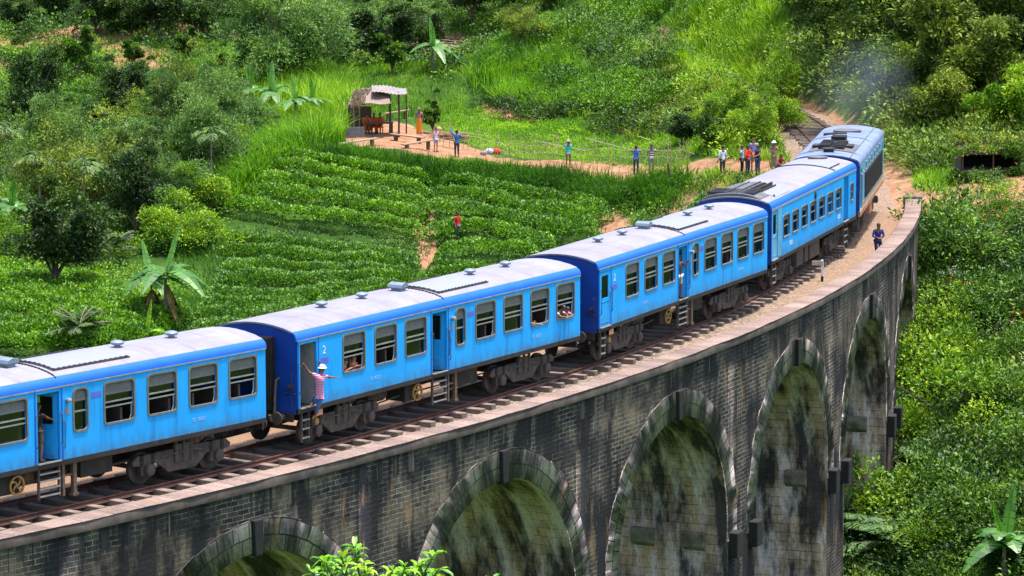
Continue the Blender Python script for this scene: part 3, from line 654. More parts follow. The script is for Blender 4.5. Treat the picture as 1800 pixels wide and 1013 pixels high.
def side_sheet(L, holes, y, zb=Z_SILL0+.13, zt=Z_G, th=.07, x0=0):
    """wall with openings; y = outer face, th towards the inside"""
    mb = MB(); yi = y - math.copysign(th, y)
    xs = sorted(set([x0, L] + [v for h in holes for v in h[:2]])); zs = sorted(set([zb, zt] + [v for h in holes for v in h[2:4]]))
    def solid(xa, xb, za, zb_):
        cx, cz = (xa+xb)/2, (za+zb_)/2; return not any(h[0] < cx < h[1] and h[2] < cz < h[3] for h in holes)
    for xa, xb in zip(xs[:-1], xs[1:]):
        for za, zb_ in zip(zs[:-1], zs[1:]):
            if solid(xa, xb, za, zb_):
                mb.add([(xa, y, za), (xb, y, za), (xb, y, zb_), (xa, y, zb_)], [(0, 1, 2, 3)], 0)
                mb.add([(xa, yi, za), (xb, yi, za), (xb, yi, zb_), (xa, yi, zb_)], [(3, 2, 1, 0)], 1)
    for h in holes:
        a, b, c, d = h[:4]
        mb.add([(a, y, c), (b, y, c), (b, y, d), (a, y, d), (a, yi, c), (b, yi, c), (b, yi, d), (a, yi, d)], [(0, 1, 5, 4), (1, 2, 6, 5), (2, 3, 7, 6), (3, 0, 4, 7)], 0)
    return mb
def add_text(txt, size, mat, parent, loc, name='number', side=-1):
    c = bpy.data.curves.new(name, 'FONT'); c.body = txt; c.size = size; c.extrude = .003
    o = bpy.data.objects.new(name, c); COL.objects.link(o); bpy.context.view_layer.update()
    me = bpy.data.meshes.new_from_object(o.evaluated_get(bpy.context.evaluated_depsgraph_get())); bpy.data.objects.remove(o)
    me.materials.clear(); me.materials.append(mat); o = bpy.data.objects.new(name, me); COL.objects.link(o); o.parent = parent
    o.location = loc; o.rotation_euler = (RAD(90), 0, 0); return o
def add_window(par, x0, x1, z0, z1, y, mode, r=.10):
    """one window: rounded frame > shutter, sash bars, pane"""
    sg = 1 if y > 0 else -1; yo = y + sg*.022; w_ = .045
    out = rrect(x0-w_, x1+w_, z0-w_, z1+w_, r+.03); inn = rrect(x0+.008, x1-.008, z0+.008, z1-.008, r); n = len(out); mb = MB()
    vs = [(p[0], yo, p[1]) for p in out] + [(p[0], yo, p[1]) for p in inn] + [(p[0], y-sg*.03, p[1]) for p in out] + [(p[0], y-sg*.03, p[1]) for p in inn]
    fs = []
    for i in range(n):
        j = (i+1) % n; fs += [(i, j, n+j, n+i), (i, 2*n+i, 2*n+j, j), (n+i, n+j, 3*n+j, 3*n+i)]
    mb.add(vs, fs); fr = mb.build('window', M['frame'], par)
    h = z1-z0; yb = y - sg*.045
    zsh = z1 - h*(.27 if mode != 2 else .18)
    sh = MB()
    k = 5
    for i in range(k):
        a = zsh + (z1-zsh)*i/k; b = zsh + (z1-zsh)*(i+1)/k
        sh.add([(x0, yb+sg*.012, a), (x1, yb+sg*.012, a), (x1, yb-sg*.012, b), (x0, yb-sg*.012, b), (x0, yb-sg*.012, a), (x1, yb-sg*.012, a)], [(0, 1, 2, 3), (0, 4, 5, 1)])
    sh.box(x0, x1, yb-.012, yb+.012, zsh-.03, zsh)
    sh.build('shutter', M['shutter'], fr)
    if mode == 2: bars = (z0+h*.5,)
    elif mode == 3: bars = (z0+h*.46,)
    else: bars = (z0+h*.52, z0+h*.40)
    sb = MB()
    for b in bars: sb.box(x0, x1, yb-.02, yb+.02, b-.018, b+.018)
    if mode == 0:
        sb.tube([(x0+.06, yb, z0), (x0+.06, yb, bars[-1])], .012, 5); sb.tube([(x1-.12, yb, z0), (x1-.07, yb, z0+h*.12), (x1-.06, yb, bars[-1])], .016, 5)
    sb.build('sash_bar', M['steel'], fr)
    gz0 = z0 if mode in (1, 2, 3) else bars[0]
    MB().add([(x0, yb-sg*.03, gz0), (x1, yb-sg*.03, gz0), (x1, yb-sg*.03, zsh), (x0, yb-sg*.03, zsh)], [(0, 1, 2, 3)]).build('pane', M['glass'], fr)
    return fr
def add_bogie(par, c, wb=2.74):
    b = thing('bogie', None, None); b.parent = par; b.location = (c, 0, 0)
    for sg in (-1, 1):
        y = sg*1.10; pl = [(-1.95,.72),(-1.75,.86),(-1.15,.88),(-.85,.80),(-.62,.38),(-.45,.26),(.45,.26),(.62,.38),(.85,.80),(1.15,.88),(1.75,.86),(1.95,.72),(1.9,.62),(1.1,.66),(.9,.55),(-.9,.55),(-1.1,.66),(-1.9,.62)]
        pl = [(-1.95,.72),(-1.75,.88),(1.75,.88),(1.95,.72),(1.9,.60),(.98,.58),(.55,.26),(-.55,.26),(-.98,.58),(-1.9,.60)]
        mb = MB(); mb.prism(pl, y-.05, y+.05)
        for a in (-wb/2, wb/2):
            mb.box(a-.26, a+.26, y-.02*sg-.09, y-.02*sg+.09, .30, .60); 
        mb.build('side_frame', M['iron'], b, bevel=.015)
        for a in (-wb/2, wb/2):
            ab = MB().lathe([(.13, 0), (.17, .04*sg), (.17, .14*sg), (.11, .18*sg), (.0, .19*sg)], (a, y+.05*sg, .46), 12, 'y'); ab.build('axle_box', M['iron'], b, smooth=True)
            for dx in (-.22, .22):
                MB().lathe([(.085 if kz % 2 else .102, .60+kz*.028) for kz in range(11)], (a+dx, y, 0), 10).build('spring', M['black'], b)
        tb = MB(); tb.box(-.35, .35, y+sg*.06-.04, y+sg*.06+.04, .50, 1.0); tb.tube([(-.9, y+sg*.12, .74), (.2, y+sg*.14, .80), (.9, y+sg*.12, .70)], .022, 6)
        for dx in (-.3, 0, .3): tb.tube([(dx, y+sg*.10, .5), (dx, y+sg*.10, 1.12)], .05, 7)
        tb.build('bolster_link', M['iron'], b)
    for a in (-wb/2, wb/2):
        ax = MB(); ax.lathe([(.07, -.9), (.07, .9)], (a, 0, .46), 10, 'y')
        for sg in (-1, 1): ax.lathe([(.40, sg*.76), (.46, sg*.77), (.46, sg*.88), (.40, sg*.90), (.30, sg*.88), (.12, sg*.89)], (a, 0, .46), 24, 'y')
        ax.build('wheelset', M['iron'], b, smooth=True)
    MB().box(-.3, .3, -1.1, 1.1, .45, .95).build('bolster', M['black'], b)
    return b
def add_vent(par, x, y=0.0):
    z = roof_z(y); MB().lathe([(.09, z-.03), (.09, z+.07), (.16, z+.075), (.19, z+.11), (.19, z+.14), (.14, z+.175), (.06, z+.195), (0, z+.2)], (x, y, 0), 14).build('roof_vent', M['vent'], par, smooth=True)
def curve_sheet(x0, x1, y0, y1, dz, mat, par, name, th=.025, n=10):
    mb = MB(); ys = np.linspace(y0, y1, n); pr = [(y, roof_z(y)+dz) for y in ys] + [(y, roof_z(y)+dz-th-.02) for y in ys[::-1]]
    mb.prism(pr, x0, x1, 'x'); return mb.build(name, mat, par)
def ladder(par, x0, x1, zs, z1, z0, y=-1.40, name='step_ladder', mat=None):
    mb = MB(); mb.box(x0-.03, x0+.03, y-.03, y+.03, z0, z1); mb.box(x1-.03, x1+.03, y-.03, y+.03, z0, z1)
    for z in zs: mb.box(x0, x1, y-.06, y+.06, z-.018, z+.018, 1)
    return mb.build(name, [M['iron'], M['steel']], par)
def hose(par, x, y, sg):
    MB().tube([(x, y, 2.15), (x+sg*.14, y, 2.1), (x+sg*.2, y, 1.7), (x+sg*.22, y, 1.2), (x+sg*.30, y, .95), (x+sg*.42, y, .98), (x+sg*.46, y, 1.15)], .045, 7).build('hose', M['iron'], par, smooth=True)
def door_leaf(par, x, y, zs, ze, ang, wid, name='door', glass=True, mat='blue', hinge=1):
    """leaf with a window, hinged at x and swung by ang"""
    d = MB(); f = .07; zm = zs + (ze-zs)*.52
    d.box(0, wid, -.02, .02, zs, zm); d.box(0, f+.05, -.02, .02, zm, ze); d.box(wid-f-.05, wid, -.02, .02, zm, ze); d.box(f+.05, wid-f-.05, -.02, .02, ze-.12, ze)
    d.box(f, wid-f, -.03, .03, zs+.12, zs+.15); d.box(f, wid-f, -.03, .03, zm-.12, zm-.09)
    o = d.build(name, M[mat], par); o.location = (x, y, 0); o.rotation_euler = (0, 0, ang)
    MB().add([(f+.05, 0, zm), (wid-f-.05, 0, zm), (wid-f-.05, 0, ze-.12), (f+.05, 0, ze-.12)], [(0, 1, 2, 3)]).build('pane', M['glass'], o)
    MB().tube([(wid-.06, -.05, zs+.75), (wid-.06, -.07, zs+.8), (wid-.06, -.07, zs+1.15), (wid-.06, -.05, zs+1.2)], .014, 6).build('handle', M['steel'], o)
    return o
def end_details(par, L, both=(True, True)):
    for e, x in ((0, 0.), (1, L)):
        sg = -1 if e == 0 else 1
        # end wall with an arched top
        pr = [(y, z) for y, z in roof_profile(-.012, -.012)]; pr = [(HWID-.012, Z_SILL0)] + pr + [(-HWID+.012, Z_SILL0)]
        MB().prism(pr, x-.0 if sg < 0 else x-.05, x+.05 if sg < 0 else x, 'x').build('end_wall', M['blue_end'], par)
        gw = MB(); gw.box(min(x, x+sg*.30), max(x, x+sg*.30), -.62, -.54, 1.25, 3.25); gw.box(min(x, x+sg*.30), max(x, x+sg*.30), .54, .62, 1.25, 3.25); gw.box(min(x, x+sg*.30), max(x, x+sg*.30), -.62, .62, 3.25, 3.33); gw.box(min(x, x+sg*.30), max(x, x+sg*.30), -.54, .54, 1.22, 1.28)
        for k in range(4): gw.box(x+sg*(.05+.07*k)-.01, x+sg*(.05+.07*k)+.01, -.68, .68, 1.25, 3.36)
        gw.build('gangway', M['black'], par)
        bf = MB(); bf.box(min(x, x+sg*.06), max(x, x+sg*.06), -1.3, 1.3, .92, 1.165)
        bf.build('headstock', M['black'], par)
        for y in (-.95, .95):
            MB().lathe([(.09, 0), (.09, sg*.28), (.19, sg*.29), (.19, sg*.33)], (x+sg*.05, y, 1.05), 14, 'x').build('buffer', M['iron'], par, smooth=True)
        MB().tube([(x, 0, 1.0), (x+sg*.35, 0, .98), (x+sg*.5, 0, .92)], .06, 8).build('coupling', M['iron'], par)
        hose(par, x, -.78, sg); hose(par, x, .7, sg)
        de = MB(); de.box(min(x, x+sg*.05), max(x, x+sg*.05), -1.3, -1.12, 1.9, 2.0); de.box(min(x, x+sg*.03), max(x, x+sg*.03), -1.38, -1.0, 1.74, 1.76); de.tube([(x+sg*.04, -1.3, 1.35), (x+sg*.09, -1.3, 1.4), (x+sg*.09, -1.3, 2.3), (x+sg*.04, -1.3, 2.35)], .012, 6)
        de.build('grab_rail', M['iron'], par)
def shell(par, L, near, far_, roofmat='roof', edge='blue_edge', sidemat='blue', gut=True, roof_x=(0, None)):
    for y, h in ((-HWID, near), (HWID, far_)):
        side_sheet(L, h, y).build('side_wall', [M[sidemat], M['interior']], par)
        MB().box(0, L, y-.012 if y < 0 else y-.07, y+.07 if y < 0 else y+.012, Z_SILL0, Z_B-.002).build('sole_bar', M['black'], par)
    rx0, rx1 = roof_x[0], roof_x[1] or L
    pr = ROOF
    rc = [(1.30, 3.535)] + pr[3:] ; rc = rc + [(-y, z) for y, z in rc[:-1][::-1]]; inn = [(y*.97, z-.05) for y, z in rc[::-1]]
    xs = np.linspace(rx0-.05 if rx0 == 0 else rx0, rx1+.05, 22); mb = MB()
    q = rc+inn; n = len(q); vs = [(x, y, z) for x in xs for y, z in q]
    fs = [(i*n+k, i*n+(k+1) % n, (i+1)*n+(k+1) % n, (i+1)*n+k) for i in range(len(xs)-1) for k in range(n)]
    fs += [tuple(range(n-1, -1, -1)), tuple((len(xs)-1)*n+k for k in range(n))]
    mb.add(vs, fs); mb.build('roof', M[roofmat], par, smooth=True)
    for sg in (-1, 1):
        pe = [(1.452, 3.268), (1.449, 3.36), (1.395, 3.468), (1.30, 3.535), (1.285, 3.49), (1.36, 3.43), (1.39, 3.268)]
        mb = MB().prism([(sg*y, z) for y, z in pe], rx0-.05 if rx0 == 0 else rx0, rx1+.05, 'x'); mb.build('roof_edge', M[edge], par, smooth=True)
        if gut: MB().box(0, L, sg*1.452-.02, sg*1.452+.03 if sg > 0 else sg*1.452+.02, 3.252, 3.285).build('gutter', M['steel'] if edge == 'blue_edge' else M['silver'], par)
    fl = MB(); fl.box(.05, L-.05, -1.38, 1.38, 1.20, 1.285); fl.build('floor', M['black'], par)
    MB().box(.06, L-.06, -1.26, 1.26, 3.42, 3.45).build('ceiling', M['interior'], par)
W_X = [(2.3, 3.4), (3.97, 5.08), (5.6, 6.7), (9.55, 10.65), (11.2, 12.28), (12.82, 13.9), (14.42, 15.5)]
def make_carriage(Pa, Pb, label, num, end_open, mid_open, modes, cls=True):
    d = (Pb-Pa)[:2]; Lr = np.hypot(*d); d = d/Lr; rz = math.atan2(d[1], d[0]); n = np.array([d[1], -d[0]]); o = Pa[:2]-n*HWID
    L = 15.9; t = thing('passenger_carriage', label, 'train carriage', (o[0], o[1], RAIL_Z), rz, 'blue passenger carriages of the train')
    D = (1.30, 3.16); win = [(a, b, 2.035, 3.125) for a, b in W_X]; sw = (8.4, 8.9, 2.0, 3.12)
    near = [(.12, .95, *D)] + win + [(7.08, 7.88, *D), sw]; far_ = [(.12, .95, 1.9, 3.1)] + win + [(7.08, 7.88, 2.1, 3.12), sw]
    shell(t, L, near, far_)
    for i, h in enumerate(win): add_window(t, *h, -HWID, modes[i])
    for i, h in enumerate(win): add_window(t, *h, HWID, 1 if i % 2 else 0)
    add_window(t, *sw, -HWID, 3, .14)
    # door surrounds
    for x0, x1 in ((.12, .95), (7.08, 7.88)):
        mb = MB(); y = -HWID
        for a, b in ((x0-.10, x0-.06), (x1+.07, x1+.11)): mb.box(a, b, y-.012, y+.01, 1.31, 3.245)
        mb.build('door_frame', M['blue_edge'], t)
        MB().box(x0-.02, x1+.02, y-.05, y+.02, 1.285, 1.318).build('door_sill', M['steel'], t)
        for hx in (x0-.055, x1+.035): MB().tube([(hx, y-.01, 1.75), (hx, y-.075, 1.80), (hx, y-.075, 2.55), (hx, y-.01, 2.60)], .016, 6).build('handrail', M['iron'], t)
    if end_open: MB().box(.97, 1.0, -1.36, -.35, 1.29, 3.3).build('lobby_panel', M['lobby'], t); MB().box(.12, .95, -.36, -.33, 1.29, 3.3).build('lobby_panel', M['lobby'], t)
    else: door_leaf(t, .13, -1.42, 1.32, 3.14, 0, .81)
    if mid_open: door_leaf(t, 7.86, -1.38, 1.32, 3.12, RAD(112), .74)
    # interior
    for x in np.arange(1.9, 15.4, .93):
        if 6.6 < x < 8.6: continue
        for y0, y1 in ((-1.34, -.35), (.35, 1.34)): MB().prism([(x-.04, 1.62), (x+.42, 1.62), (x+.42, 1.72), (x+.04, 1.72), (x+.04, 2.38), (x-.04, 2.38)], y0, y1).box(x+.05, x+.12, y0, y1, 1.29, 1.62).build('seat', M['seat'], t)
    for x in (1.15, 6.86, 8.2):
        for y0, y1 in ((-1.37, -.4), (.4, 1.37)): MB().box(x-.02, x+.02, y0, y1, 1.29, 3.42).build('partition', M['interior'], t)
    # roof furniture
    for x in (2.0, 3.29, 5.41, 11.5, 13.62): 
        if x != 2.0: add_vent(t, x)
    bx = MB(); z = roof_z(0); bx.box(7.26, 7.54, -.18, .18, z-.02, z+.10); bx.prism([(7.16, z+.10), (7.62, z+.10), (7.58, z+.20), (7.39, z+.26), (7.20, z+.20)], -.25, .25); bx.build('box_vent', M['vent'], t, bevel=.015)
    curve_sheet(8.1, 10.95, -1.02, .75, .022, M['hatch'], t, 'roof_hatch')
    def beads(pts, r0, r1): MB().tube(pts, [r0 if i % 2 else r1 for i in range(len(pts))], 6).build('bolt_row', M['black'], t)
    for y in (-1.0, .72): beads([(x, y, roof_z(y)+.04) for x in np.linspace(8.13, 10.92, 30)], .010, .032)
    beads([(8.13, y, roof_z(y)+.04) for y in np.linspace(-1.0, .72, 20)], .010, .030); beads([(7.86, y, roof_z(y)+.02) for y in np.linspace(-1.35, 1.35, 44)], .008, .026)
    if True:
        wr = MB(); wr.tube([(7.86, y, roof_z(y)+.028) for y in np.linspace(-1.3, 1.3, 15)], .014, 5); wr.tube([(x, -1.03, roof_z(1.03)+.028) for x in (8.08, 10.95)], .014, 5); wr.tube([(8.08, y, roof_z(y)+.028) for y in np.linspace(-1.02, .72, 8)], .014, 5); wr.build('conduit', M['black'], t)
    end_details(t, L)
    add_bogie(t, 2.65); add_bogie(t, 12.80)
    ladder(t, 7.12, 7.86, (.42, .62, .82, 1.02), 1.17, .34); ladder(t, .22, .58, (.42, .68, .94), 1.17, .30)
    ps = MB(); ps.box(8.38, 8.50, -1.42, -1.30, .32, 1.17); ps.box(8.34, 8.54, -1.45, -1.27, .26, .33); ps.box(7.98, 8.06, -1.42, -1.34, .32, 1.17); ps.box(7.9, 8.5, -1.39, -1.35, .82, .87); ps.build('bracket', M['bark'], t)
    # hand brake wheel
    hw = MB(); hw.lathe([(.21, -.02), (.25, -.02), (.25, .02), (.21, .02)], (6.42, -1.32, .84), 20, 'y')
    for k in range(3):
        a0 = k*2*math.pi/3; hw.tube([(6.42+r_*math.cos(a0+r_*4), -1.32, .84+r_*math.sin(a0+r_*4)) for r_ in (.02, .08, .14, .22)], .028, 6)
    hw2 = MB(); hw2.lathe([(.235, -.03), (.262, -.03), (.262, .03), (.235, .03), (.235, -.03)], (6.42, -1.32, .84), 22, 'y')
    hw = MB()
    for k in range(22):
        a0, a1 = 2*math.pi*k/22, 2*math.pi*(k+1)/22; q = []
        for r_ in (.215, .265):
            for yy in (-1.345, -1.295):
                for a in (a0, a1): q.append((6.42+r_*math.cos(a), yy, .84+r_*math.sin(a)))
        hw.add(q, [(0,1,3,2),(4,6,7,5),(0,4,5,1),(2,3,7,6)])
    for k in range(4):
        a0 = k*math.pi/2; hw.tube([(6.42+r_*math.cos(a0+r_*5), -1.32, .84+r_*math.sin(a0+r_*5)) for r_ in (.0, .07, .14, .23)], .026, 6)
    hw.build('brake_wheel', M['gold'], t)
    ub = MB(); ub.box(5.9, 6.62, -1.22, -.5, .60, 1.17); ub.build('equipment_box', M['black'], t, bevel=.02)
    for x0, x1, y0, y1, z0 in ((8.9, 10.1, -1.15, -.6, .62), (9.2, 10.6, .2, 1.1, .55), (5.4, 5.9, .2, 1.2, .6)): MB().box(x0, x1, y0, y1, z0, 1.17).build('equipment_box', M['black'], t, bevel=.02)
    MB().lathe([(0, 4.6), (.2, 4.62), (.24, 4.7), (.24, 5.55), (.2, 5.63), (0, 5.65)], (0, -.55, .88), 14, 'x').build('air_tank', M['iron'], t, smooth=True)
    rd = MB()
    for y in (-1.1, -.2, .6): rd.tube([(.3, y, 1.08), (15.6, y, 1.08)], .03, 6)
    rd.tube([(4.4, -1.0, .7), (6.0, -1.0, .78), (11, -.9, .74)], .025, 6); rd.build('pipe', M['iron'], t)
    MB().box(.85, 1.2, -1.475, -1.455, .98, 1.14).build('label_plate', M['orange'], t)
    rg = MB().lathe([(.06, -.03), (.10, -.03), (.10, .03), (.06, .03)], (.98, -1.40, .80), 14, 'y'); rg.build('ring', M['gold'], t)
    # markings
    y = -HWID-.004
    [add_text('SL '+num, .15, M['mark'], t, (x_, y, 1.60)) for x_ in ((3.7, 12.9) if cls else (12.9,))]
    add_text('2', .34, M['white'], t, (1.25, y, 2.74), 'class_number'); add_text('I', .2, M['white'], t, (1.30, y, 2.5), 'class_mark') if False else None
    MB().box(1.15, 1.55, y-.004, y, 2.47, 2.63).build('name_plate', M['plate'], t); MB().box(9.05, 9.42, y-.004, y, 2.82, 2.96).build('name_plate', M['plate'], t)
    lamp = MB().lathe([(.05, 0), (.075, -.04), (.075, -.13), (.03, -.16), (0, -.165)], (8.15, -HWID, 2.88), 12, 'y').build('side_lamp', M['steel'], t, smooth=True)
    MB().box(8.08, 8.25, y-.004, y, 2.5, 2.68).build('notice', M['hatch'], t)
    MB().tube([(8.02, y-.01, 1.6), (8.02, y-.05, 1.65), (8.02, y-.05, 2.3), (8.02, y-.01, 2.35)], .014, 6).build('handrail', M['iron'], t)
    return t, (Pa, d, n)
PP = [np.array(p) for p in ((-6.941,94.26,0),(-6.139,95.475,0),(2.264,109.072,0),(2.865,110.389,0),(9.247,124.27,0),(9.829,126.93,0),(14.467,141.286,0),(14.756,142.478,0),(17.20,155.75,0))]
_a = .9589751; _r = 132.1567; _a0 = _a-15.95/_r
Pq = np.array([BX+_r*math.sin(_a0), BY-_r*math.cos(_a0), 0])
car1, F1 = make_carriage(Pq, PP[0], 'blue carriage nearest the camera, cut off by the left edge of the picture', '16431', True, True, [1, 0, 1, 0, 0, 0, 0], False)
car2, F2 = make_carriage(PP[1], PP[2], 'blue carriage with a hatted man hanging out of its open end door', '16321', True, True, [0, 0, 1, 0, 1, 0, 0])
car3, F3 = make_carriage(PP[3], PP[4], 'blue carriage with closed end door and a man in white shorts in its middle doorway', '16313', False, True, [1, 1, 1, 1, 0, 1, 1])
# --- the carriage behind the locomotive: small windows, louvred roof pod
def make_brake_van():
    Pa, Pb = PP[5], PP[6]; d = (Pb-Pa)[:2]; L = np.hypot(*d); d = d/L; n = np.array([d[1], -d[0]]); o = Pa[:2]-n*HWID
    t = thing('driving_trailer', 'blue carriage with seven small square windows and dark louvred roof pod behind the locomotive', 'train carriage', (o[0], o[1], RAIL_Z), math.atan2(d[1], d[0]))
    wx = [(1.9+1.545*i, 2.9+1.545*i) for i in range(7)]; win = [(a, b, 2.02, 2.74) for a, b in wx]; D = (1.30, 3.16); sw = (14.02, 14.5, 2.05, 2.75)
    win = [(a, b, 1.98, 2.80) for a, b in wx]
    shell(t, L, [(.15, .95, *D)]+win+[(12.72, 13.6, *D), sw], [(.15, .95, 2.0, 3.1)]+win+[(12.72, 13.6, 2.0, 3.1), sw], roof_x=(0, None))
    for h in win: add_window(t, *h, -HWID, 2, .06); add_window(t, *h, HWID, 2, .06)
    add_window(t, *sw, -HWID, 2, .06)
    door_leaf(t, .17, -1.41, 1.32, 3.14, 0, .77, mat='loco_side'); door_leaf(t, 13.58, -1.38, 1.32, 3.12, RAD(110), .8)
    MB().box(1.0, 1.55, -1.462, -1.452, 1.36, 3.2).build('grey_panel', M['loco_side'], t)
    for x0, x1 in ((.15, .95), (12.72, 13.6)): MB().box(x0-.02, x1+.02, -HWID-.05, -HWID+.02, 1.285, 1.318).build('door_sill', M['steel'], t)
    # roof pod
    mb = MB(); ys = np.linspace(-.98, 1.40, 14)
    top = [(y, roof_z(y)+.02+.10*(1-((y-.2)/1.22)**4)) for y in ys]; pr = top + [(y, roof_z(y)-.03) for y in ys[::-1]]
    mb.prism(pr, .05, 1.5, 'x'); 
    ys2 = np.linspace(-.30, 1.35, 10); pr2 = [(y, roof_z(y)+.02+.10*(1-((y-.52)/.86)**4)) for y in ys2] + [(y, roof_z(y)-.03) for y in ys2[::-1]]
    mb.prism(pr2, 1.5, 4.2, 'x'); pod = mb.build('roof_pod', M['pod'], t, bevel=.02)
    lv = MB()
    for k in range(16):
        x = .2+k*.25; zz = lambda y: roof_z(y)+.24
        if x < 1.5: lv.box(x, x+.06, -.7, 1.1, roof_z(.9)+.10, roof_z(0)+.13)
        else: lv.box(x, x+.06, -.26, -.10, roof_z(.2)+.02, roof_z(.2)+.12)
    lv.box(.3, 4.1, -.02, .04, roof_z(0)+.09, roof_z(0)+.15); lv.box(.3, 4.1, .42, .48, roof_z(.4)+.09, roof_z(.4)+.15)
    lv.build('louvre', M['grille'], t)
    mr = MB(); mr.box(1.6, 4.3, -.44, -.38, roof_z(.4), roof_z(.4)+.14); mr.box(1.6, 4.3, -.58, -.54, roof_z(.55), roof_z(.55)+.06); mr.build('pod_rail', M['black'], t)
    curve_sheet(1.6, 4.0, -1.22, -.62, .02, M['hatch'], t, 'roof_hatch'); curve_sheet(11.7, 13.6, -1.0, 1.0, .02, M['hatch'], t, 'roof_hatch')
    rb = MB()
    for x in np.linspace(1.6, 4.0, 6): rb.lathe([(.03, 3.5), (.03, 3.68)], (x, -1.15, 0), 6) if x == 1.6 else None
    rb.tube([(11.65, y, roof_z(y)+.03) for y in np.linspace(-1.3, 1.3, 14)], .02, 5); rb.tube([(x, -1.05, roof_z(1.05)+.035) for x in (11.7, 13.6)], .02, 5); rb.build('roof_strip', M['black'], t)
    MB().lathe([(.3, 3.70), (.42, 3.74), (.42, 3.80), (.2, 3.84), (0, 3.85)], (14.6, .1, 0), 16).build('roof_vent', M['pod'], t, smooth=True)
    end_details(t, L); add_bogie(t, 2.6); add_bogie(t, 12.4)
    for x0, x1 in ((4.9, 6.0), (6.3, 6.9), (7.2, 8.9)):
        MB().box(x0, x1, -1.3, -.4, .45, 1.17).build('equipment_box', M['iron'], t, bevel=.02)
    ladder(t, .25, .75, (.42, .68, .94), 1.17, .30); ladder(t, 12.9, 13.5, (.42, .68, .94), 1.17, .30)
    MB().lathe([(.14, 0), (.16, -.03), (.05, -.06)], (7.35, -HWID, 3.02), 10, 'y').build('side_lamp', M['black'], t)
    for x in (3.0, 11.6): add_text('9003', .24, M['white'], t, (x, -HWID-.004, 1.55))
    MB().box(-.02, L, -1.46, -1.452, 3.215, 3.245).build('trim_strip', M['white'], t)
    return t
van = make_brake_van()
def make_loco():
    Pa, Pb = PP[7], PP[8]; d = (Pb-Pa)[:2]; L = np.hypot(*d); d = d/L; n = np.array([d[1], -d[0]]); o = Pa[:2]-n*HWID
    t = thing('diesel_locomotive', 'pale blue diesel locomotive with black side grille and sooty roof leading the train', 'locomotive', (o[0], o[1], RAIL_Z), math.atan2(d[1], d[0]))
    D = (.25, 1.15, 1.36, 3.1); sq = [(2.9+1.55*i, 3.35+1.55*i, 2.86, 3.15) for i in range(6)]
    gr = (2.6, 12.2, 1.62, 2.74)
    shell(t, L, [D]+sq+[(12.5, 13.0, 2.3, 3.05)], [(.25, 1.15, 2.2, 3.05)]+[(12.5, 13.0, 2.3, 3.05)], 'roof_loco', 'roof_loco', 'loco_side', gut=False)
    g = MB(); y = -HWID
    g.box(gr[0], gr[1], y-.03, y-.004, gr[2], gr[3], 1)
    for x in np.arange(gr[0]+.03, gr[1], .16): g.box(x, x+.05, y-.065, y-.03, gr[2]+.03, gr[3]-.03)
    for x in (5.0, 7.4, 9.8): g.box(x-.05, x+.05, y-.07, y-.03, gr[2], gr[3], 1)
    g.build('side_grille', [M['grille'], M['black']], t)
    for h in sq:
        f = MB(); a, b, c, e = h; f.box(a-.03, a, y-.02, y+.03, c-.03, e+.03); f.box(b, b+.03, y-.02, y+.03, c-.03, e+.03); f.box(a, b, y-.02, y+.03, c-.03, c); f.box(a, b, y-.02, y+.03, e, e+.03)
        w_ = f.build('window', M['silver'], t); MB().add([(a, y+.03, c), (b, y+.03, c), (b, y+.03, e), (a, y+.03, e)], [(0, 1, 2, 3)]).build('pane', M['glass'], w_)
    MB().box(1.2, L-.3, y-.010, y-.003, 1.60-.28, 1.60).build('lower_band', M['silver'], t)
    MB().box(0, L, y-.03, y+.06, 1.10, 1.31).build('sill_band', M['orange'], t)
    MB().box(0, L, -y-.06, -y+.03, 1.10, 1.31).build('sill_band', M['orange'], t)
    for x in (.18, 1.22): MB().tube([(x, y-.01, 1.5), (x, y-.09, 1.56), (x, y-.09, 2.9), (x, y-.01, 2.96)], .02, 6).build('handrail', M['silver'], t)
    door_leaf(t, .28, -1.30, 1.36, 3.08, RAD(60), .8, mat='loco_side')
    # engine room casing keeps the inside dark
    MB().box(1.5, L-1.6, -1.15, 1.2, 1.3, 3.40).build('engine_casing', M['black'], t)
    # nose: rounded front end
    mb = MB(); pr = [(HWID-.01, 1.1)] + [(y_, z_) for y_, z_ in roof_profile(0, -.01)] + [(-HWID+.01, 1.1)]
    prev = None; vs = []; k = len(pr)
    for dx, sc, dz in ((0, 1, 0), (.25, .985, .02), (.5, .94, .06), (.68, .86, .14), (.76, .78, .25)):
        vs += [(L-.08+dx, y_*sc, 1.1+(z_-1.1)*(1-dz*.35)) for y_, z_ in pr]
    fs = [(i*k+j, i*k+(j+1) % k, (i+1)*k+(j+1) % k, (i+1)*k+j) for i in range(4) for j in range(k)] + [tuple(4*k+j for j in range(k))]
    mb.add(vs, fs); mb.build('nose', M['roof_loco'], t, smooth=True)
    for yy in (-.65, .65): MB().box(L+.62, L+.70, yy-.45, yy+.45, 2.45, 3.05).build('windscreen', M['black'], t, bevel=.03)
    # roof gear
    z = 3.735
    curve_sheet(1.9, 5.2, -.98, .98, .02, M['pod'], t, 'roof_panel')
    rg = MB()
    for i in range(9):
        for j in range(2): rg.box(2.3+i*.28, 2.48+i*.28, -.55+j*.6, -.05+j*.6, z-.02, z+.13+.05*((i+j) % 2))
    rg.box(3.2, 4.1, -.85, .9, z-.1, z+.06); rg.build('roof_radiator', M['black'], t)
    MB().box(5.9, 6.8, -.32, .32, z-.05, z+.20).build('exhaust_stack', M['dk'], t, bevel=.03)
    MB().lathe([(.22, z-.03), (.22, z+.10), (.3, z+.11), (.3, z+.16), (0, z+.2)], (1.2, 0, 0), 14).build('roof_vent', M['black'], t, smooth=True)
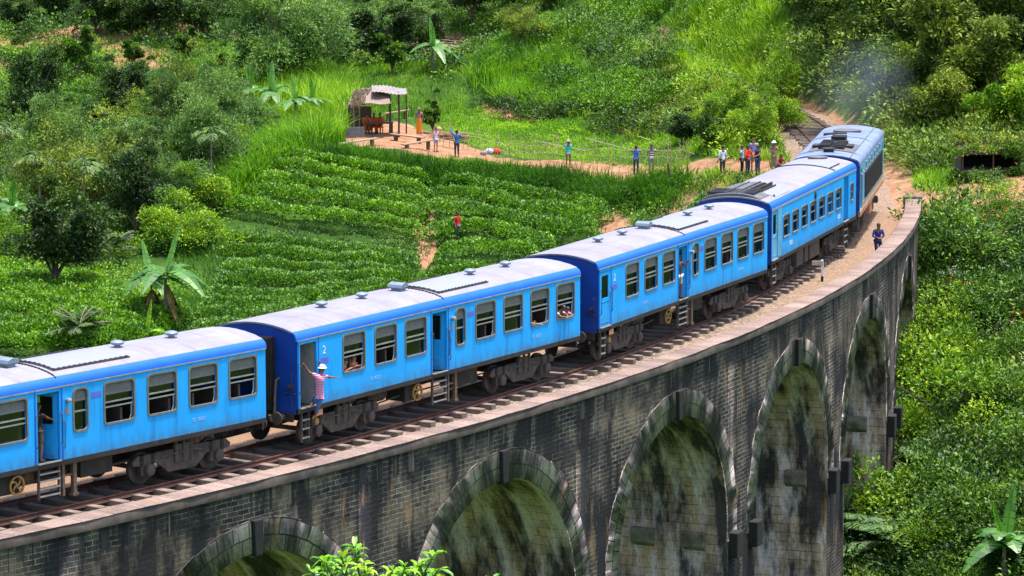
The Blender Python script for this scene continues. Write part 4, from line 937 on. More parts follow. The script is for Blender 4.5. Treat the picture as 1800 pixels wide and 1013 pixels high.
    MB().tube([(9.2, -.1, z+.03), (9.2, .95, roof_z(.95)+.06)], .07, 8).build('horn_pipe', M['black'], t)
    st = MB()
    for yy in (-1.02,): st.tube([(x, yy, roof_z(yy)+.012) for x in (0, L)], .016, 5)
    st.tube([(1.7, y_, roof_z(y_)+.012) for y_ in np.linspace(-1.3, 1.3, 14)], .016, 5); st.tube([(7.9, y_, roof_z(y_)+.012) for y_ in np.linspace(-1.3, 1.3, 14)], .016, 5); st.build('roof_seam', M['pod'], t)
    fn = MB(); fn.lathe([(.62, z-.02), (.66, z+.05), (.60, z+.06), (.0, z+.045)], (10.6, 0, 0), 20); fn.build('roof_fan', M['pod'], t, smooth=True)
    end_details(t, L-.05); add_bogie(t, 2.7); add_bogie(t, 10.7)
    MB().box(4.8, 8.7, -1.25, 1.25, .42, 1.08).build('fuel_tank', M['iron'], t, bevel=.06)
    MB().box(6.0, 7.4, -1.42, -1.2, .5, 1.08).build('battery_box', M['orange'], t, bevel=.03)
    return t
loco = make_loco()

# ------------------------------------------------------------------ vegetation generators
def unit(v): return v/np.maximum(np.linalg.norm(v, axis=-1, keepdims=True), 1e-9)
def leaves(P, D, Ln, aspect=.42, roll=None):
    """one bent quad per leaf: base P, direction D (unit), length Ln"""
    n = len(P); up = np.array([0, 0, 1.]); S_ = np.cross(D, up + rng.normal(0, .45, (n, 3))); S_ = unit(S_); Ln = np.broadcast_to(np.asarray(Ln, float), (n,))[:, None]
    Nn = np.cross(S_, D); mid = P + D*Ln*.48 + Nn*Ln*.06; wd = S_*Ln*aspect*.5
    tip = P + D*Ln - np.array([0, 0, 1])*Ln*.10
    V = np.stack([P, mid+wd, tip, mid-wd], 1).reshape(-1, 3); Fq = np.arange(4*n).reshape(-1, 4); return V, Fq
def blades(P, L, lean, wd, droop=.55, seg=3):
    """grass blades: base P, length L, horizontal lean vectors (n,2) of unit-ish size"""
    n = len(P); L = np.broadcast_to(np.asarray(L, float), (n,))[:, None]; H = np.c_[lean, np.zeros(n)]; side = unit(np.c_[-lean[:, 1], lean[:, 0], np.zeros(n)] + rng.normal(0, .25, (n, 3)))
    rows = []
    for k in range(seg+1):
        t = k/seg; c = P + np.array([0, 0, 1.])*L*(t - droop*t*t*np.linalg.norm(lean, axis=1, keepdims=True)) + H*L*(.25*t+.75*t*t); wk = wd*(1-.93*t**1.5)*.5
        rows += [c - side*wk, c + side*wk]
    V = np.stack(rows, 1).reshape(-1, 3); b = np.arange(n)[:, None]*(2*(seg+1))
    Fq = np.concatenate([np.stack([b[:, 0]+2*k, b[:, 0]+2*k+1, b[:, 0]+2*k+3, b[:, 0]+2*k+2], 1) for k in range(seg)]); return V, Fq
def sample_poly(q, n):
    """n uniform points in a world polygon"""
    lo, hi = q.min(0), q.max(0); out = []; got = 0
    while got < n:
        p = rng.uniform(lo, hi, (max(4*n, 64), 2)); p = p[inpoly(p[:, 0], p[:, 1], q)]; out.append(p); got += len(p)
        if len(p) == 0: return np.zeros((0, 2))
    return np.concatenate(out)[:n]
def area(q): x, y = q[:, 0], q[:, 1]; return abs(np.dot(x, np.roll(y, 1))-np.dot(y, np.roll(x, 1)))/2
def keep(x, y, mind=2.6):
    """not on the railway, nor on the viaduct"""
    r = np.hypot(x-BX, y-BY); a = np.arctan2(x-BX, -(y-BY)); on = (r < RO+.4) & (r > RO-8.4) & (a < A_END+.01)
    td_ = track_dist(x, y); ix_ = np.clip(np.searchsorted(_gx, x), 0, len(_gx)-1); iy_ = np.clip(np.searchsorted(_gy, y), 0, len(_gy)-1); bare = (dirt[iy_, ix_] > .7) & (x > 19) & (y < 185); return ~bare & (td_ > mind) & ~(on & (Z(x, y) > -6)) & ~((td_ < 13) & (y > 243) & (x < 0) & (y < 262.5-(x+.5)*1.19))
class Veg:
    def __init__(s): s.V = []; s.F = []; s.T = []; s.n = 0
    def add(s, V, F, t):
        s.V.append(V); s.F.append(F+s.n); s.T.append(np.broadcast_to(t, (len(V),)) if np.ndim(t) == 0 else t); s.n += len(V)
    def build(s, name, mat, parent=None):
        return np_mesh(name, np.concatenate(s.V), np.concatenate(s.F), mat, parent, tint=np.concatenate(s.T))
def dome_leaves(vg, c, rx, rz, nl, ll, tint, asp=.42, low=-.25, lump=.25, seed=0, spread=.6):
    """leaves on and inside a lumpy dome; c base centre(s) (k,3)"""
    k = len(c); u = rng.normal(size=(k, nl, 3)); u = unit(u); u[..., 2] = np.where(u[..., 2] < low, -u[..., 2], u[..., 2])
    rad = rng.uniform(.62, 1.0, (k, nl, 1))**.6
    ph = rng.uniform(0, 6.28, (k, 1, 3)); lumpv = 1 + lump*np.sin(u*4.3+ph).prod(-1, keepdims=True)*2.0
    rx = np.broadcast_to(np.asarray(rx, float).reshape(-1, 1, 1), (k, 1, 1)); rz = np.broadcast_to(np.asarray(rz, float).reshape(-1, 1, 1), (k, 1, 1))
    sc = np.concatenate([rx, rx, rz], -1)
    P = c[:, None, :] + u*sc*rad*lumpv + np.array([0, 0, .25])*rz
    D = unit(u*np.array([1, 1, .6]) + rng.normal(0, spread, u.shape) + np.array([0, 0, .35]))
    L_ = rng.uniform(.65, 1.25, (k*nl))*ll
    V, F = leaves(P.reshape(-1, 3), D.reshape(-1, 3), L_, asp); t = np.repeat(np.broadcast_to(tint, (k,)), nl*4); vg.add(V, F, t)
def undergrowth(name, label, poly, mat, dens, r, ll, nl, y0=112., group=None, asp=.42, seed=0, tmul=1.0, mind=3.0, sq=1.0, hmul=.9, as_world=False, gap=0):
    q = poly if as_world else hitpoly(poly, y0); n = int(area(q)*dens); p = sample_poly(q, n); m = keep(p[:, 0], p[:, 1], mind)
    if gap: m &= fbm(p[:, 0]*.42, p[:, 1]*.30, 99) > gap
    p = p[m]; n = len(p)
    if n == 0: return
    nz = fbm(p[:, 0]*.22, p[:, 1]*.22, seed+11); rr = rng.uniform(r[0], r[1], n)*(.35+1.25*nz); c = np.c_[p, Z(p[:, 0], p[:, 1])-.05]
    vg = Veg(); t = np.clip(fbm(p[:, 0]*.35, p[:, 1]*.35, seed+5)*2.3-.65 + rng.normal(0, .22, n), 0, 1)*tmul
    dome_leaves(vg, c, rr, rr*hmul, nl, ll, t, asp)
    return tag(vg.build(name, M[mat]), label, 'plants' if label else None, group, 'stuff')
def grass(name, poly, mat, dens, L, wd, y0=112., lean=(0, 0), lr=.5, seed=0, droop=.55, mind=2.4, clump=0, line=None, width=1.0, tmul=1.0, tb=0.0):
    """blades over a polygon, or along a line of given width"""
    if line is not None:
        q = hitpoly(line, y0); sl_ = np.r_[0, np.cumsum(np.hypot(*np.diff(q, axis=0).T))]; n = int(sl_[-1]*width*dens); u = rng.uniform(0, sl_[-1], n)
        p = np.c_[np.interp(u, sl_, q[:, 0]), np.interp(u, sl_, q[:, 1])] + rng.uniform(-.5, .5, (n, 2))*width
    else:
        q = hitpoly(poly, y0); n = int(area(q)*dens); p = sample_poly(q, n)
    if clump:
        cc = p[::clump]; idx = rng.integers(0, len(cc), len(p)); p = cc[idx] + rng.normal(0, .22, (len(p), 2)); dirc = p - cc[idx]
    else: dirc = np.zeros_like(p)
    m = keep(p[:, 0], p[:, 1], mind); p = p[m]; dirc = dirc[m]; n = len(p)
    if n == 0: return
    z = Z(p[:, 0], p[:, 1]); a = rng.uniform(0, 2*np.pi, n); ln = rng.uniform(.1, 1, n)*lr
    LL = np.c_[np.cos(a)*ln+lean[0], np.sin(a)*ln+lean[1]] + unit(np.c_[dirc, np.full(n, 1e-3)])[:, :2]*(.6*lr if clump else 0)
    V, F = blades(np.c_[p, z-.03], rng.uniform(.6, 1.15, n)*L, LL, wd, droop)
    t = np.clip(fbm(p[:, 0]*.4, p[:, 1]*.4, seed+31)*1.4-.2 + rng.normal(0, .1, n), 0, 1)*tmul+tb; vg = Veg(); vg.add(V, F, np.repeat(t, 8))
    return tag(vg.build(name, M[mat]), kind='stuff')
def tea_rows(label, top, bot, n, width=1.15, h=.75, mat='tea', dens=250, ll=.17, group='clipped tea bushes on the terraces'):
    """rows of clipped tea bushes grown together; rows run between two photo lines laid on the ground"""
    vg = Veg(); T, B = np.array(top, float), np.array(bot, float)
    if len(T) != len(B): u = np.linspace(0, 1, 6); f = lambda A: np.c_[np.interp(u, np.linspace(0, 1, len(A)), A[:, 0]), np.interp(u, np.linspace(0, 1, len(A)), A[:, 1])]; T, B = f(T), f(B)
    for k in range(n):
        t = k/max(n-1, 1); q = hitpoly([tuple(p) for p in T*(1-t)+B*t]); sl_ = np.r_[0, np.cumsum(np.hypot(*np.diff(q, axis=0).T))]; Ln = sl_[-1]
        m = int(Ln*(width+2*h*.8)*dens); u = rng.uniform(0, Ln, m); x = np.interp(u, sl_, q[:, 0]); y = np.interp(u, sl_, q[:, 1]); e = .3
        dx = np.interp(u+e, sl_, q[:, 0])-np.interp(u-e, sl_, q[:, 0]); dy = np.interp(u+e, sl_, q[:, 1])-np.interp(u-e, sl_, q[:, 1]); dl = np.hypot(dx, dy)+1e-6; nx_, ny_ = -dy/dl, dx/dl
        # the bushes bulge one by one along the row
        ph = vnoise(u*.9+k*31, np.zeros(m)+k*7, 3); bul = .62+.40*np.abs(np.sin(u*math.pi/1.35+ph*4))**.5+.55*(ph-.5); end = np.clip(np.minimum(u, Ln-u)/.55, 0, 1)**.5
        v = rng.uniform(-1, 1, m); v = np.sign(v)*np.abs(v)**.8; prof = (1-np.abs(v)**3.2)**.45; w2 = width*.5*bul*(.85+.3*end)
        hz = h*(.72+.3*bul)*prof*end; side = np.abs(v) > .93; hh = np.where(side, hz*rng.uniform(0, 1, m), hz*rng.uniform(.88, 1.05, m)); wob = (vnoise(u*.35, np.zeros(m)+k*3.3, 8)-.5)*.9
        px_, py_ = x+nx_*(v*w2+wob), y+ny_*(v*w2+wob); P = np.stack([px_, py_, Z(px_, py_)+hh], 1); ok = (rng.uniform(size=m) > .5*(ph > .93))
        P, v_, u_, hz_ = P[ok], v[ok], u[ok], hz[ok]; N_ = np.stack([nx_[ok]*v_*1.1, ny_[ok]*v_*1.1, np.where(np.abs(v_) > .9, .15, .8)], 1); m = len(P)
        D = unit(unit(N_)+rng.normal(0, .5, (m, 3))); V, F = leaves(P, D, rng.uniform(.6, 1.25, m)*ll, .46); young = fbm(u_*1.6, v_*1.2+k*5, 21)
        tt = np.clip(np.where(np.abs(v_) > .86, .08, .30+.75*(young-.28))+rng.normal(0, .10, m), 0, 1); vg.add(V, F, np.repeat(tt, 4))  # row flanks tinted dark: side shading put into the leaf colour
    return tag(vg.build('tea_hedge', M[mat]), label, 'tea bushes', group, 'thing')

# ---- plant prototypes: each is a thing with trunk and crown
def taper_tube(mb, pts, r0, r1, n=7): mb.tube(pts, list(np.linspace(r0, r1, len(pts))), n)
def make_tree(name, label, cat, h, cr, mat, nclump=26, nl=210, ll=.22, trunk_h=.45, bark='bark', flat=.75, spread=1.0, asp=.42, seed=1, group=None, csize=.34, low=-.35):
    """tapered trunk with limbs, crown of many leaf clumps with gaps"""
    r_ = np.random.default_rng(seed); t = thing(name, label, cat, (0, 0, 0), 0, group); mb = MB(); tp = Vector((r_.uniform(-.15, .15), r_.uniform(-.15, .15), h*trunk_h))
    taper_tube(mb, [(0, 0, -.3), (tp.x*.3, tp.y*.2, h*trunk_h*.5), tuple(tp), (tp.x*1.3, tp.y*1.3, h*.8)], .035*h*.6+.04, .02)
    cs = []; zc = h*(trunk_h+(1-trunk_h)*.5); zr = h*(1-trunk_h)*.5*flat*1.25
    nl_ = max(5, nclump//6); per = max(3, nclump//nl_)
    for i in range(nl_):
        az = i*2.4+r_.uniform(-.4, .4); up = r_.uniform(-.25, 1.0); ln = r_.uniform(.55, 1.1); e = np.array([math.cos(az)*cr*ln*spread*math.cos(up*1.1), math.sin(az)*cr*ln*spread*math.cos(up*1.1), zc+zr*math.sin(up*1.45)*r_.uniform(.8, 1.1)])
        b0 = np.array(tp)*r_.uniform(.7, 1.05); taper_tube(mb, [tuple(b0), tuple((b0+e)/2+np.array([0, 0, .12*h*.3])), tuple(e)], .03+.012*h, .015, 5)
        for j in range(per): f = r_.uniform(.35, 1.08); cs.append(b0*(1-f)+e*f+r_.normal(0, cr*.17, 3))
    cs = cs[:nclump]; nclump = len(cs)
    mb.build('trunk', M[bark], t, smooth=True); cs = np.array(cs); vg = Veg(); rs = r_.uniform(.5, 1.3, nclump)*cr*csize*.86
    dome_leaves(vg, cs-np.c_[np.zeros((nclump, 2)), rs*.2], rs, rs*.8, nl, ll, r_.uniform(.05, .9, nclump), asp, low=low, spread=.75)
    vg.build('crown', M[mat], t); return t
def make_shrub(name, label, h, r, mat, n=14, nl=130, ll=.16, seed=2, asp=.42, twig=True):
    r_ = np.random.default_rng(seed); t = thing(name, label, 'shrub'); cs = np.c_[r_.normal(0, r*.42, (n, 2)), r_.uniform(.05, .62, n)*h]; vg = Veg(); rs = r_.uniform(.3, .55, n)*r
    dome_leaves(vg, cs, rs, rs, nl, ll, r_.uniform(.05, .95, n), asp); vg.build('foliage', M[mat], t); mb = MB()
    for c in cs[:7]: taper_tube(mb, [(0, 0, -.15), (c[0]*.5, c[1]*.5, c[2]*.6), tuple(c+np.array([0, 0, rs[0]*.5]))], .035, .01, 5)
    mb.build('stem', M['bark'], t); return t
def banana_leaf(L, wd, yaw, rise, droop, seed=0, nseg=9, fold=.25, base=(0, 0, 0), torn=.35):
    r_ = np.random.default_rng(seed); ca, sa = math.cos(yaw), math.sin(yaw); V = []; F = []
    pts = []
    for k in range(nseg+1):
        t = k/nseg; hor = L*(t*math.cos(rise)+.25*t*t*droop); ver = L*(t*math.sin(rise)-droop*t*t*.85); pts.append(np.array([hor*ca, hor*sa, ver])+base)
    sd_ = np.array([-sa, ca, 0])
    for k in range(1, nseg):
        t0, t1 = k/nseg, (k+1)/nseg; w0, w1 = wd*math.sin(math.pi*t0**.75)**.7, wd*math.sin(math.pi*min(t1, .97)**.75)**.7
        for sg in (-1, 1):
            dr = np.array([0, 0, -fold*(1+r_.uniform(-torn, torn))]); ex = (pts[min(k+1, nseg)]-pts[k])*r_.uniform(0, .12)
            a, b = pts[k], pts[k+1]; V += [a, b-ex*.3, b+(sd_*sg+dr)*w1*.5*r_.uniform(.9, 1)-ex, a+(sd_*sg+dr)*w0*.5+ex]; n = len(V)-4; F.append((n, n+1, n+2, n+3))
    stem = pts[:3]
    return np.array(V), np.array(F), pts
def make_banana(name, label, h, nleaf=8, L=1.9, seed=3, young=2, dead=3, mat='banana', group=None, wd=.52, stalk=.55):
    r_ = np.random.default_rng(seed); t = thing(name, label, 'banana plant', (0, 0, 0), 0, group); hs = h*stalk
    MB().tube([(0, 0, -.2), (.03, .02, hs*.5), (.0, .03, hs)], [.15, .12, .07], 8).build('trunk', M['dead'] if dead > 4 else M['bark_pale'], t, smooth=True)
    for k in range(nleaf):
        vg = Veg(); yaw = 2.4*k + r_.uniform(-.3, .3); rise = r_.uniform(.6, 1.2) if k >= young else r_.uniform(1.25, 1.5); dr = r_.uniform(.8, 1.3) if k >= young else .05
        V, F, pts = banana_leaf(L*r_.uniform(.8, 1.1), wd*(1 if k >= young else .6), yaw, rise, dr, seed*50+k, base=np.array([0, 0, hs*.95]), fold=.18 if k >= young else .08)
        vg.add(V, F, r_.uniform(0, .6) if k >= young else .95); lf = vg.build('leaf', M[mat if dead <= 4 else 'dead'], t)
        MB().tube([tuple(p+np.array([0, 0, -.01])) for p in pts], [.03]*3+[.015]*(len(pts)-3), 5).build('midrib', M['bright'] if dead <= 4 else M['dead'], lf)
    for k in range(dead):
        vg = Veg(); V, F, pts = banana_leaf(L*.6, .35, r_.uniform(0, 6.28), -1.0, .5, seed*70+k, base=np.array([0, 0, hs*.85]), fold=.5); vg.add(V, F, r_.uniform(0, .5)); vg.build('dead_leaf', M['dead'], t)
    return t
def make_palm(name, label, h, nf=14, L=1.5, seed=4, mat='bush', trunk=True, fan=False, wd=.05, droop=.8, rs_=(.1, 1.25)):
    r_ = np.random.default_rng(seed); t = thing(name, label, 'palm'); 
    if trunk: MB().tube([(0, 0, -.3), (.05, 0, h*.5), (0, .02, h)], [.09, .07, .055], 8).build('trunk', M['bark_pale'], t, smooth=True)
    for k in range(nf):
        yaw = 2.4*k; rise = r_.uniform(*rs_); ca, sa = math.cos(yaw), math.sin(yaw); m = 26; tt = np.linspace(.12, 1, m)
        sp = np.stack([L*(tt*math.cos(rise)+.2*tt**2)*ca, L*(tt*math.cos(rise)+.2*tt**2)*sa, h+L*(tt*math.sin(rise)-droop*tt**2*.7)], 1); vg = Veg()
        d = unit(np.gradient(sp, axis=0)); sd_ = np.array([-sa, ca, 0])
        for sg in (-1, 1):
            D = unit(d*.75+sd_*sg*.9+np.array([0, 0, -.25])); V, F = leaves(sp, D, L*.34*np.sin(np.pi*np.clip(tt, .1, .93))**.6, .16); vg.add(V, F, r_.uniform(0, .8))
        fr = vg.build('frond', M[mat], t); MB().tube([tuple(p) for p in sp[::5]], .014, 4).build('midrib', M['bark_pale'], fr)
    return t

# ------------------------------------------------------------------ ground cover by region (photo outline -> ground)
undergrowth('undergrowth', None, [(-60,0),(400,0),(400,70),(180,66),(-60,66)], 'bush', .55, (.7,1.5), .30, 130, seed=1)
undergrowth('undergrowth', None, [(-80,75),(420,60),(440,130),(420,250),(-80,250)], 'bright', .2, (.35,.8), .22, 90, seed=2, tmul=.7)
undergrowth('undergrowth', None, [(-80,75),(420,60),(440,130),(420,250),(-80,250)], 'bush', .12, (.7,1.5), .26, 200, seed=32)
undergrowth('undergrowth', None, [(-80,200),(420,180),(420,420),(-80,430)], 'dark', .14, (.8,1.8), .26, 240, seed=33)
undergrowth('undergrowth', None, [(100,230),(420,200),(430,330),(150,360)], 'grey', .25, (.8,1.7), .28, 230, seed=34, asp=.25)
grass('grass', [(-80,70),(420,70),(430,330),(-80,330)], 'grass', 3, .7, .07, seed=31, clump=10)
undergrowth('undergrowth', None, [(-80,250),(420,240),(400,330),(330,420),(-80,430)], 'bush', .4, (.7,1.6), .25, 230, seed=3)
undergrowth('undergrowth', None, [(-80,330),(380,330),(400,460),(-80,470)], 'bright', .4, (.6,1.3), .22, 200, seed=4, tmul=.8)
undergrowth('undergrowth', None, [(-60,455),(320,450),(330,600),(-60,640)], 'bright', .4, (.35,.8), .18, 140, seed=5, tmul=.85)
undergrowth('undergrowth', None, [(780,-60),(1010,-60),(1010,25),(900,60),(800,60)], 'bush', .4, (.8,1.6), .28, 160, seed=36)
grass('grass', [(420,-40),(1020,-40),(1000,40),(820,130),(420,130)], 'grass', 14, .5, .07, seed=37)
undergrowth('undergrowth', None, [(590,0),(1000,0),(830,110),(800,160),(600,120)], 'bush', .55, (.6,1.3), .26, 120, seed=6)
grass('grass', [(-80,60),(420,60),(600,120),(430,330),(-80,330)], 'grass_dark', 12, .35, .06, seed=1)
grass('grass', [(420,130),(620,110),(820,110),(820,190),(600,235),(430,240)], 'grass', 34, .45, .06, seed=2)
# bright plot behind the fence and the verge
grass('plot_grass', [(800,165),(850,190),(1000,208),(1150,235),(1220,262),(1210,296),(1000,282),(900,274),(840,262),(760,225),(770,180)], 'lawn', 75, .22, .05, lr=.8, seed=3)
undergrowth('plot_herbs', None, [(790,180),(850,192),(1000,212),(1150,240),(1100,268),(900,250),(790,225)], 'lawn', 1.6, (.18,.38), .13, 46, seed=7)
# reeds and tall grass left of the hut, down the spur
grass('tall_grass', [(470,150),(600,140),(628,190),(600,240),(560,262),(470,262),(440,200)], 'grass', 55, 2.1, .07, lr=.55, seed=4, clump=25, tb=.1)
grass('tall_grass', [(380,330),(450,240),(560,235),(600,250),(540,275),(470,310),(400,375)], 'grass_dark', 62, 1.9, .07, lean=(-.15,-.35), lr=.5, seed=5, clump=22, tb=.12)
undergrowth('undergrowth', None, [(430,130),(620,125),(620,180),(440,200)], 'bright', .7, (.4,.8), .24, 100, seed=8)
# the grass bank hanging over the tea
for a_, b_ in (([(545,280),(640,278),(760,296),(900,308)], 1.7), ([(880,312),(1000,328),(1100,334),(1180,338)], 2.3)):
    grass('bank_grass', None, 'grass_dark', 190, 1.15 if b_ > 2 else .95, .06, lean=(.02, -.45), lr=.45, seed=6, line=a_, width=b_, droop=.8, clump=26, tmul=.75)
grass('bank_grass', None, 'grass', 90, .55, .05, lean=(.0, -.3), lr=.5, seed=7, line=[(545,268),(640,268),(760,286),(900,298),(1000,311),(1180,318)], width=.9, clump=20, tb=.1)  # raised tint paints a highlight along the top of the bank
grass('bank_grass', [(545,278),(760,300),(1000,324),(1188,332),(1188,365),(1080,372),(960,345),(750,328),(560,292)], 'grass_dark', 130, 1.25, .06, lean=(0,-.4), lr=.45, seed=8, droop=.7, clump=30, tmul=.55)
undergrowth('undergrowth', None, [(1090,368),(1190,362),(1190,385),(1090,410)], 'bush', 1.4, (.3,.6), .16, 80, seed=9)
undergrowth('undergrowth', None, [(1195,322),(1230,312),(1340,318),(1400,330),(1320,372),(1195,385)], 'bush', 1.2, (.35,.75), .18, 100, seed=10)
grass('verge_grass', None, 'grass', 90, .6, .05, lr=.6, seed=9, line=[(1200,325),(1260,318),(1330,322)], width=1.6, clump=18)
# between the tea beds
grass('grass', [(310,440),(400,410),(560,430),(740,480),(760,500),(560,560),(300,600)], 'grass_dark', 70, .45, .05, seed=10, tmul=.7)
grass('grass', [(400,300),(560,280),(1060,360),(1080,440),(740,520),(400,440)], 'grass_dark', 14, .3, .05, seed=11, tmul=.5)
tea_rows('left tea terrace of bright clipped rows just under the hanging grass bank', [(492,291),(567,297),(665,312),(758,330)], [(402,374),(520,392),(640,404),(748,420)], 5, width=1.35, h=.85)
tea_rows('right tea terrace between the footpath and the grass bank, behind the man in red', [(772,337),(824,334),(899,350),(995,366)], [(742,384),(800,390),(880,398),(1035,420)], 3, width=1.6, h=.9)
tea_rows('rounded block of tea bushes in front of the man in red, touching the carriage roof', [(757,430),(807,412),(870,414),(965,440)], [(765,460),(820,460),(880,458),(945,456)], 2, width=1.7, h=.9)
tea_rows('small rounded tea bushes at the right end of the terraces by the bare earth', [(1000,362),(1050,368)], [(988,392),(1062,398)], 3)
tea_rows('large shade-toned lower tea slope directly behind the first two carriages', [(402,432),(560,444),(640,452),(736,474)], [(335,596),(450,600),(560,575),(700,540)], 8, width=1.25, mat='tea_dark', h=.7)
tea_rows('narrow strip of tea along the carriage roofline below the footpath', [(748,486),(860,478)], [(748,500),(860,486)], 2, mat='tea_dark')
tea_rows('sloping field of light green tea left of the tall banana plant', [(-30,470),(60,490),(200,532),(320,578)], [(-30,612),(60,612),(160,612),(250,612)], 9, mat='tea', h=.6)
tea_rows('tea bushes grown wild across the face of the central mound', [(985,140),(1080,152),(1185,182)], [(955,172),(1060,196),(1150,206)], 3, h=1.0, width=1.5)
tea_rows('tea bushes on top of the central mound', [(1035,-12),(1195,-5)], [(1020,40),(1125,62)], 5, h=.9)
tea_rows('bright tea bushes along the left ridge of the central mound', [(1005,22),(930,64),(842,114)], [(1020,45),(945,88),(855,135)], 3, h=.9)
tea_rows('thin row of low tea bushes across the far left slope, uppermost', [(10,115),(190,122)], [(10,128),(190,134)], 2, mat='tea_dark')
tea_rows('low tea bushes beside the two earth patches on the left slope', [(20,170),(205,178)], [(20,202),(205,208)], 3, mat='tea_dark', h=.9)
undergrowth('undergrowth', None, [(395,405),(560,424),(745,430),(745,470),(640,455),(560,446),(400,436)], 'dark', 3.0, (.25,.5), .15, 60, seed=51)  # dark-leaved strips between beds: bank shade put into the leaf colour
undergrowth('undergrowth', None, [(750,425),(880,400),(975,430),(970,445),(860,412),(760,440)], 'dark', 2.0, (.25,.45), .15, 60, seed=52)
# the mound
MOUND = [(825,130),(950,40),(1010,-30),(1395,-30),(1385,200),(1400,300),(1290,300),(1200,262),(1100,232),(990,208),(840,180)]
grass('mound_grass', MOUND, 'grass', 26, .8, .06, lr=.6, seed=12, clump=20)
undergrowth('mound_shrubs', None, [(840,172),(1000,192),(1160,216),(1160,232),(1000,210),(840,190)], 'dark', 1.1, (.6,1.3), .2, 220, seed=46)  # dark-leaved band added so the mound's foot reads as shaded
undergrowth('mound_shrubs', None, [(860,110),(1000,60),(1180,90),(1180,190),(1000,180),(860,160)], 'bush', .22, (1.0,2.0), .24, 380, seed=47)
grass('mound_grass', [(830,150),(880,90),(1000,90),(1060,150),(1000,205),(880,190)], 'grass_dark', 75, 1.7, .07, lean=(0,-.25), lr=.5, seed=13, clump=30, tb=.15)
grass('mound_grass', [(860,100),(960,50),(1060,60),(1000,120),(900,140)], 'grass', 60, 1.4, .07, lr=.5, seed=14, clump=26, tb=.2)
grass('mound_grass', [(1180,40),(1300,-20),(1385,10),(1385,180),(1260,150),(1180,110)], 'grass', 60, 1.5, .07, lr=.5, seed=15, clump=26, tb=.3)
grass('dry_grass', [(1150,90),(1385,60),(1395,270),(1280,230),(1120,215)], 'grass_pale', 26, 1.2, .06, lr=.6, seed=16, clump=18)
undergrowth('mound_shrubs', None, [(1000,60),(1200,80),(1200,225),(1080,215),(980,180)], 'bush', .6, (.6,1.2), .23, 190, seed=12)
undergrowth('mound_shrubs', None, [(1100,150),(1210,120),(1240,240),(1120,232)], 'olive', .7, (.5,1.1), .21, 170, seed=13)
undergrowth('mound_shrubs', None, [(1210,180),(1390,150),(1400,290),(1290,290),(1215,262)], 'bright', .6, (.5,1.2), .21, 200, seed=14)
undergrowth('mound_shrubs', None, [(1080,185),(1180,180),(1230,250),(1120,240)], 'dark', .7, (.5,.95), .18, 120, seed=15)
undergrowth('mound_shrubs', None, [(1190,-20),(1390,-20),(1390,150),(1300,170),(1200,80)], 'bright', .35, (.6,1.4), .24, 180, seed=16)
# right-hand thicket
RH = [(1385,-40),(1900,-40),(2150,-40),(2150,330),(1900,310),(1700,300),(1620,320),(1560,250),(1480,205),(1395,180)]
undergrowth('thicket', None, RH, 'thicket', .6, (.8,1.9), .27, 260, seed=17, mind=3.6)
undergrowth('thicket', None, [(1600,0),(1900,-40),(1900,250),(1700,290),(1620,260),(1580,120)], 'olive', .4, (.8,1.8), .27, 240, seed=18, mind=4)
undergrowth('thicket', None, [(1650,60),(1900,-40),(1900,200),(1700,270),(1620,270)], 'bright', .35, (.7,1.5), .26, 220, seed=19, mind=4)
undergrowth('dry_twigs', None, [(1380,20),(1500,60),(1530,205),(1480,215),(1395,200)], 'brown', .9, (.5,1.1), .20, 90, seed=20, mind=2.9, asp=.12)
grass('dry_grass', [(1560,120),(1640,160),(1600,300),(1540,250)], 'grass_pale', 24, 1.0, .06, lr=.6, seed=17, clump=20, mind=3.2, tmul=.6)
grass('verge_grass', [(1600,290),(1660,300),(1700,330),(1640,345),(1605,330)], 'grass', 70, .7, .06, lr=.6, seed=18, clump=24, mind=3.8)
# right-hand slope below the viaduct end
SL = [(1635,350),(1900,330),(2100,340),(2150,640),(2150,1100),(1440,1100),(1480,900),(1560,800),(1610,620)]
undergrowth('undergrowth', None, SL, 'bush', .62, (.7,1.7), .22, 280, seed=21, mind=3.2, gap=.43)
undergrowth('undergrowth', None, SL, 'bright', .3, (.45,1.0), .19, 190, seed=22, mind=3.2, gap=.47)
undergrowth('undergrowth', None, [(1480,760),(1640,700),(1700,900),(1700,1100),(1450,1100)], 'dark', .7, (.7,1.4), .20, 230, seed=23)
grass('tall_grass', [(1635,370),(1740,360),(1760,470),(1660,560),(1620,520)], 'grass_dark', 70, 1.3, .06, lr=.7, seed=19, clump=34, tb=.1)
grass('tall_grass', SL, 'grass', 9, 1.3, .06, lr=.7, seed=20, clump=22)
undergrowth('undergrowth', None, SL, 'thicket', .12, (1.0,2.2), .25, 420, seed=45, mind=3.2, gap=.5)
aa_ = np.linspace(1.0, 1.475, 14)
undergrowth('undergrowth', None, np.array([W(a, -.5, 0)[:2] for a in aa_]+[W(a, -9, 0)[:2] for a in aa_[::-1]]), 'bush', 1.6, (.5,1.2), .20, 160, seed=41, as_world=True, mind=3.2)
undergrowth('undergrowth', None, np.array([W(a, 9.2, 0)[:2] for a in aa_[2:]]+[W(a, -1, 0)[:2] for a in aa_[2:][::-1]]), 'bush', .8, (.5,1.1), .20, 150, seed=44, as_world=True, mind=3.2)
undergrowth('undergrowth', None, np.array([W(a, 8.6, 0)[:2] for a in aa_]+[W(a, 20, 0)[:2] for a in aa_[::-1]]), 'bush', .8, (.4,1.0), .22, 110, seed=42, as_world=True, mind=3.2)
undergrowth('undergrowth', None, [(1500,950),(1700,930),(1700,1100),(1400,1100)], 'bush', 1.6, (.4,.9), .2, 120, seed=43, y0=120)
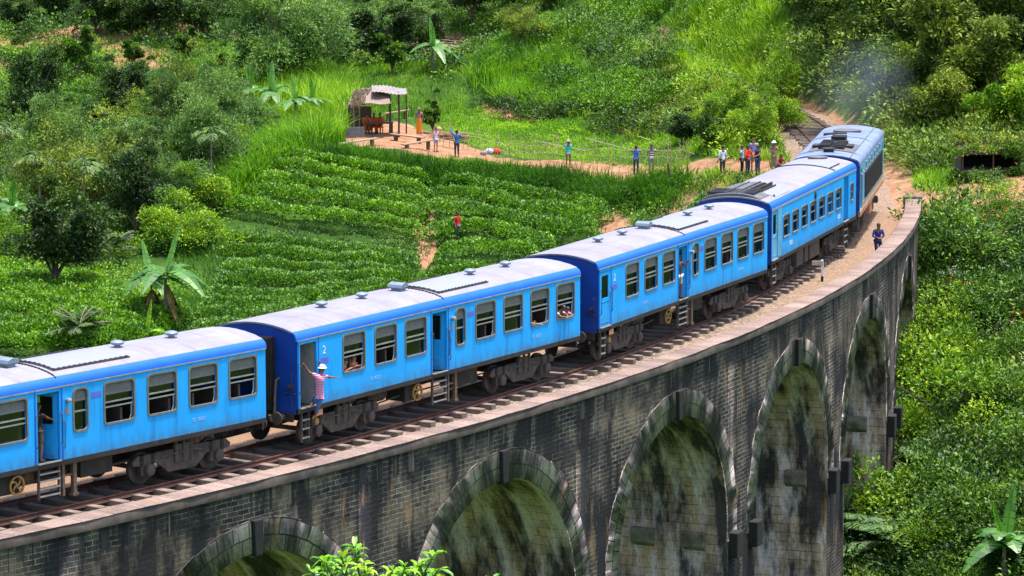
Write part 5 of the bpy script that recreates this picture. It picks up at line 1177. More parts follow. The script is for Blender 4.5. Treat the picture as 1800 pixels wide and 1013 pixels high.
def flowers(name, poly, mat, n, r, nl, ll, hz):
    q = hitpoly(poly); p = sample_poly(q, n); vg = Veg(); dome_leaves(vg, np.c_[p, Z(p[:, 0], p[:, 1])+rng.uniform(hz[0], hz[1], n)], np.full(n, r), np.full(n, r), nl, ll, .5, .7); return tag(vg.build(name, M[mat]), kind='stuff')
flowers('orange_flowers', [(1660,400),(1830,380),(1830,640),(1670,680)], 'flower_o', 46, .09, 16, .09, (.6,.95))
flowers('white_flowers', [(1620,440),(1830,400),(1830,700),(1600,720)], 'flower_w', 170, .16, 20, .06, (.6,1.0))
flowers('white_flowers', [(1280,140),(1385,140),(1390,220),(1280,190)], 'flower_w', 16, .2, 20, .05, (1.0,1.4))

# ------------------------------------------------------------------ single plants
def put(root, px, py, rz=0, sc=1.0, label=None, first=False, y0=112., group=None):
    p = hit(px, py, y0); loc = (p[0], p[1], p[2]-.05)
    if first: root.location = loc; root.rotation_euler = (0, 0, rz); root.scale = (sc, sc, sc) if not isinstance(sc, tuple) else sc; return root
    return copy_thing(root, loc, rz, sc, label, group)
T_feather = make_tree('feathery_tree', 'large pale feathery tree on the slope left of the hut', 'tree', 7.2, 4.3, 'grey', 60, 520, .34, .10, seed=11, asp=.22, csize=.36)
put(T_feather, 495, 158, 0, 1.0, first=True)
put(T_feather, 385, 262, 1.3, (.52,.52,.56), 'smaller feathery grey-green tree between the dark bush and the tall reeds')
T_dark = make_tree('broadleaf_tree', 'dark rounded broadleaf tree with visible trunk, standing above the light tea field', 'tree', 5.0, 2.1, 'dark', 38, 420, .22, .16, seed=12, csize=.42)
put(T_dark, 100, 515, 0, (1.0,1.0,1.02), first=True)
put(T_dark, 290, 262, 2.0, (.62,.62,.75), 'dense dark bush-like tree left of the feathery tree')
put(T_dark, 140, 258, 1.0, (.68,.68,.62), 'dark rounded tree beside the bare earth at mid left')
put(T_dark, 660, 118, .5, (1.25,1.25,.95), 'dark wide tree behind the hut, left of the young banana')
put(T_dark, 755, 100, 3.5, (.8,.8,.8), 'dark tree directly behind the young banana on the far slope')
put(T_dark, 270, 62, 2.2, (1.3,1.3,.9), 'dark spreading tree at the top edge above the earth track')
put(T_dark, 340, 66, 4.2, (1.1,1.1,.85), 'dark tree at the top edge, touching the large feathery tree')
put(T_dark, 1260, 262, 4.4, (.5,.5,.42), 'low dark bush at the foot of the mound beside the footpath')
put(T_dark, 1200, 258, 5.4, (.6,.6,.42), 'low dark bush under the dry grass of the mound')
T_olive = make_tree('spreading_tree', 'olive tree with a wide layered crown above the bare earth slip', 'tree', 4.6, 3.2, 'olive', 44, 330, .19, .3, seed=13, flat=.65)
put(T_olive, 175, 395, 0, 1.0, first=True)
put(T_olive, 918, 90, 1.1, (.62,.62,.62), 'scraggly bush at the left end of the ridge beside the far railway')
T_young = make_tree('young_tree', 'slim bright green tree with narrow crown on the far left grassy slope', 'tree', 4.4, 1.35, 'bush', 26, 330, .24, .15, seed=14, flat=1.0)
put(T_young, 138, 140, 0, 1.0, first=True)
put(T_young, 760, 235, 1.0, (.52,.52,.55), 'small light tree beside the person in the orange sarong')
put(T_young, 1250, 270, 2.0, (.55,.55,.55), 'bright sapling at the foot of the mound left of the group of people')
put(T_young, 500, 262, 3.0, (.5,.5,.4), 'small bright tree among the reeds left of the hut')
T_light = make_tree('light_tree', 'light yellow-green bushy tree between the dark tree and the withered banana', 'tree', 3.6, 2.4, 'bright', 40, 330, .20, .08, seed=15, csize=.4)
put(T_light, 300, 440, 0, (.85,.85,.75), first=True)
put(T_light, 215, 320, 1.0, (.9,.9,.8), 'light bushy tree behind the crown of the olive tree')
put(T_light, 360, 380, 2.0, (.7,.7,.7), 'light bushy tree directly left of the withered banana')
put(T_light, 30, 470, 2.6, (.7,.7,.7), 'light bushy tree left of the dark tree above the tea field')
put(T_light, 1330, 262, 3.3, (.6,.6,.75), 'light bushy tree on the mound right above the group of people')
put(T_light, 1290, 225, 3.3, (.62,.62,.7), 'light bushy tree halfway up the right flank of the mound')
# a wooded left slope: more trees of the same kinds between the named ones
r8 = np.random.default_rng(21); ORD = 'first second third fourth fifth sixth seventh eighth ninth tenth eleventh'.split()
for T_, lb, gr, ss, P_ in ((T_light, 'light green bushy tree on the wooded left slope', 'light trees of the left slope', (.55,.75), ((90,300),(230,270),(330,330),(395,300))),
      (T_dark, 'dark green tree on the wooded left slope', 'dark trees of the left slope', (.55,.9), ((60,240),(215,215),(260,330),(330,290),(395,240),(240,420))),
      (T_feather, 'feathery grey-green tree on the wooded left slope', 'feathery trees of the left slope', (.4,.62), ((110,350),(210,360),(300,250),(360,320),(300,390),(420,270))),
      (T_olive, 'olive green tree on the wooded left slope', 'olive trees of the left slope', (.5,.75), ((80,390),(255,300),(340,240)))):
    for i, (px, py) in enumerate(sorted(P_)): s_ = r8.uniform(*ss); put(T_, px, py, r8.uniform(0, 6.28), (s_, s_, s_*r8.uniform(1.0, 1.5)), lb+', '+ORD[i]+' from the left', group=gr)
for T_, lb, gr, ss, P_ in ((T_dark, 'dark tree in the wooded strip along the top edge', 'dark trees along the top edge', (.7,1.1), ((20,55),(90,40),(170,60),(220,45),(420,20),(590,60),(640,40),(700,50),(830,40),(900,20),(960,10))), (T_feather, 'pale feathery tree near the top edge', 'feathery trees near the top edge', (.5,.8), ((560,90),(610,110),(690,95),(450,60),(735,40))), (T_young, 'slim bright sapling on the grassy far slope', 'saplings on the far slope', (.5,.8), ((230,120),(60,150),(330,110),(380,150),(250,190),(20,215),(690,130),(600,130)))):
    for i, (px, py) in enumerate(sorted(P_)): s_ = r8.uniform(*ss); put(T_, px, py, r8.uniform(0, 6.28), (s_, s_, s_*r8.uniform(.8, 1.1)), lb+', '+ORD[i]+' from the left', group=gr)
# thicket trees on the right hillside
T_thk = make_tree('thicket_tree', 'tall leafy tree rising at the upper right of the cutting', 'tree', 6.0, 2.8, 'thicket', 46, 420, .26, .15, seed=16, csize=.4)
put(T_thk, 1610, 130, 0, (1.4,1.4,1.25), first=True)
put(T_light, 1372, 236, 1.2, (.55,.55,.7), 'light bushy tree at the right foot of the mound, touching the far railway'); put(T_light, 1378, 190, 2.8, (.6,.6,.9), 'light bushy tree on the right flank of the mound above the far railway')
for px, py, rz, s, lb in ((1450,90,1.0,1.0,'leafy tree over the dark wall of the cutting behind the locomotive'), (1520,60,2.0,1.1,'tall tree at the top edge, straight above the locomotive'), (1420,30,3.1,.9,'tree at the top edge above the left side of the cutting'),
                          (1585,215,3.0,.75,'tree standing beside the smoke, right of the locomotive roof'), (1660,20,4.0,1.0,'tree at the top edge of the right hillside, left of the pale one')):
    put(T_thk, px, py, rz, s, lb)
T_thk2 = make_tree('hillside_tree', 'pale sunlit tree on the right hillside above the open shed', 'tree', 5.2, 2.6, 'olive', 44, 420, .25, .12, seed=17, csize=.4)
put(T_thk2, 1690, 200, 0, 1.25, first=True)
put(T_thk2, 1640, 262, 3.2, .75, 'small pale tree left of the open shed beside the dirt path')
put(T_thk2, 1790, 110, 1.2, 1.1, 'large pale tree at the right edge of the hillside')
put(T_thk2, 1720, 90, 2.2, 1.0, 'pale tree in the middle of the right hillside')
T_lt2 = make_tree('slope_tree', 'bright tree with drooping leaves beside the right end of the shed', 'tree', 4.2, 2.0, 'bright', 34, 380, .24, .15, seed=18)
put(T_lt2, 1785, 262, 0, 1.0, first=True)
put(T_lt2, 1750, 40, 2.0, 1.1, 'bright tree at the top edge near the right corner')
# slope bushes below the viaduct end
sh = make_shrub('leafy_shrub', 'dense dark shrub against the foot of the farthest visible pier', 2.0, 1.5, 'dark', seed=21)
put(sh, 1560, 860, 0, 1.2, first=True)
for px, py, mt, s, sd2, lb in ((1600,740,'bush',1.0,22,'green shrub close beside the tall pier, above the palm fronds'), (1640,660,'dark',1.0,23,'dark shrub in the hollow right of the tall pier'), (1700,430,'bright',.9,24,'bright round shrub below the dirt path'),
                       (1690,560,'bright',1.0,25,'bright shrub beside the small stone post'), (1740,780,'bright',1.1,26,'light shrub above the large banana plant'), (1640,930,'bush',1.1,27,'shrub between the palm fronds and the banana plant'),
                       (1780,660,'bush',1.1,28,'green shrub at the right edge halfway down the slope'), (1660,840,'bush',1.2,29,'broad shrub in the middle of the lower slope'), (1740,340,'bush',.7,30,'shrub on the earth bank between the two paths'), (1690,385,'bright',.6,31,'small bright shrub just below the path at the parapet end'),
                       (1780,420,'bush',.8,32,'green shrub under the lower dirt path near the right edge')):
    put(make_shrub('leafy_shrub', lb, 1.9, 1.4, mt, seed=sd2), px, py, sd2, s, first=True)
protos_ = [o for o in COL.objects if o.name.startswith('leafy_shrub') and o.get('category')]
r6 = np.random.default_rng(66); sp6 = sorted([(1590,560),(1625,610),(1670,640),(1720,600),(1770,560),(1790,500),(1620,690),(1680,730),(1790,740),(1600,800),(1700,860),(1790,850),(1560,940),(1620,980),(1700,960),(1660,470),(1720,490),(1650,900),(1760,380)])
NTH = 'first second third fourth fifth sixth seventh eighth ninth tenth eleventh twelfth thirteenth fourteenth fifteenth sixteenth seventeenth eighteenth nineteenth'.split()
for i, (px, py) in enumerate(sp6): s_ = r6.uniform(.9, 1.7); put(protos_[int(r6.integers(len(protos_)))], px, py, r6.uniform(0, 6.28), (s_, s_, s_*r6.uniform(.8, 1.3)), 'large shrub rising above the undergrowth of the right slope, '+NTH[i]+' from the left', group='large shrubs of the right slope')
# bananas and palms
B1 = make_banana('banana_plant', 'tall banana plant with torn drooping leaves behind the first carriage', 3.9, 9, 2.5, 31, young=1, dead=4, wd=.85); put(B1, 292, 565, .4, 1.0, first=True, y0=130)
put(B1, 268, 562, 2.1, .82, 'shorter banana plant leaning against the tall one behind the first carriage', y0=130)
B2 = make_banana('young_banana', 'young banana with one upright bright leaf right behind the carriage roof', 1.7, 4, 1.8, 32, young=2, dead=0, mat='fresh', wd=.5, stalk=.2); put(B2, 258, 600, 1.0, 1.0, first=True, y0=130)
B3 = make_banana('banana_plant', 'banana plant nearest the reeds in the clump left of the hut', 3.4, 12, 2.2, 33, young=2, dead=1, wd=.75); put(B3, 520, 232, 0, 1.0, first=True)
put(B3, 478, 210, 1.5, .95, 'middle banana plant of the clump left of the hut'); put(B3, 440, 205, 3.0, .95, 'leftmost banana plant of the clump beside the feathery tree'); put(B3, 550, 215, 4.4, .75, 'small banana plant tucked behind the tall reeds')
put(B3, 762, 128, 2.2, .95, 'banana plant with an upright leaf, standing alone on the far slope')
put(B3, 22, 425, 3.0, 1.0, 'banana plant at the left edge above the tea field')
B4 = make_banana('withered_banana', 'withered banana with brown hanging leaves left of the tea terraces', 2.2, 5, .9, 34, young=0, dead=5, wd=.3); put(B4, 362, 425, 0, 1.0, first=True)
B5 = make_banana('banana_plant', 'large banana plant with broad leaves in the lower right corner', 3.0, 13, 2.4, 35, young=2, dead=1, wd=.95); put(B5, 1765, 1030, .9, 1.0, first=True)
P1 = make_palm('areca_palm', 'slim areca palm with bare trunk at the left edge', 4.0, 20, 1.6, 41, 'bush', rs_=(.35, 1.45), droop=1.15); put(P1, 16, 345, 0, 1.0, first=True)
P2 = make_palm('fan_palm', 'short dark palm between the dark tree and the tall banana plant', .9, 15, 1.5, 42, 'dark', droop=.4); put(P2, 195, 465, 0, 1.0, first=True)
put(P2, 140, 605, 1.0, .9, 'low bright palm right behind the roof of the nearest carriage', y0=130)
P3_ = make_palm('date_palm', 'grey-green palm with long drooping fronds below the tall pier', 1.0, 12, 2.6, 43, 'grey', droop=.75); put(P3_, 1570, 1000, 0, 1.0, first=True)
put(P3_, 1520, 960, 2.0, .8, 'grey-green palm fronds right at the foot of the tall pier'); put(P3_, 1640, 850, 1.2, .8, 'grey-green palm fronds half buried in the shrubs above the banana plant'); put(P3_, 130, 330, 2.0, .9, 'feathery grey palm behind the olive tree near the left edge')
for i, (px, py, sc_) in enumerate(((62,330,1.0),(245,395,.95),(322,275,.9),(405,285,.8))): put(B3, px, py, i*1.3+.4, sc_, 'banana plant among the trees of the left slope, '+ORD[i]+' from the left', group='small bananas of the left slope')
for i, (px, py, sc_) in enumerate(((70,400,.95),(150,425,1.0),(235,345,1.0),(372,345,.85))): put(P1, px, py, i*1.7, sc_, 'short slim palm among the trees of the left slope, '+ORD[i]+' from the left', group='short palms of the left slope')
# the foreground treetop
def make_fore():
    t = thing('foreground_tree', 'fresh green treetop with glossy leaves in front of the viaduct at the bottom edge', 'tree', (0, 0, 0)); mb = MB(); tips = []
    r_ = np.random.default_rng(5)
    for px, py, Y in ((545,1002,40),(570,985,41),(600,978,40),(622,960,40.5),(640,990,41),(560,1030,41),(600,1040,40),(660,1020,41),(690,1002,40),(712,995,40.5),(735,990,41),(765,972,41),(772,1000,40),(700,1040,41),(745,1040,41),(870,1018,42),(520,1025,40)):
        tips.append(atY(px, py, Y))
    base = atY(660, 1300, 41); base[2] = float(Z(base[0], base[1]))-.3; top = atY(660, 1120, 41)
    mb.tube([tuple(base), tuple((base+top)/2+np.array([.1, 0, 0])), tuple(top)], [.22, .16, .09], 8)
    vg = Veg()
    for i, p in enumerate(tips):
        m = top*.4+p*.6+np.array([0, 0, -.12]); mb.tube([tuple(top), tuple(m), tuple(p)], [.05, .022, .008], 5); n = 22; k = np.arange(n); az = k*2.4+i; el = r_.uniform(-.15, 1.1, n)
        D = unit(np.stack([np.cos(az)*np.cos(el), np.sin(az)*np.cos(el), np.sin(el)], 1)); q = p + (m-p)*(k/n*.55)[:, None]; Ls = r_.uniform(.13, .24, n)
        # long leaf: two bent quads along the length
        S_ = unit(np.cross(D, [0, 0, 1.])); dn = np.array([0, 0, -1.]); c1 = q+D*Ls[:, None]*.42; c2 = q+D*Ls[:, None]*.78+dn*Ls[:, None]*.10; e = q+D*Ls[:, None]+dn*Ls[:, None]*.3; w1 = S_*Ls[:, None]*.17; w2 = S_*Ls[:, None]*.14
        up_ = -dn*Ls[:, None]*.05
        V = np.stack([q, c1+w1+up_, c2+w2*.9+up_, c2, c1-w1+up_, c2-w2*.9+up_, e], 1).reshape(-1, 3); b = np.arange(n)*7; c_ = np.stack([b, b+1, b+2, b+3], 1); d_ = np.stack([b, b+3, b+5, b+4], 1); e_ = np.stack([b+3, b+2, b+6, b+5], 1)
        vg.add(V, np.concatenate([c_, d_, e_]), np.clip(r_.normal(.5, .35), 0, 1))
    mb.build('trunk', M['bark'], t, smooth=True); vg.build('crown', M['fresh'], t)
make_fore()

# ------------------------------------------------------------------ people
M['skin'] = plain('brown skin', (.20,.095,.055), .55, var=.08, scale=20)
M['skin_light'] = plain('tan skin', (.40,.22,.14), .55, var=.08, scale=20)
M['hair'] = plain('black hair', (.012,.010,.010), .5, var=.2, scale=30)
M['eye'] = plain('eye', (.02,.015,.012), .2)
M['lip'] = plain('lip', (.22,.06,.05), .5)
_cloth = {}
def cloth(col, stripe=None, per=.07):
    k = (col, stripe)
    if k in _cloth: return _cloth[k]
    m = plain('cloth', col, .85, var=.12, scale=10, bump=.2)
    if stripe:
        t = m.node_tree; b = next(n for n in t.nodes if n.type == 'BSDF_PRINCIPLED'); tc = N(t, 'TexCoord'); wv = N(t, 'TexWave'); wv.bands_direction = 'Z'; wv.inputs['Scale'].default_value = .314/per; wv.inputs['Distortion'].default_value = .6; wv.inputs['Detail Scale'].default_value = 3
        t.links.new(tc.outputs['Object'], wv.inputs['Vector']); r = ramp(t, [(.42, col), (.52, stripe)]); t.links.new(wv.outputs['Fac'], r.inputs[0]); t.links.new(r.outputs[0], b.inputs['Base Color'])
    _cloth[k] = m; return m
def skin_mesh(name, nodes, edges, mat, parent, sub=1, smooth=True):
    """grow one continuous surface round a joint graph: nodes = [(x, y, z, rx, ry)], node 0 is the root"""
    me = bpy.data.meshes.new(name); me.from_pydata([n[:3] for n in nodes], edges, []); o = bpy.data.objects.new(name, me); COL.objects.link(o)
    o.modifiers.new('skin', 'SKIN').use_smooth_shade = True
    if not me.skin_vertices: 
        bpy.context.view_layer.objects.active = o; bpy.context.view_layer.update()
    sv = me.skin_vertices[0].data
    for i, n in enumerate(nodes): sv[i].radius = (n[3], n[4]); sv[i].use_root = (i == 0)
    s_ = o.modifiers.new('sub', 'SUBSURF'); s_.levels = sub; s_.render_levels = sub
    bpy.context.view_layer.update(); dg = bpy.context.evaluated_depsgraph_get(); m2 = bpy.data.meshes.new_from_object(o.evaluated_get(dg)); bpy.data.objects.remove(o); bpy.data.meshes.remove(me)
    m2.materials.clear(); m2.materials.append(mat); m2.polygons.foreach_set('use_smooth', [True]*len(m2.polygons)); m2.name = name
    o = bpy.data.objects.new(name, m2); COL.objects.link(o); o.parent = parent; return o
def ellip(mb, c, r, n=12, zlo=-1., m=0):
    prof = [(math.cos(a), math.sin(a)) for a in np.linspace(math.asin(max(zlo, -.999)), math.pi/2-.02, 8)]; vs = []; fs = []
    for cr_, sr_ in prof:
        for k in range(n): a = 2*math.pi*k/n; vs.append((c[0]+r[0]*cr_*math.cos(a), c[1]+r[1]*cr_*math.sin(a), c[2]+r[2]*sr_))
    for i in range(len(prof)-1):
        for k in range(n): fs.append((i*n+k, i*n+(k+1) % n, (i+1)*n+(k+1) % n, (i+1)*n+k))
    fs += [tuple(range(n-1, -1, -1)), tuple((len(prof)-1)*n+k for k in range(n))]; return mb.add(vs, fs, m)
BASE = dict(pel=(0,0,.93), spi=(0,0,1.12), che=(0,0,1.32), nek=(0,-.005,1.45), h1=(0,.02,1.545), h2=(0,.015,1.63), h3=(0,0,1.685),
            hipL=(-.09,0,.88), hipR=(.09,0,.88), knL=(-.10,.02,.49), knR=(.10,.02,.49), anL=(-.10,-.02,.09), anR=(.10,-.02,.09), toL=(-.12,.13,.035), toR=(.12,.13,.035),
            shL=(-.17,0,1.385), shR=(.17,0,1.385), elL=(-.24,-.02,1.11), elR=(.24,-.02,1.11), wrL=(-.25,.08,.88), wrR=(.25,.08,.88))
def hand(nodes, edges, iw, w_, el_, curl=.5):
    """palm, four unequal bent fingers and a thumb leaving the side of the palm"""
    w_ = np.array(w_); d = unit(w_-np.array(el_)); sd_ = unit(np.cross(d, [0, 0, 1.]) + 1e-6); nn = np.cross(sd_, d); P = w_+d*.055; nodes.append((*P, .034, .018)); ip = len(nodes)-1; edges.append((iw, ip))
    P2 = w_+d*.09
    for k, (o_, L) in enumerate(((-.03, .058), (-.01, .068), (.011, .063), (.03, .05))):
        a = P2+sd_*o_; b = a+d*L*.55-nn*curl*L*.35; c = b+d*L*.35-nn*curl*L*.6; i = len(nodes)
        nodes += [(*a, .010, .010), (*b, .009, .009), (*c, .0075, .0075)]; edges += [(ip, i), (i, i+1), (i+1, i+2)]
    a = w_+d*.03+sd_*.035; b = a+d*.035+sd_*.022-nn*.01; i = len(nodes); nodes += [(*a, .012, .012), (*b, .009, .009)]; edges += [(ip, i), (i, i+1)]
def person(label, loc, yaw, pose={}, shirt=(.5,.5,.5), legs=(.05,.06,.12), kind='trousers', sleeve='short', stripe=None, hat=None, h=1.58, skin='skin', world=False, hairlen=0, shoe=(.03,.025,.02), group=None, bare=False, name='person', per=.07):
    t = thing(name, label, 'person', loc, yaw, group); k = h/1.70; J = dict(BASE); J.update(pose)
    if not world:
        sc_ = lambda p: (p[0]*k, p[1]*k, p[2]*k)
        J = {a: sc_(b) for a, b in J.items()}
    R_ = dict(pel=(.125,.095), spi=(.115,.085), che=(.135,.095), nek=(.05,.05), h1=(.068,.075), h2=(.078,.085), h3=(.05,.055), hip=(.085,.085), kn=(.056,.056), an=(.036,.036), to=(.034,.024), sh=(.058,.055), el=(.04,.04), wr=(.026,.022))
    rad = lambda a, g=0: tuple(x*k+g for x in R_[a[:-1] if a[:-1] in R_ else a])
    order = ['pel','spi','che','nek','h1','h2','h3','hipL','knL','anL','toL','hipR','knR','anR','toR','shL','elL','wrL','shR','elR','wrR']
    nodes = [(*J[a], *rad(a)) for a in order]; ix = {a: i for i, a in enumerate(order)}
    ed = [('pel','spi'),('spi','che'),('che','nek'),('nek','h1'),('h1','h2'),('h2','h3'),('pel','hipL'),('hipL','knL'),('knL','anL'),('anL','toL'),('pel','hipR'),('hipR','knR'),('knR','anR'),('anR','toR'),('che','shL'),('shL','elL'),('elL','wrL'),('che','shR'),('shR','elR'),('elR','wrR')]
    edges = [(ix[a], ix[b]) for a, b in ed]
    fwd = np.array(J.get('face', (0, 1, 0)), float); fwd = unit(fwd); rgt = unit(np.cross(fwd, [0, 0, 1.]))
    hc = (np.array(J['h1'])+np.array(J['h2']))/2
    nz = hc+fwd*.095*k-np.array([0, 0, .005]); nodes.append((*nz, .013*k, .016*k)); edges.append((ix['h1'], len(nodes)-1))
    for sg in (-1, 1): e = hc+rgt*sg*.082*k; nodes.append((*e, .014*k, .02*k)); edges.append((ix['h1'], len(nodes)-1))
    hand(nodes, edges, ix['wrL'], J['wrL'], J['elL'], .5); hand(nodes, edges, ix['wrR'], J['wrR'], J['elR'], .5)
    skin_mesh('body', nodes, edges, M[skin], t)
    g = .016
    def lerp(a, b, f): return tuple(np.array(J[a])*(1-f)+np.array(J[b])*f)
    if not bare:
        nd = [(*lerp('pel', 'spi', .15), *(x+g+.006 for x in rad('pel'))), (*J['spi'], *(x+g for x in rad('spi'))), (*J['che'], *(x+g for x in rad('che'))), (*lerp('che', 'nek', .6), .06*k, .06*k)]; eg = [(0, 1), (1, 2), (2, 3)]
        hem = tuple(np.array(J['pel'])-(np.array(J['spi'])-np.array(J['pel']))*.35); nd.append((*hem, .145*k, .115*k)); eg.append((0, 4))
        for s_ in 'LR':
            i = len(nd); nd.append((*J['sh'+s_], *(x+g*.8 for x in rad('shL')))); eg.append((2, i)); f = .6 if sleeve == 'short' else 1.0
            nd.append((*lerp('sh'+s_, 'el'+s_, f), *(x+g*.9 for x in rad('elL')))); eg.append((i, i+1))
            if sleeve == 'long': nd.append((*lerp('el'+s_, 'wr'+s_, .92), .038*k, .038*k)); eg.append((i+1, i+2))
        skin_mesh('shirt', nd, eg, cloth(shirt, stripe, per), t)
    if kind in ('trousers', 'shorts'):
        nd = [(*J['pel'], *(x+g*.7 for x in rad('pel')))]; eg = []
        for s_ in 'LR':
            i = len(nd); nd.append((*J['hip'+s_], *(x+g*.8 for x in rad('hipL')))); eg.append((0, i)); nd.append((*lerp('hip'+s_, 'kn'+s_, 1.0 if kind == 'trousers' else .88), .072*k, .072*k)); eg.append((i, i+1))
            if kind == 'trousers': nd.append((*lerp('kn'+s_, 'an'+s_, .93), .055*k, .055*k)); eg.append((i+1, i+2))
        skin_mesh('trousers' if kind == 'trousers' else 'shorts', nd, eg, cloth(legs), t)
    elif kind == 'sarong':
        mb = MB(); p0 = np.array(J['pel']); f = (np.array(J['anL'])+np.array(J['anR']))/2; V = []; n = 16; F_ = []
        for i, (u, r_) in enumerate(((-.15, .15), (0, .165), (.3, .17), (.7, .18), (.97, .19))):
            c = p0*(1-u)+f*u
            for q in range(n): a = 2*math.pi*q/n; rr = r_*k*(1+.06*math.sin(q*2.4+i)); V.append((c[0]+rr*1.1*math.cos(a), c[1]+rr*.8*math.sin(a), c[2]))
            if i: F_ += [((i-1)*n+q, (i-1)*n+(q+1) % n, i*n+(q+1) % n, i*n+q) for q in range(n)]
        mb.add(V, F_); mb.build('sarong', cloth(legs), t, smooth=True)
    hc = np.array(J['h2']); hb = MB(); ellip(hb, hc-fwd*.012*k+np.array([0, 0, -.005*k]), (.093*k, .102*k, .085*k), 14, -.15)
    back = hc-fwd*.035*k-np.array([0, 0, .045*k]); ellip(hb, back, (.078*k, .07*k, .075*k+hairlen), 10, -.9); hb.build('hair', M['hair'], t, smooth=True)
    for sg in (-1, 1):
        e = hc+fwd*.083*k+rgt*sg*.032*k-np.array([0, 0, .035*k]); ellip(MB(), e, (.010, .010, .008)).build('eye', M['eye'], t, smooth=True)
    mo = hc+fwd*.083*k-np.array([0, 0, .105*k]); ellip(MB(), mo, (.024, .012, .008)).build('mouth', M['lip'], t, smooth=True)
    if hat:
        hm = MB(); c = hc+np.array([0, 0, .03*k]); ellip(hm, c, (.105*k, .11*k, .095*k), 14, 0.0)
        hm.build('hat', cloth(hat), t, smooth=True)
        if hat != 'cap': MB().lathe([(.0, 0), (.10*k, .0), (.145*k, -.03), (.145*k, -.022), (.09*k, .014)], tuple(c), 16).build('hat_brim', cloth(hat), t, smooth=True)
    for s_ in 'LR':
        a, b = np.array(J['an'+s_]), np.array(J['to'+s_]); m_ = a*.35+b*.65; d = b-a; mb = MB(); mb.tube([tuple(a-np.array([0, 0, .03])-d*.25), tuple(m_-np.array([0, 0, .005])), tuple(b+d*.15)], [.045*k, .048*k, .03*k], 8); mb.build('shoe', cloth(shoe), t, smooth=True)
    return t
def side_pt(Fr, px, py, y):
    """photo pixel -> carriage frame point in the lengthwise plane at lateral y"""
    Pa, d, n = Fr; v = ray(px, py); P0 = Pa[:2]-n*(HWID+y); t = (P0@n)/(v[:2]@n); X = v*t; return ((X[:2]-Pa[:2])@d, y, X[2]+CAM_H-RAIL_Z)
def on_car(car, p): return car.matrix_world @ Vector(p) if False else Matrix.Translation(car.location) @ Matrix.Rotation(car.rotation_euler.z, 4, 'Z') @ Vector(p)
# hanging man on carriage 2, joints in the carriage frame
S2 = lambda cx, cy, y: side_pt(F2, 520+cx/6.333, 600+cy/6.333, y)
hm = dict(pel=S2(262,590,-1.72), spi=S2(262,520,-1.75), che=S2(264,415,-1.78), nek=S2(278,355,-1.79), h1=S2(290,325,-1.80), h2=S2(295,298,-1.80), h3=S2(298,280,-1.80),
          shL=S2(208,375,-1.70), elL=S2(150,348,-1.52), wrL=S2(110,285,-1.44), shR=S2(322,388,-1.84), elR=S2(382,404,-1.90), wrR=S2(440,404,-1.95),
          hipL=S2(240,615,-1.66), hipR=S2(285,610,-1.74), knL=S2(205,640,-1.62), anL=S2(196,700,-1.44), toL=S2(170,705,-1.36), knR=S2(250,720,-1.72), anR=S2(218,825,-1.62), toR=S2(190,858,-1.56), face=(.75,-.2,-.05))
o2 = Vector(hm['pel']); wl = on_car(car2, (hm['anR'][0], hm['anR'][1], hm['anR'][2]-.05))
def rebase(J, o): return {a: (tuple(np.array(b)-np.array(o)) if a != 'face' else b) for a, b in J.items()}
ob = (hm['anR'][0], hm['anR'][1], hm['anR'][2]-.05)
person('man in hat and pink striped shirt hanging outside the end door, arm stretched out', wl, car2.rotation_euler.z, rebase(hm, ob), (.72,.50,.62), (.05,.12,.30), stripe=(.55,.05,.24), hat=(.62,.57,.48), world=True, h=1.58, shoe=(.35,.13,.06), per=.05)
def seated_local(car, x, y, z, label, **kw):
    p = on_car(car, (x, y, z)); return person(label, p, car.rotation_euler.z+kw.pop('turn', 0), **kw)
# man in the middle doorway of carriage 3
seated_local(car3, 7.42, -1.30, 1.30, 'man in white shorts and dark shirt standing in an open carriage doorway', turn=RAD(150), pose=dict(elL=(-.28,.05,1.18), wrL=(-.27,.18,1.38), elR=(.26,.05,1.15), wrR=(.22,.20,1.30)), shirt=(.03,.035,.06), legs=(.55,.55,.58), kind='shorts')
# man in the doorway of carriage 1
seated_local(car1, 7.30, -1.22, 1.30, 'man in dark shirt and shorts inside the first carriage doorway, holding the rail', turn=RAD(-80), pose=dict(elL=(-.10,.22,1.30), wrL=(.12,.40,1.22), elR=(.16,.3,1.25), wrR=(.14,.52,1.18)), shirt=(.012,.012,.014), legs=(.10,.09,.08), kind='shorts')
# window passengers (seat height, mostly behind the sill)
SEAT = dict(hipL=(-.09,.02,.50), hipR=(.09,.02,.50), pel=(0,0,.54), spi=(0,.0,.72), che=(0,.0,.92), nek=(0,.02,1.06), h1=(0,.05,1.15), h2=(0,.05,1.235), h3=(0,.03,1.29), shL=(-.17,0,.985), shR=(.17,0,.985),
            knL=(-.11,.42,.50), knR=(.11,.42,.50), anL=(-.11,.42,.09), anR=(.11,.42,.09), toL=(-.12,.56,.035), toR=(.12,.56,.035), elL=(-.24,.08,.74), elR=(.24,.08,.74), wrL=(-.14,.30,.66), wrR=(.14,.30,.66))
def sit(**kw): d = dict(SEAT); d.update(kw); return d
def win(**kw): d = sit(knL=(-.11,.06,.27), knR=(.11,.06,.27), anL=(-.11,-.22,.09), anR=(.11,-.22,.09), toL=(-.12,-.34,.04), toR=(.12,-.34,.04), elL=(-.22,.02,.80), elR=(.22,.02,.80), wrL=(-.12,.16,.90), wrR=(.12,.16,.90)); d.update(kw); return d
seated_local(car2, 2.66, -1.22, 1.30, 'passenger in red, left of two faces in the first window', turn=RAD(200), pose=win(), shirt=(.55,.03,.03), h=1.45, skin='skin_light')
seated_local(car2, 3.12, -1.22, 1.30, 'passenger in red, right of two faces in the first window', turn=RAD(170), pose=win(), shirt=(.60,.04,.03), h=1.5, skin='skin_light')
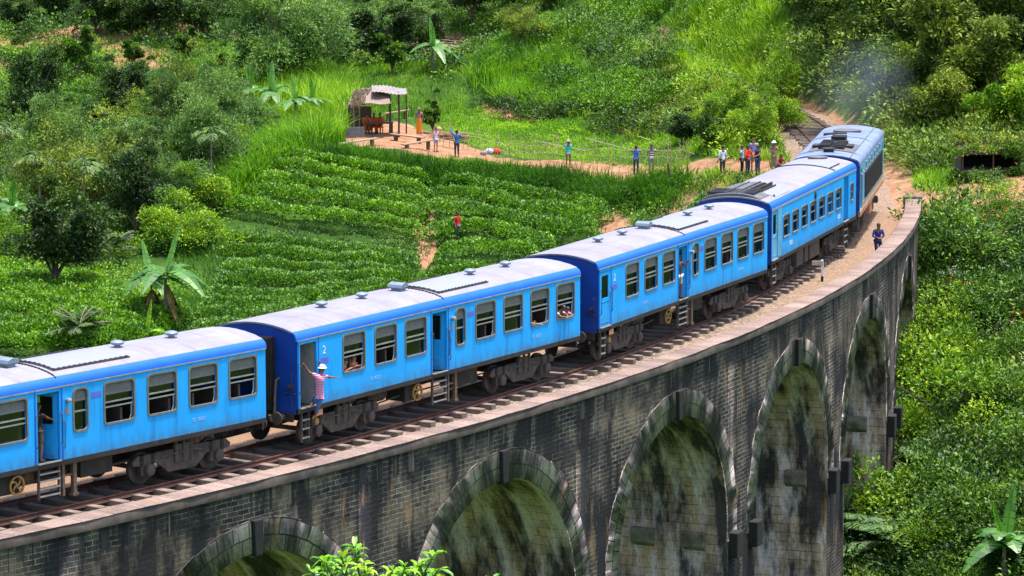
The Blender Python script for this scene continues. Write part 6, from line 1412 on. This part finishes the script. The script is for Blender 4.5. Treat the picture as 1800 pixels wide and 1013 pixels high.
seated_local(car2, 13.05, -1.20, 1.30, 'passenger resting a bare arm out of the second last window', turn=RAD(175), pose=win(elR=(.22,.26,.92), wrR=(.06,.52,.90)), shirt=(.04,.04,.05), h=1.5, skin='skin_light')
seated_local(car2, 14.75, -1.22, 1.30, 'passenger in a blue and white striped shirt leaning out of the last window', turn=RAD(175), pose=win(che=(0,.14,.95), nek=(0,.24,1.07), h1=(0,.33,1.13), h2=(0,.36,1.20), h3=(0,.36,1.25), shL=(-.16,.14,1.0), shR=(.16,.14,1.0), elL=(-.22,.36,.88), wrL=(-.05,.46,.86), elR=(.2,.36,.88), wrR=(.0,.47,.87)), shirt=(.55,.57,.65), stripe=(.10,.14,.4), h=1.55)
seated_local(car2, 15.15, -1.22, 1.30, 'passenger in pink leaning head out of the last window', turn=RAD(155), pose=win(che=(0,.14,.92), nek=(0,.24,1.02), h1=(0,.33,1.08), h2=(0,.36,1.15), h3=(0,.36,1.20), shL=(-.15,.14,.97), shR=(.15,.14,.97), elL=(-.22,.34,.86), wrL=(-.05,.44,.86), elR=(.2,.34,.86), wrR=(.0,.45,.86)), shirt=(.75,.25,.45), h=1.5)

def ground_person(px, py, label, yaw, dz=0, **kw):
    p = hit(px, py); return person(label, (p[0], p[1], p[2]+dz), yaw, **kw)
FR, BK = math.pi, 0.0     # facing the camera / away
ground_person(804, 424, 'man in red shirt and grey trousers walking among the tea bushes', FR+.9, shirt=(.75,.02,.015), legs=(.10,.13,.18))
ground_person(737, 236, 'person in grey top and long orange sarong standing in the earth yard', FR-.3, shirt=(.30,.22,.22), legs=(.85,.27,.01), kind='sarong', hat=(.18,.13,.13), h=1.6)
ground_person(766, 268, 'person in white top with dark bag, arm raised, by the low benches', FR+.6, shirt=(.55,.50,.65), legs=(.35,.35,.5), kind='shorts', skin='skin_light', pose=dict(elR=(.30,.10,1.50), wrR=(.26,.20,1.72)), h=1.45)
ground_person(803, 277, 'man in blue shirt with one arm raised holding a camera by the fence', BK+.4, shirt=(.015,.13,.42), legs=(.02,.03,.06), sleeve='long', pose=dict(elL=(-.34,.08,1.55), wrL=(-.30,.20,1.80), elR=(.36,.0,1.20), wrR=(.42,.15,1.12)))
ground_person(999, 296, 'person in turquoise shirt and brown shorts photographing, arms at the face', BK+.2, shirt=(.02,.50,.48), legs=(.22,.15,.12), kind='shorts', pose=dict(elL=(-.30,.12,1.32), wrL=(-.10,.20,1.55), elR=(.30,.12,1.32), wrR=(.10,.20,1.55)), hat=(.3,.3,.3))
ground_person(1118, 306, 'man in bright blue shirt standing behind the hanging grass bank', BK-.2, shirt=(.03,.16,.62), legs=(.04,.05,.1), pose=dict(elL=(-.28,.12,1.30), wrL=(-.12,.20,1.50), elR=(.28,.12,1.30), wrR=(.12,.20,1.50)))
ground_person(1145, 304, 'man in navy and white striped shirt beside the bright blue shirt', FR+.2, shirt=(.02,.025,.06), stripe=(.6,.6,.62), legs=(.25,.23,.22), pose=dict(elL=(-.34,.02,1.18), wrL=(-.20,.12,1.05)), per=.12)
ground_person(1270, 309, 'man in loose white shirt standing alone left of the group', BK+.5, shirt=(.72,.72,.85), legs=(.07,.05,.05), sleeve='long', h=1.6)
ground_person(1304, 306, 'person in light blue top and black trousers at the left of the group', FR+1.2, shirt=(.40,.60,.80), legs=(.012,.012,.02), h=1.5)
ground_person(1314, 308, 'man in bright red shirt in the middle of the group', FR+.8, shirt=(.75,.015,.015), legs=(.04,.06,.11), sleeve='long', pose=dict(elR=(.28,.12,1.15), wrR=(.20,.34,1.12), elL=(-.28,.12,1.15), wrL=(-.1,.34,1.12)))
ground_person(1325, 301, 'tall man in blue shirt standing behind the red one', FR, shirt=(.20,.28,.60), legs=(.28,.20,.14), kind='shorts', skin='skin_light', h=1.75)
ground_person(1332, 308, 'man in black T-shirt and jeans at the right of the group', FR-.9, shirt=(.015,.02,.035), legs=(.06,.09,.18), pose=dict(elL=(-.26,.14,1.16), wrL=(-.22,.36,1.12)))
ground_person(1360, 302, 'man in khaki clothes and white cap with folded arms beside the train', FR-.2, shirt=(.26,.17,.12), legs=(.30,.25,.19), hat=(.75,.75,.78), pose=dict(elL=(-.24,.10,1.12), wrL=(.02,.22,1.18), elR=(.24,.10,1.12), wrR=(-.02,.24,1.12)))
CROUCH = dict(pel=(0,-.12,.34), spi=(0,-.06,.52), che=(0,.05,.70), nek=(0,.10,.82), h1=(0,.14,.92), h2=(0,.15,1.0), h3=(0,.14,1.05), hipL=(-.09,-.10,.33), hipR=(.09,-.10,.33), knL=(-.14,.26,.48), knR=(.14,.26,.48), anL=(-.12,.02,.09), anR=(.12,.02,.09), toL=(-.13,.16,.035), toR=(.13,.16,.035), shL=(-.16,.05,.76), shR=(.16,.05,.76), elL=(-.26,.2,.56), elR=(.26,.2,.56), wrL=(-.14,.38,.5), wrR=(.14,.38,.5))
ground_person(1371, 304, 'person in maroon shirt crouching next to the carriage roof edge', FR+.4, shirt=(.35,.01,.04), legs=(.08,.05,.05), pose=CROUCH)
# person leaning against the parapet
aa = min(np.arange(1.2, A_END, .0005), key=lambda a: abs(900+F_PX*W(a, .95, 0)[0]/W(a, .95, 0)[1]-1549)); pw = W(aa, .95, -.74)
LEAN = dict(pel=(0,-.06,.84), spi=(0,-.04,1.02), che=(0,.0,1.22), nek=(0,.03,1.35), h1=(0,.06,1.44), h2=(0,.065,1.52), h3=(0,.05,1.58), hipL=(-.09,-.06,.80), hipR=(.09,-.06,.80), knL=(-.10,.10,.46), knR=(.10,.16,.46), anL=(-.10,.22,.09), anR=(.10,.28,.09), toL=(-.11,.37,.035), toR=(.11,.43,.035), shL=(-.17,0,1.28), shR=(.17,0,1.28), elL=(-.24,.04,1.02), elR=(.24,.04,1.02), wrL=(-.08,.16,.98), wrR=(.08,.18,.98))
person('person in dark blue clothes leaning on the parapet beside the track', pw, aa+math.pi/2+.35, pose=LEAN, shirt=(.03,.03,.20), legs=(.015,.018,.07), sleeve='long', h=1.66)
# monks in the hut
hut0 = hit(655, 238)
def offs_(p, dx, dy): q = (p[0]+dx, p[1]+dy); return (q[0], q[1], float(Z(*q)))

# ------------------------------------------------------------------ hut, benches, fence and other small things
hx, hy = hut0[0], hut0[1]; hz = float(Z(hx, hy))
hut = thing('open_hut', 'open wooden hut with patched metal sheet roof on thin posts', 'hut', (hx, hy, hz), 0)
sx = lambda px: (px-655)/F_PX*hy
for px, dy, tz, r in ((622, -.4, 2.05, .05), (701, .2, 2.62, .07), (683, 2.4, 2.4, .07), (628, 2.6, 2.2, .05), (712, 2.6, 2.4, .05)):
    MB().tube([(sx(px), dy, -.2-.0), (sx(px)+.03, dy, tz*.5), (sx(px), dy, tz)], [r, r*.9, r*.85], 7).build('post', M['wood_dark'] if px > 650 else M['bark_pale'], hut, smooth=True)
M['tin'] = plain('pale metal sheet', (.27,.245,.24), .5, .2, var=.25, scale=4, bump=.5, dirt=((.22,.16,.14), 1.8, .55)); M['tin2'] = plain('rust brown sheet', (.24,.16,.14), .7, var=.25, scale=3, dirt=((.12,.08,.07), 1.5, .55)); M['thatch'] = plain('thatch', (.26,.24,.20), .95, var=.4, scale=12, bump=.9)
def sheet(name, q, mat, n=10, amp=.03, th=.03):
    """wavy sheet spanned by four corners"""
    q = [np.array(p, float) for p in q]; P = np.zeros((n*3, n, 3)); 
    for i in range(n*3):
        for j in range(n):
            u, v = i/(n*3-1), j/(n-1); p = (q[0]*(1-u)+q[1]*u)*(1-v)+(q[3]*(1-u)+q[2]*u)*v; P[i, j] = p+np.array([0, 0, amp*math.sin(u*60)+.04*math.sin(v*5+u*7)])
    a, f, u_ = grid_mesh('', P, P[..., :2], None, None); b = a-np.array([0, 0, th]); o = np_mesh(name, np.vstack([a, b]), np.vstack([f, f[:, ::-1]+len(a)]), M[mat], hut); return o
sheet('roof_sheet', [(sx(655), -.6, 2.66), (sx(717), -.6, 2.50), (sx(712), 3.0, 2.60), (sx(650), 3.0, 2.80)], 'tin')
sheet('roof_sheet', [(sx(640), -1.1, 2.0), (sx(688), -1.1, 2.0), (sx(681), .6, 2.75), (sx(652), .6, 2.7)], 'tin2', amp=.01)
sheet('roof_sheet', [(sx(655), .5, 2.60), (sx(664), .5, 2.66), (sx(660), 3.2, 2.72), (sx(625), 3.2, 2.4)], 'tin2', amp=.01)
sheet('thatch', [(sx(612), -1.0, 1.85), (sx(642), -1.0, 2.0), (sx(656), 1.6, 2.72), (sx(622), 1.6, 2.62)], 'thatch', amp=.03, th=.08)
vgt = Veg(); n = 700; u, v = rng.uniform(size=n), rng.uniform(size=n); q = [np.array(p, float) for p in ((sx(612), -1.0, 1.9), (sx(642), -1.0, 2.05), (sx(656), 1.6, 2.78), (sx(622), 1.6, 2.68))]
Pq_ = ((q[0]*(1-u[:, None])+q[1]*u[:, None])*(1-v[:, None])+(q[3]*(1-u[:, None])+q[2]*u[:, None])*v[:, None]); V, Fq_ = leaves(Pq_, unit(np.c_[rng.normal(0, .3, n), np.full(n, -1.), rng.normal(-.35, .25, n)]), rng.uniform(.3, .6, n), .08); vgt.add(V, Fq_, .5); vgt.build('thatch_straw', M['brown'], hut)
MB().box(sx(600), sx(642), -1.3, -1.22, .02, .62).add([], []).build('low_board_wall', plain('grey boards', (.16,.17,.20), .8, var=.3, scale=5), hut, bevel=.01)
MB().box(sx(608), sx(650), 2.7, 2.8, .0, 1.5).build('back_wall', M['wood_dark'], hut, bevel=.01)
tb = thing('table', 'dark wooden table under the hut roof in front of the seated group', 'table', (hx+sx(662), hy+.6, hz), 0); w_ = .58
MB().box(-w_, w_*1.7, -.35, .35, .66, .74).build('table_top', M['wood_dark'], tb, bevel=.01)
for a in (-w_+.08, w_*1.7-.08):
    for b in (-.28, .28): MB().box(a-.05, a+.05, b-.05, b+.05, -.05, .66).build('leg', M['wood_dark'], tb)
for i, (px, lb) in enumerate(((643, 'seated person in orange robe, set apart at the left of the hut table'), (656, 'seated person in orange robe, left of the pair behind the hut table'), (667, 'seated person in orange robe, right of the pair behind the hut table'))):
    x = hx+sx(px); dy = 1.25 if i else .9; t = person(lb, (x, hy+dy, hz+.02), FR+(.2-.2*i), pose=sit(), shirt=(.60,.12,.01), legs=(.55,.11,.01), kind='trousers', sleeve='long', h=1.6)
    st = thing('stool', 'dark stool under '+lb.split(',')[0].replace('seated', 'the')+', '+('left', 'middle', 'right')[i]+' one of three', 'stool', (x, hy+dy+.05, hz)); MB().box(-.2, .2, -.16, .16, .34, .385).build('seat', M['wood_dark'], st, bevel=.01)
    for a in (-.15, .15):
        for b in (-.11, .11): MB().box(a-.025, a+.025, b-.025, b+.025, 0, .34).build('leg', M['wood_dark'], st)
def bench(px0, py0, px1, py1, h, label, mat='wood', wd=.3, stone=False):
    a, b = hit(px0, py0), hit(px1, py1); c = (a+b)/2; d = b-a; L = np.hypot(d[0], d[1]); t = thing('plank_bench', label, 'bench', (c[0], c[1], float(Z(c[0], c[1]))), math.atan2(d[1], d[0]))
    MB().box(-L/2, L/2, -wd/2, wd/2, h-.07, h).build('seat', M[mat], t, bevel=.012)
    for s_ in (-1, 1): MB().box(s_*L*.36-.09, s_*L*.36+.09, -wd*.35, wd*.35, -.15, h-.07).build('leg', M['bark'] if not stone else M['wood'], t, bevel=.01)
bench(688, 246, 744, 254, .42, 'long plank bench near the right hut post'); bench(708, 262, 760, 268, .42, 'lower plank bench in front of the long one, beside the person in white', wd=.26)
bench(597, 258, 663, 255, .44, 'thin grey bench at the left of the yard before the low board wall', mat='bark_pale', wd=.26); bench(676, 214, 718, 208, .5, 'narrow bench rail behind the hut on the far side of the yard', mat='wood', wd=.2)
# fence of bamboo sticks along the plot
fl = [(768,262),(800,268),(830,272),(870,280),(920,286),(980,292),(1040,293),(1100,295),(1160,295),(1215,298)]
fq = hitpoly([(x, y-6) for x, y in fl]); sl2 = np.r_[0, np.cumsum(np.hypot(*np.diff(fq, axis=0).T))]
f0 = fq[0]; fence = thing('bamboo_fence', 'rough fence of thin bamboo sticks with pale rails along the green plot', 'fence', (f0[0], f0[1], float(Z(*f0)))); r5 = np.random.default_rng(9)
def fpt(u): return np.array([np.interp(u, sl2, fq[:, 0]), np.interp(u, sl2, fq[:, 1])])
for i, u in enumerate(np.arange(0, sl2[-1], .42)):
    p = fpt(u)-f0; h_ = r5.uniform(.9, 1.7); z0 = float(Z(*(p+f0)))-float(Z(*f0)); l_ = r5.normal(0, .1, 2)
    MB().tube([(p[0], p[1], z0-.1), (p[0]+l_[0], p[1]+l_[1], z0+h_)], .02, 5).build('stick', M['bamboo'], fence)
    if i > 95: break
for hh in (.45, .85):
    q_ = []
    for u in np.arange(0, sl2[-1], .9): p = fpt(u); q_.append((p[0]-f0[0], p[1]-f0[1], float(Z(*p))-float(Z(*f0))+hh+r5.normal(0, .05)))
    MB().tube(q_, .016, 5).build('rail', M['rope'], fence)
for i in range(3):
    a, b = hit(940+i*90, 262-i*4), hit(1030+i*95, 276+i*3); c = (a+b)/2; st = MB().tube([tuple(a-c+np.array([0, 0, .5])), tuple(b-c+np.array([0, 0, .35]))], .028, 6).build('bamboo_pole', M['rope'], None); st.location = c
    tag(st, ('long pale bamboo pole lying in the plot, left of three', 'long pale bamboo pole lying in the plot, middle of three', 'long pale bamboo pole lying in the plot, right of three')[i], 'pole', 'bamboo poles lying in the plot')
# brushwood stack near the fence
p = hit(790, 246); mb = MB()
for i in range(26): a = r5.uniform(-.35, .35); z_ = r5.uniform(.05, .5); x_ = r5.uniform(-.3, .3); y_ = r5.uniform(-.3, .3); mb.tube([(x_-1.1, y_-a, z_), (x_+1.1, y_+a, z_+r5.uniform(-.1, .1))], .022, 5)
o = mb.build('brushwood_pile', M['wood']); o.location = p; tag(o, 'pile of cut sticks beside the fence, behind the man with raised arm', 'sticks', kind='thing')
def bag(px, py, col, label, s=1.0):
    p = hit(px, py); o = MB(); ellip(o, (0, 0, .15*s), (.26*s, .17*s, .2*s), 12, -.75); o.tube([(-.12*s, 0, .3*s), (-.06*s, 0, .42*s), (.06*s, 0, .42*s), (.12*s, 0, .3*s)], .015, 5)
    ob_ = o.build('bag', cloth(col), None, smooth=True); ob_.location = p; tag(ob_, label, 'bag')
bag(873, 272, (.75,.03,.04), 'red bag lying on the path verge by the fence', 1.1); bag(860, 271, (.50,.50,.68), 'pale bag lying left of the red bag', 1.0); bag(850, 273, (.30,.22,.2), 'brown bundle left of the two bags', .8); bag(771, 231, (.70,.30,.2), 'small orange and white bundle behind the person in white', .8)
# leaning dark post at the end of the grass bank, open shed on the right hillside, marker post, sign
p = hit(1182, 330); o = MB().tube([(.0, 0, -.2), (-.25, 0, 1.3)], [.07, .05], 7).build('leaning_post', M['wood_dark']); o.location = p; tag(o, 'dark leaning wooden post at the right end of the hanging grass', 'post')
p = hit(1740, 312); shed = thing('open_shed', 'dark lean-to shed dug into the hillside with plank floor', 'shed', tuple(p), .05)
MB().add([(-1.5,-.4,1.15),(1.5,-.4,1.15),(1.5,1.6,1.5),(-1.5,1.6,1.5),(-1.5,-.4,1.25),(1.5,-.4,1.25),(1.5,1.6,1.62),(-1.5,1.6,1.62)], [(0,3,2,1),(4,5,6,7),(0,1,5,4),(1,2,6,5),(2,3,7,6),(3,0,4,7)]).build('roof', M['wood_dark'], shed)
vs_ = Veg(); dome_leaves(vs_, np.c_[rng.uniform(-1.9, 1.9, 26), rng.uniform(-.3, 1.8, 26), rng.uniform(1.15, 1.6, 26)], rng.uniform(.3, .6, 26), rng.uniform(.25, .45, 26), 120, .2, rng.uniform(0, 1, 26)); vs_.build('creeper', M['olive'], shed)
vs_ = Veg(); n_ = 30; dome_leaves(vs_, np.c_[rng.uniform(-1.8, 1.8, n_), rng.uniform(-.65, -.35, n_), np.where(rng.uniform(size=n_) < .55, rng.uniform(.95, 1.35, n_), rng.uniform(-.3, .1, n_))], rng.uniform(.2, .42, n_), rng.uniform(.2, .4, n_), 110, .18, rng.uniform(0, 1, n_)); vs_.build('creeper', M['bush'], shed)
MB().box(-1.4, 1.4, 1.45, 1.55, .3, 1.45).build('back_wall', M['dk'], shed)  # near-black wall: the shade of the recess is put into its colour
for x in (-1.4, 1.4): MB().box(x-.04, x+.04, .0, 1.5, .3, 1.3).build('side_wall', M['wood_dark'], shed)
MB().box(-1.5, 1.5, -.3, 1.5, .28, .36).build('plank_floor', M['wood'], shed, bevel=.01)
for x in (-1.4, .1, 1.4): MB().tube([(x, -.3, -.6), (x, -.3, 1.16)], .045, 6).build('post', M['wood_dark'], shed)
sp_ = atz(1445, 497, -.74); sgn = thing('marker_sign', 'small pale T-shaped marker standing between track and parapet', 'sign', (sp_[0], sp_[1], -.78))
MB().box(-.05, .05, -.03, .03, 0, .95).build('post', M['white'], sgn, bevel=.008); MB().box(-.05, .05, -.034, .034, 0, .30).build('post_base', M['black'], sgn)
MB().box(-.42, .02, -.075, -.036, .74, .92).build('board', plain('pale board', (.40,.36,.28), .8, var=.25, scale=5), sgn, bevel=.008)
p = hit(1665, 545); mk = thing('stone_post', 'small square stone post standing among the slope bushes', 'post', tuple(p)); MB().box(-.16, .16, -.16, .16, -.2, .95).build('shaft', M['orange'], mk, bevel=.02); MB().box(-.19, .19, -.19, .19, .95, 1.03).build('cap', M['cap_stone'], mk, bevel=.02)
# exhaust smoke: thin bluish volume over the stack
def smoke():
    m, t, out = newmat('thin exhaust smoke'); v = N(t, 'VolumePrincipled'); v.inputs['Color'].default_value = (.42, .47, .62, 1); v.inputs['Anisotropy'].default_value = .1
    tc = N(t, 'TexCoord'); n_ = N(t, 'TexNoise'); n_.inputs['Scale'].default_value = .55; n_.inputs['Detail'].default_value = 3; t.links.new(tc.outputs['Object'], n_.inputs['Vector'])
    r = N(t, 'MapRange'); r.inputs['From Min'].default_value = .38; r.inputs['From Max'].default_value = .75; r.inputs['To Max'].default_value = .22; t.links.new(n_.outputs[0], r.inputs['Value'])
    gr = N(t, 'TexGradient'); gr.gradient_type = 'SPHERICAL'; mp = N(t, 'Mapping'); mp.inputs['Scale'].default_value = (1/2.6, 1/3.6, 1/2.6); t.links.new(tc.outputs['Object'], mp.inputs[0]); t.links.new(mp.outputs[0], gr.inputs[0])
    mu = N(t, 'Math', operation='MULTIPLY'); t.links.new(r.outputs[0], mu.inputs[0]); t.links.new(gr.outputs[0], mu.inputs[1]); m2 = N(t, 'Math', operation='MULTIPLY', i1=.8); t.links.new(mu.outputs[0], m2.inputs[0]); t.links.new(m2.outputs[0], v.inputs['Density'])
    t.links.new(v.outputs[0], out.inputs['Volume']); mb = MB(); ellip(mb, (0, 0, 0), (2.6, 3.6, 2.6), 20); o = mb.build('smoke', m); o.location = (16.6, 159.5, 4.9); tag(o, 'thin blue exhaust smoke drifting above the locomotive roof', 'smoke', kind='stuff')
smoke()
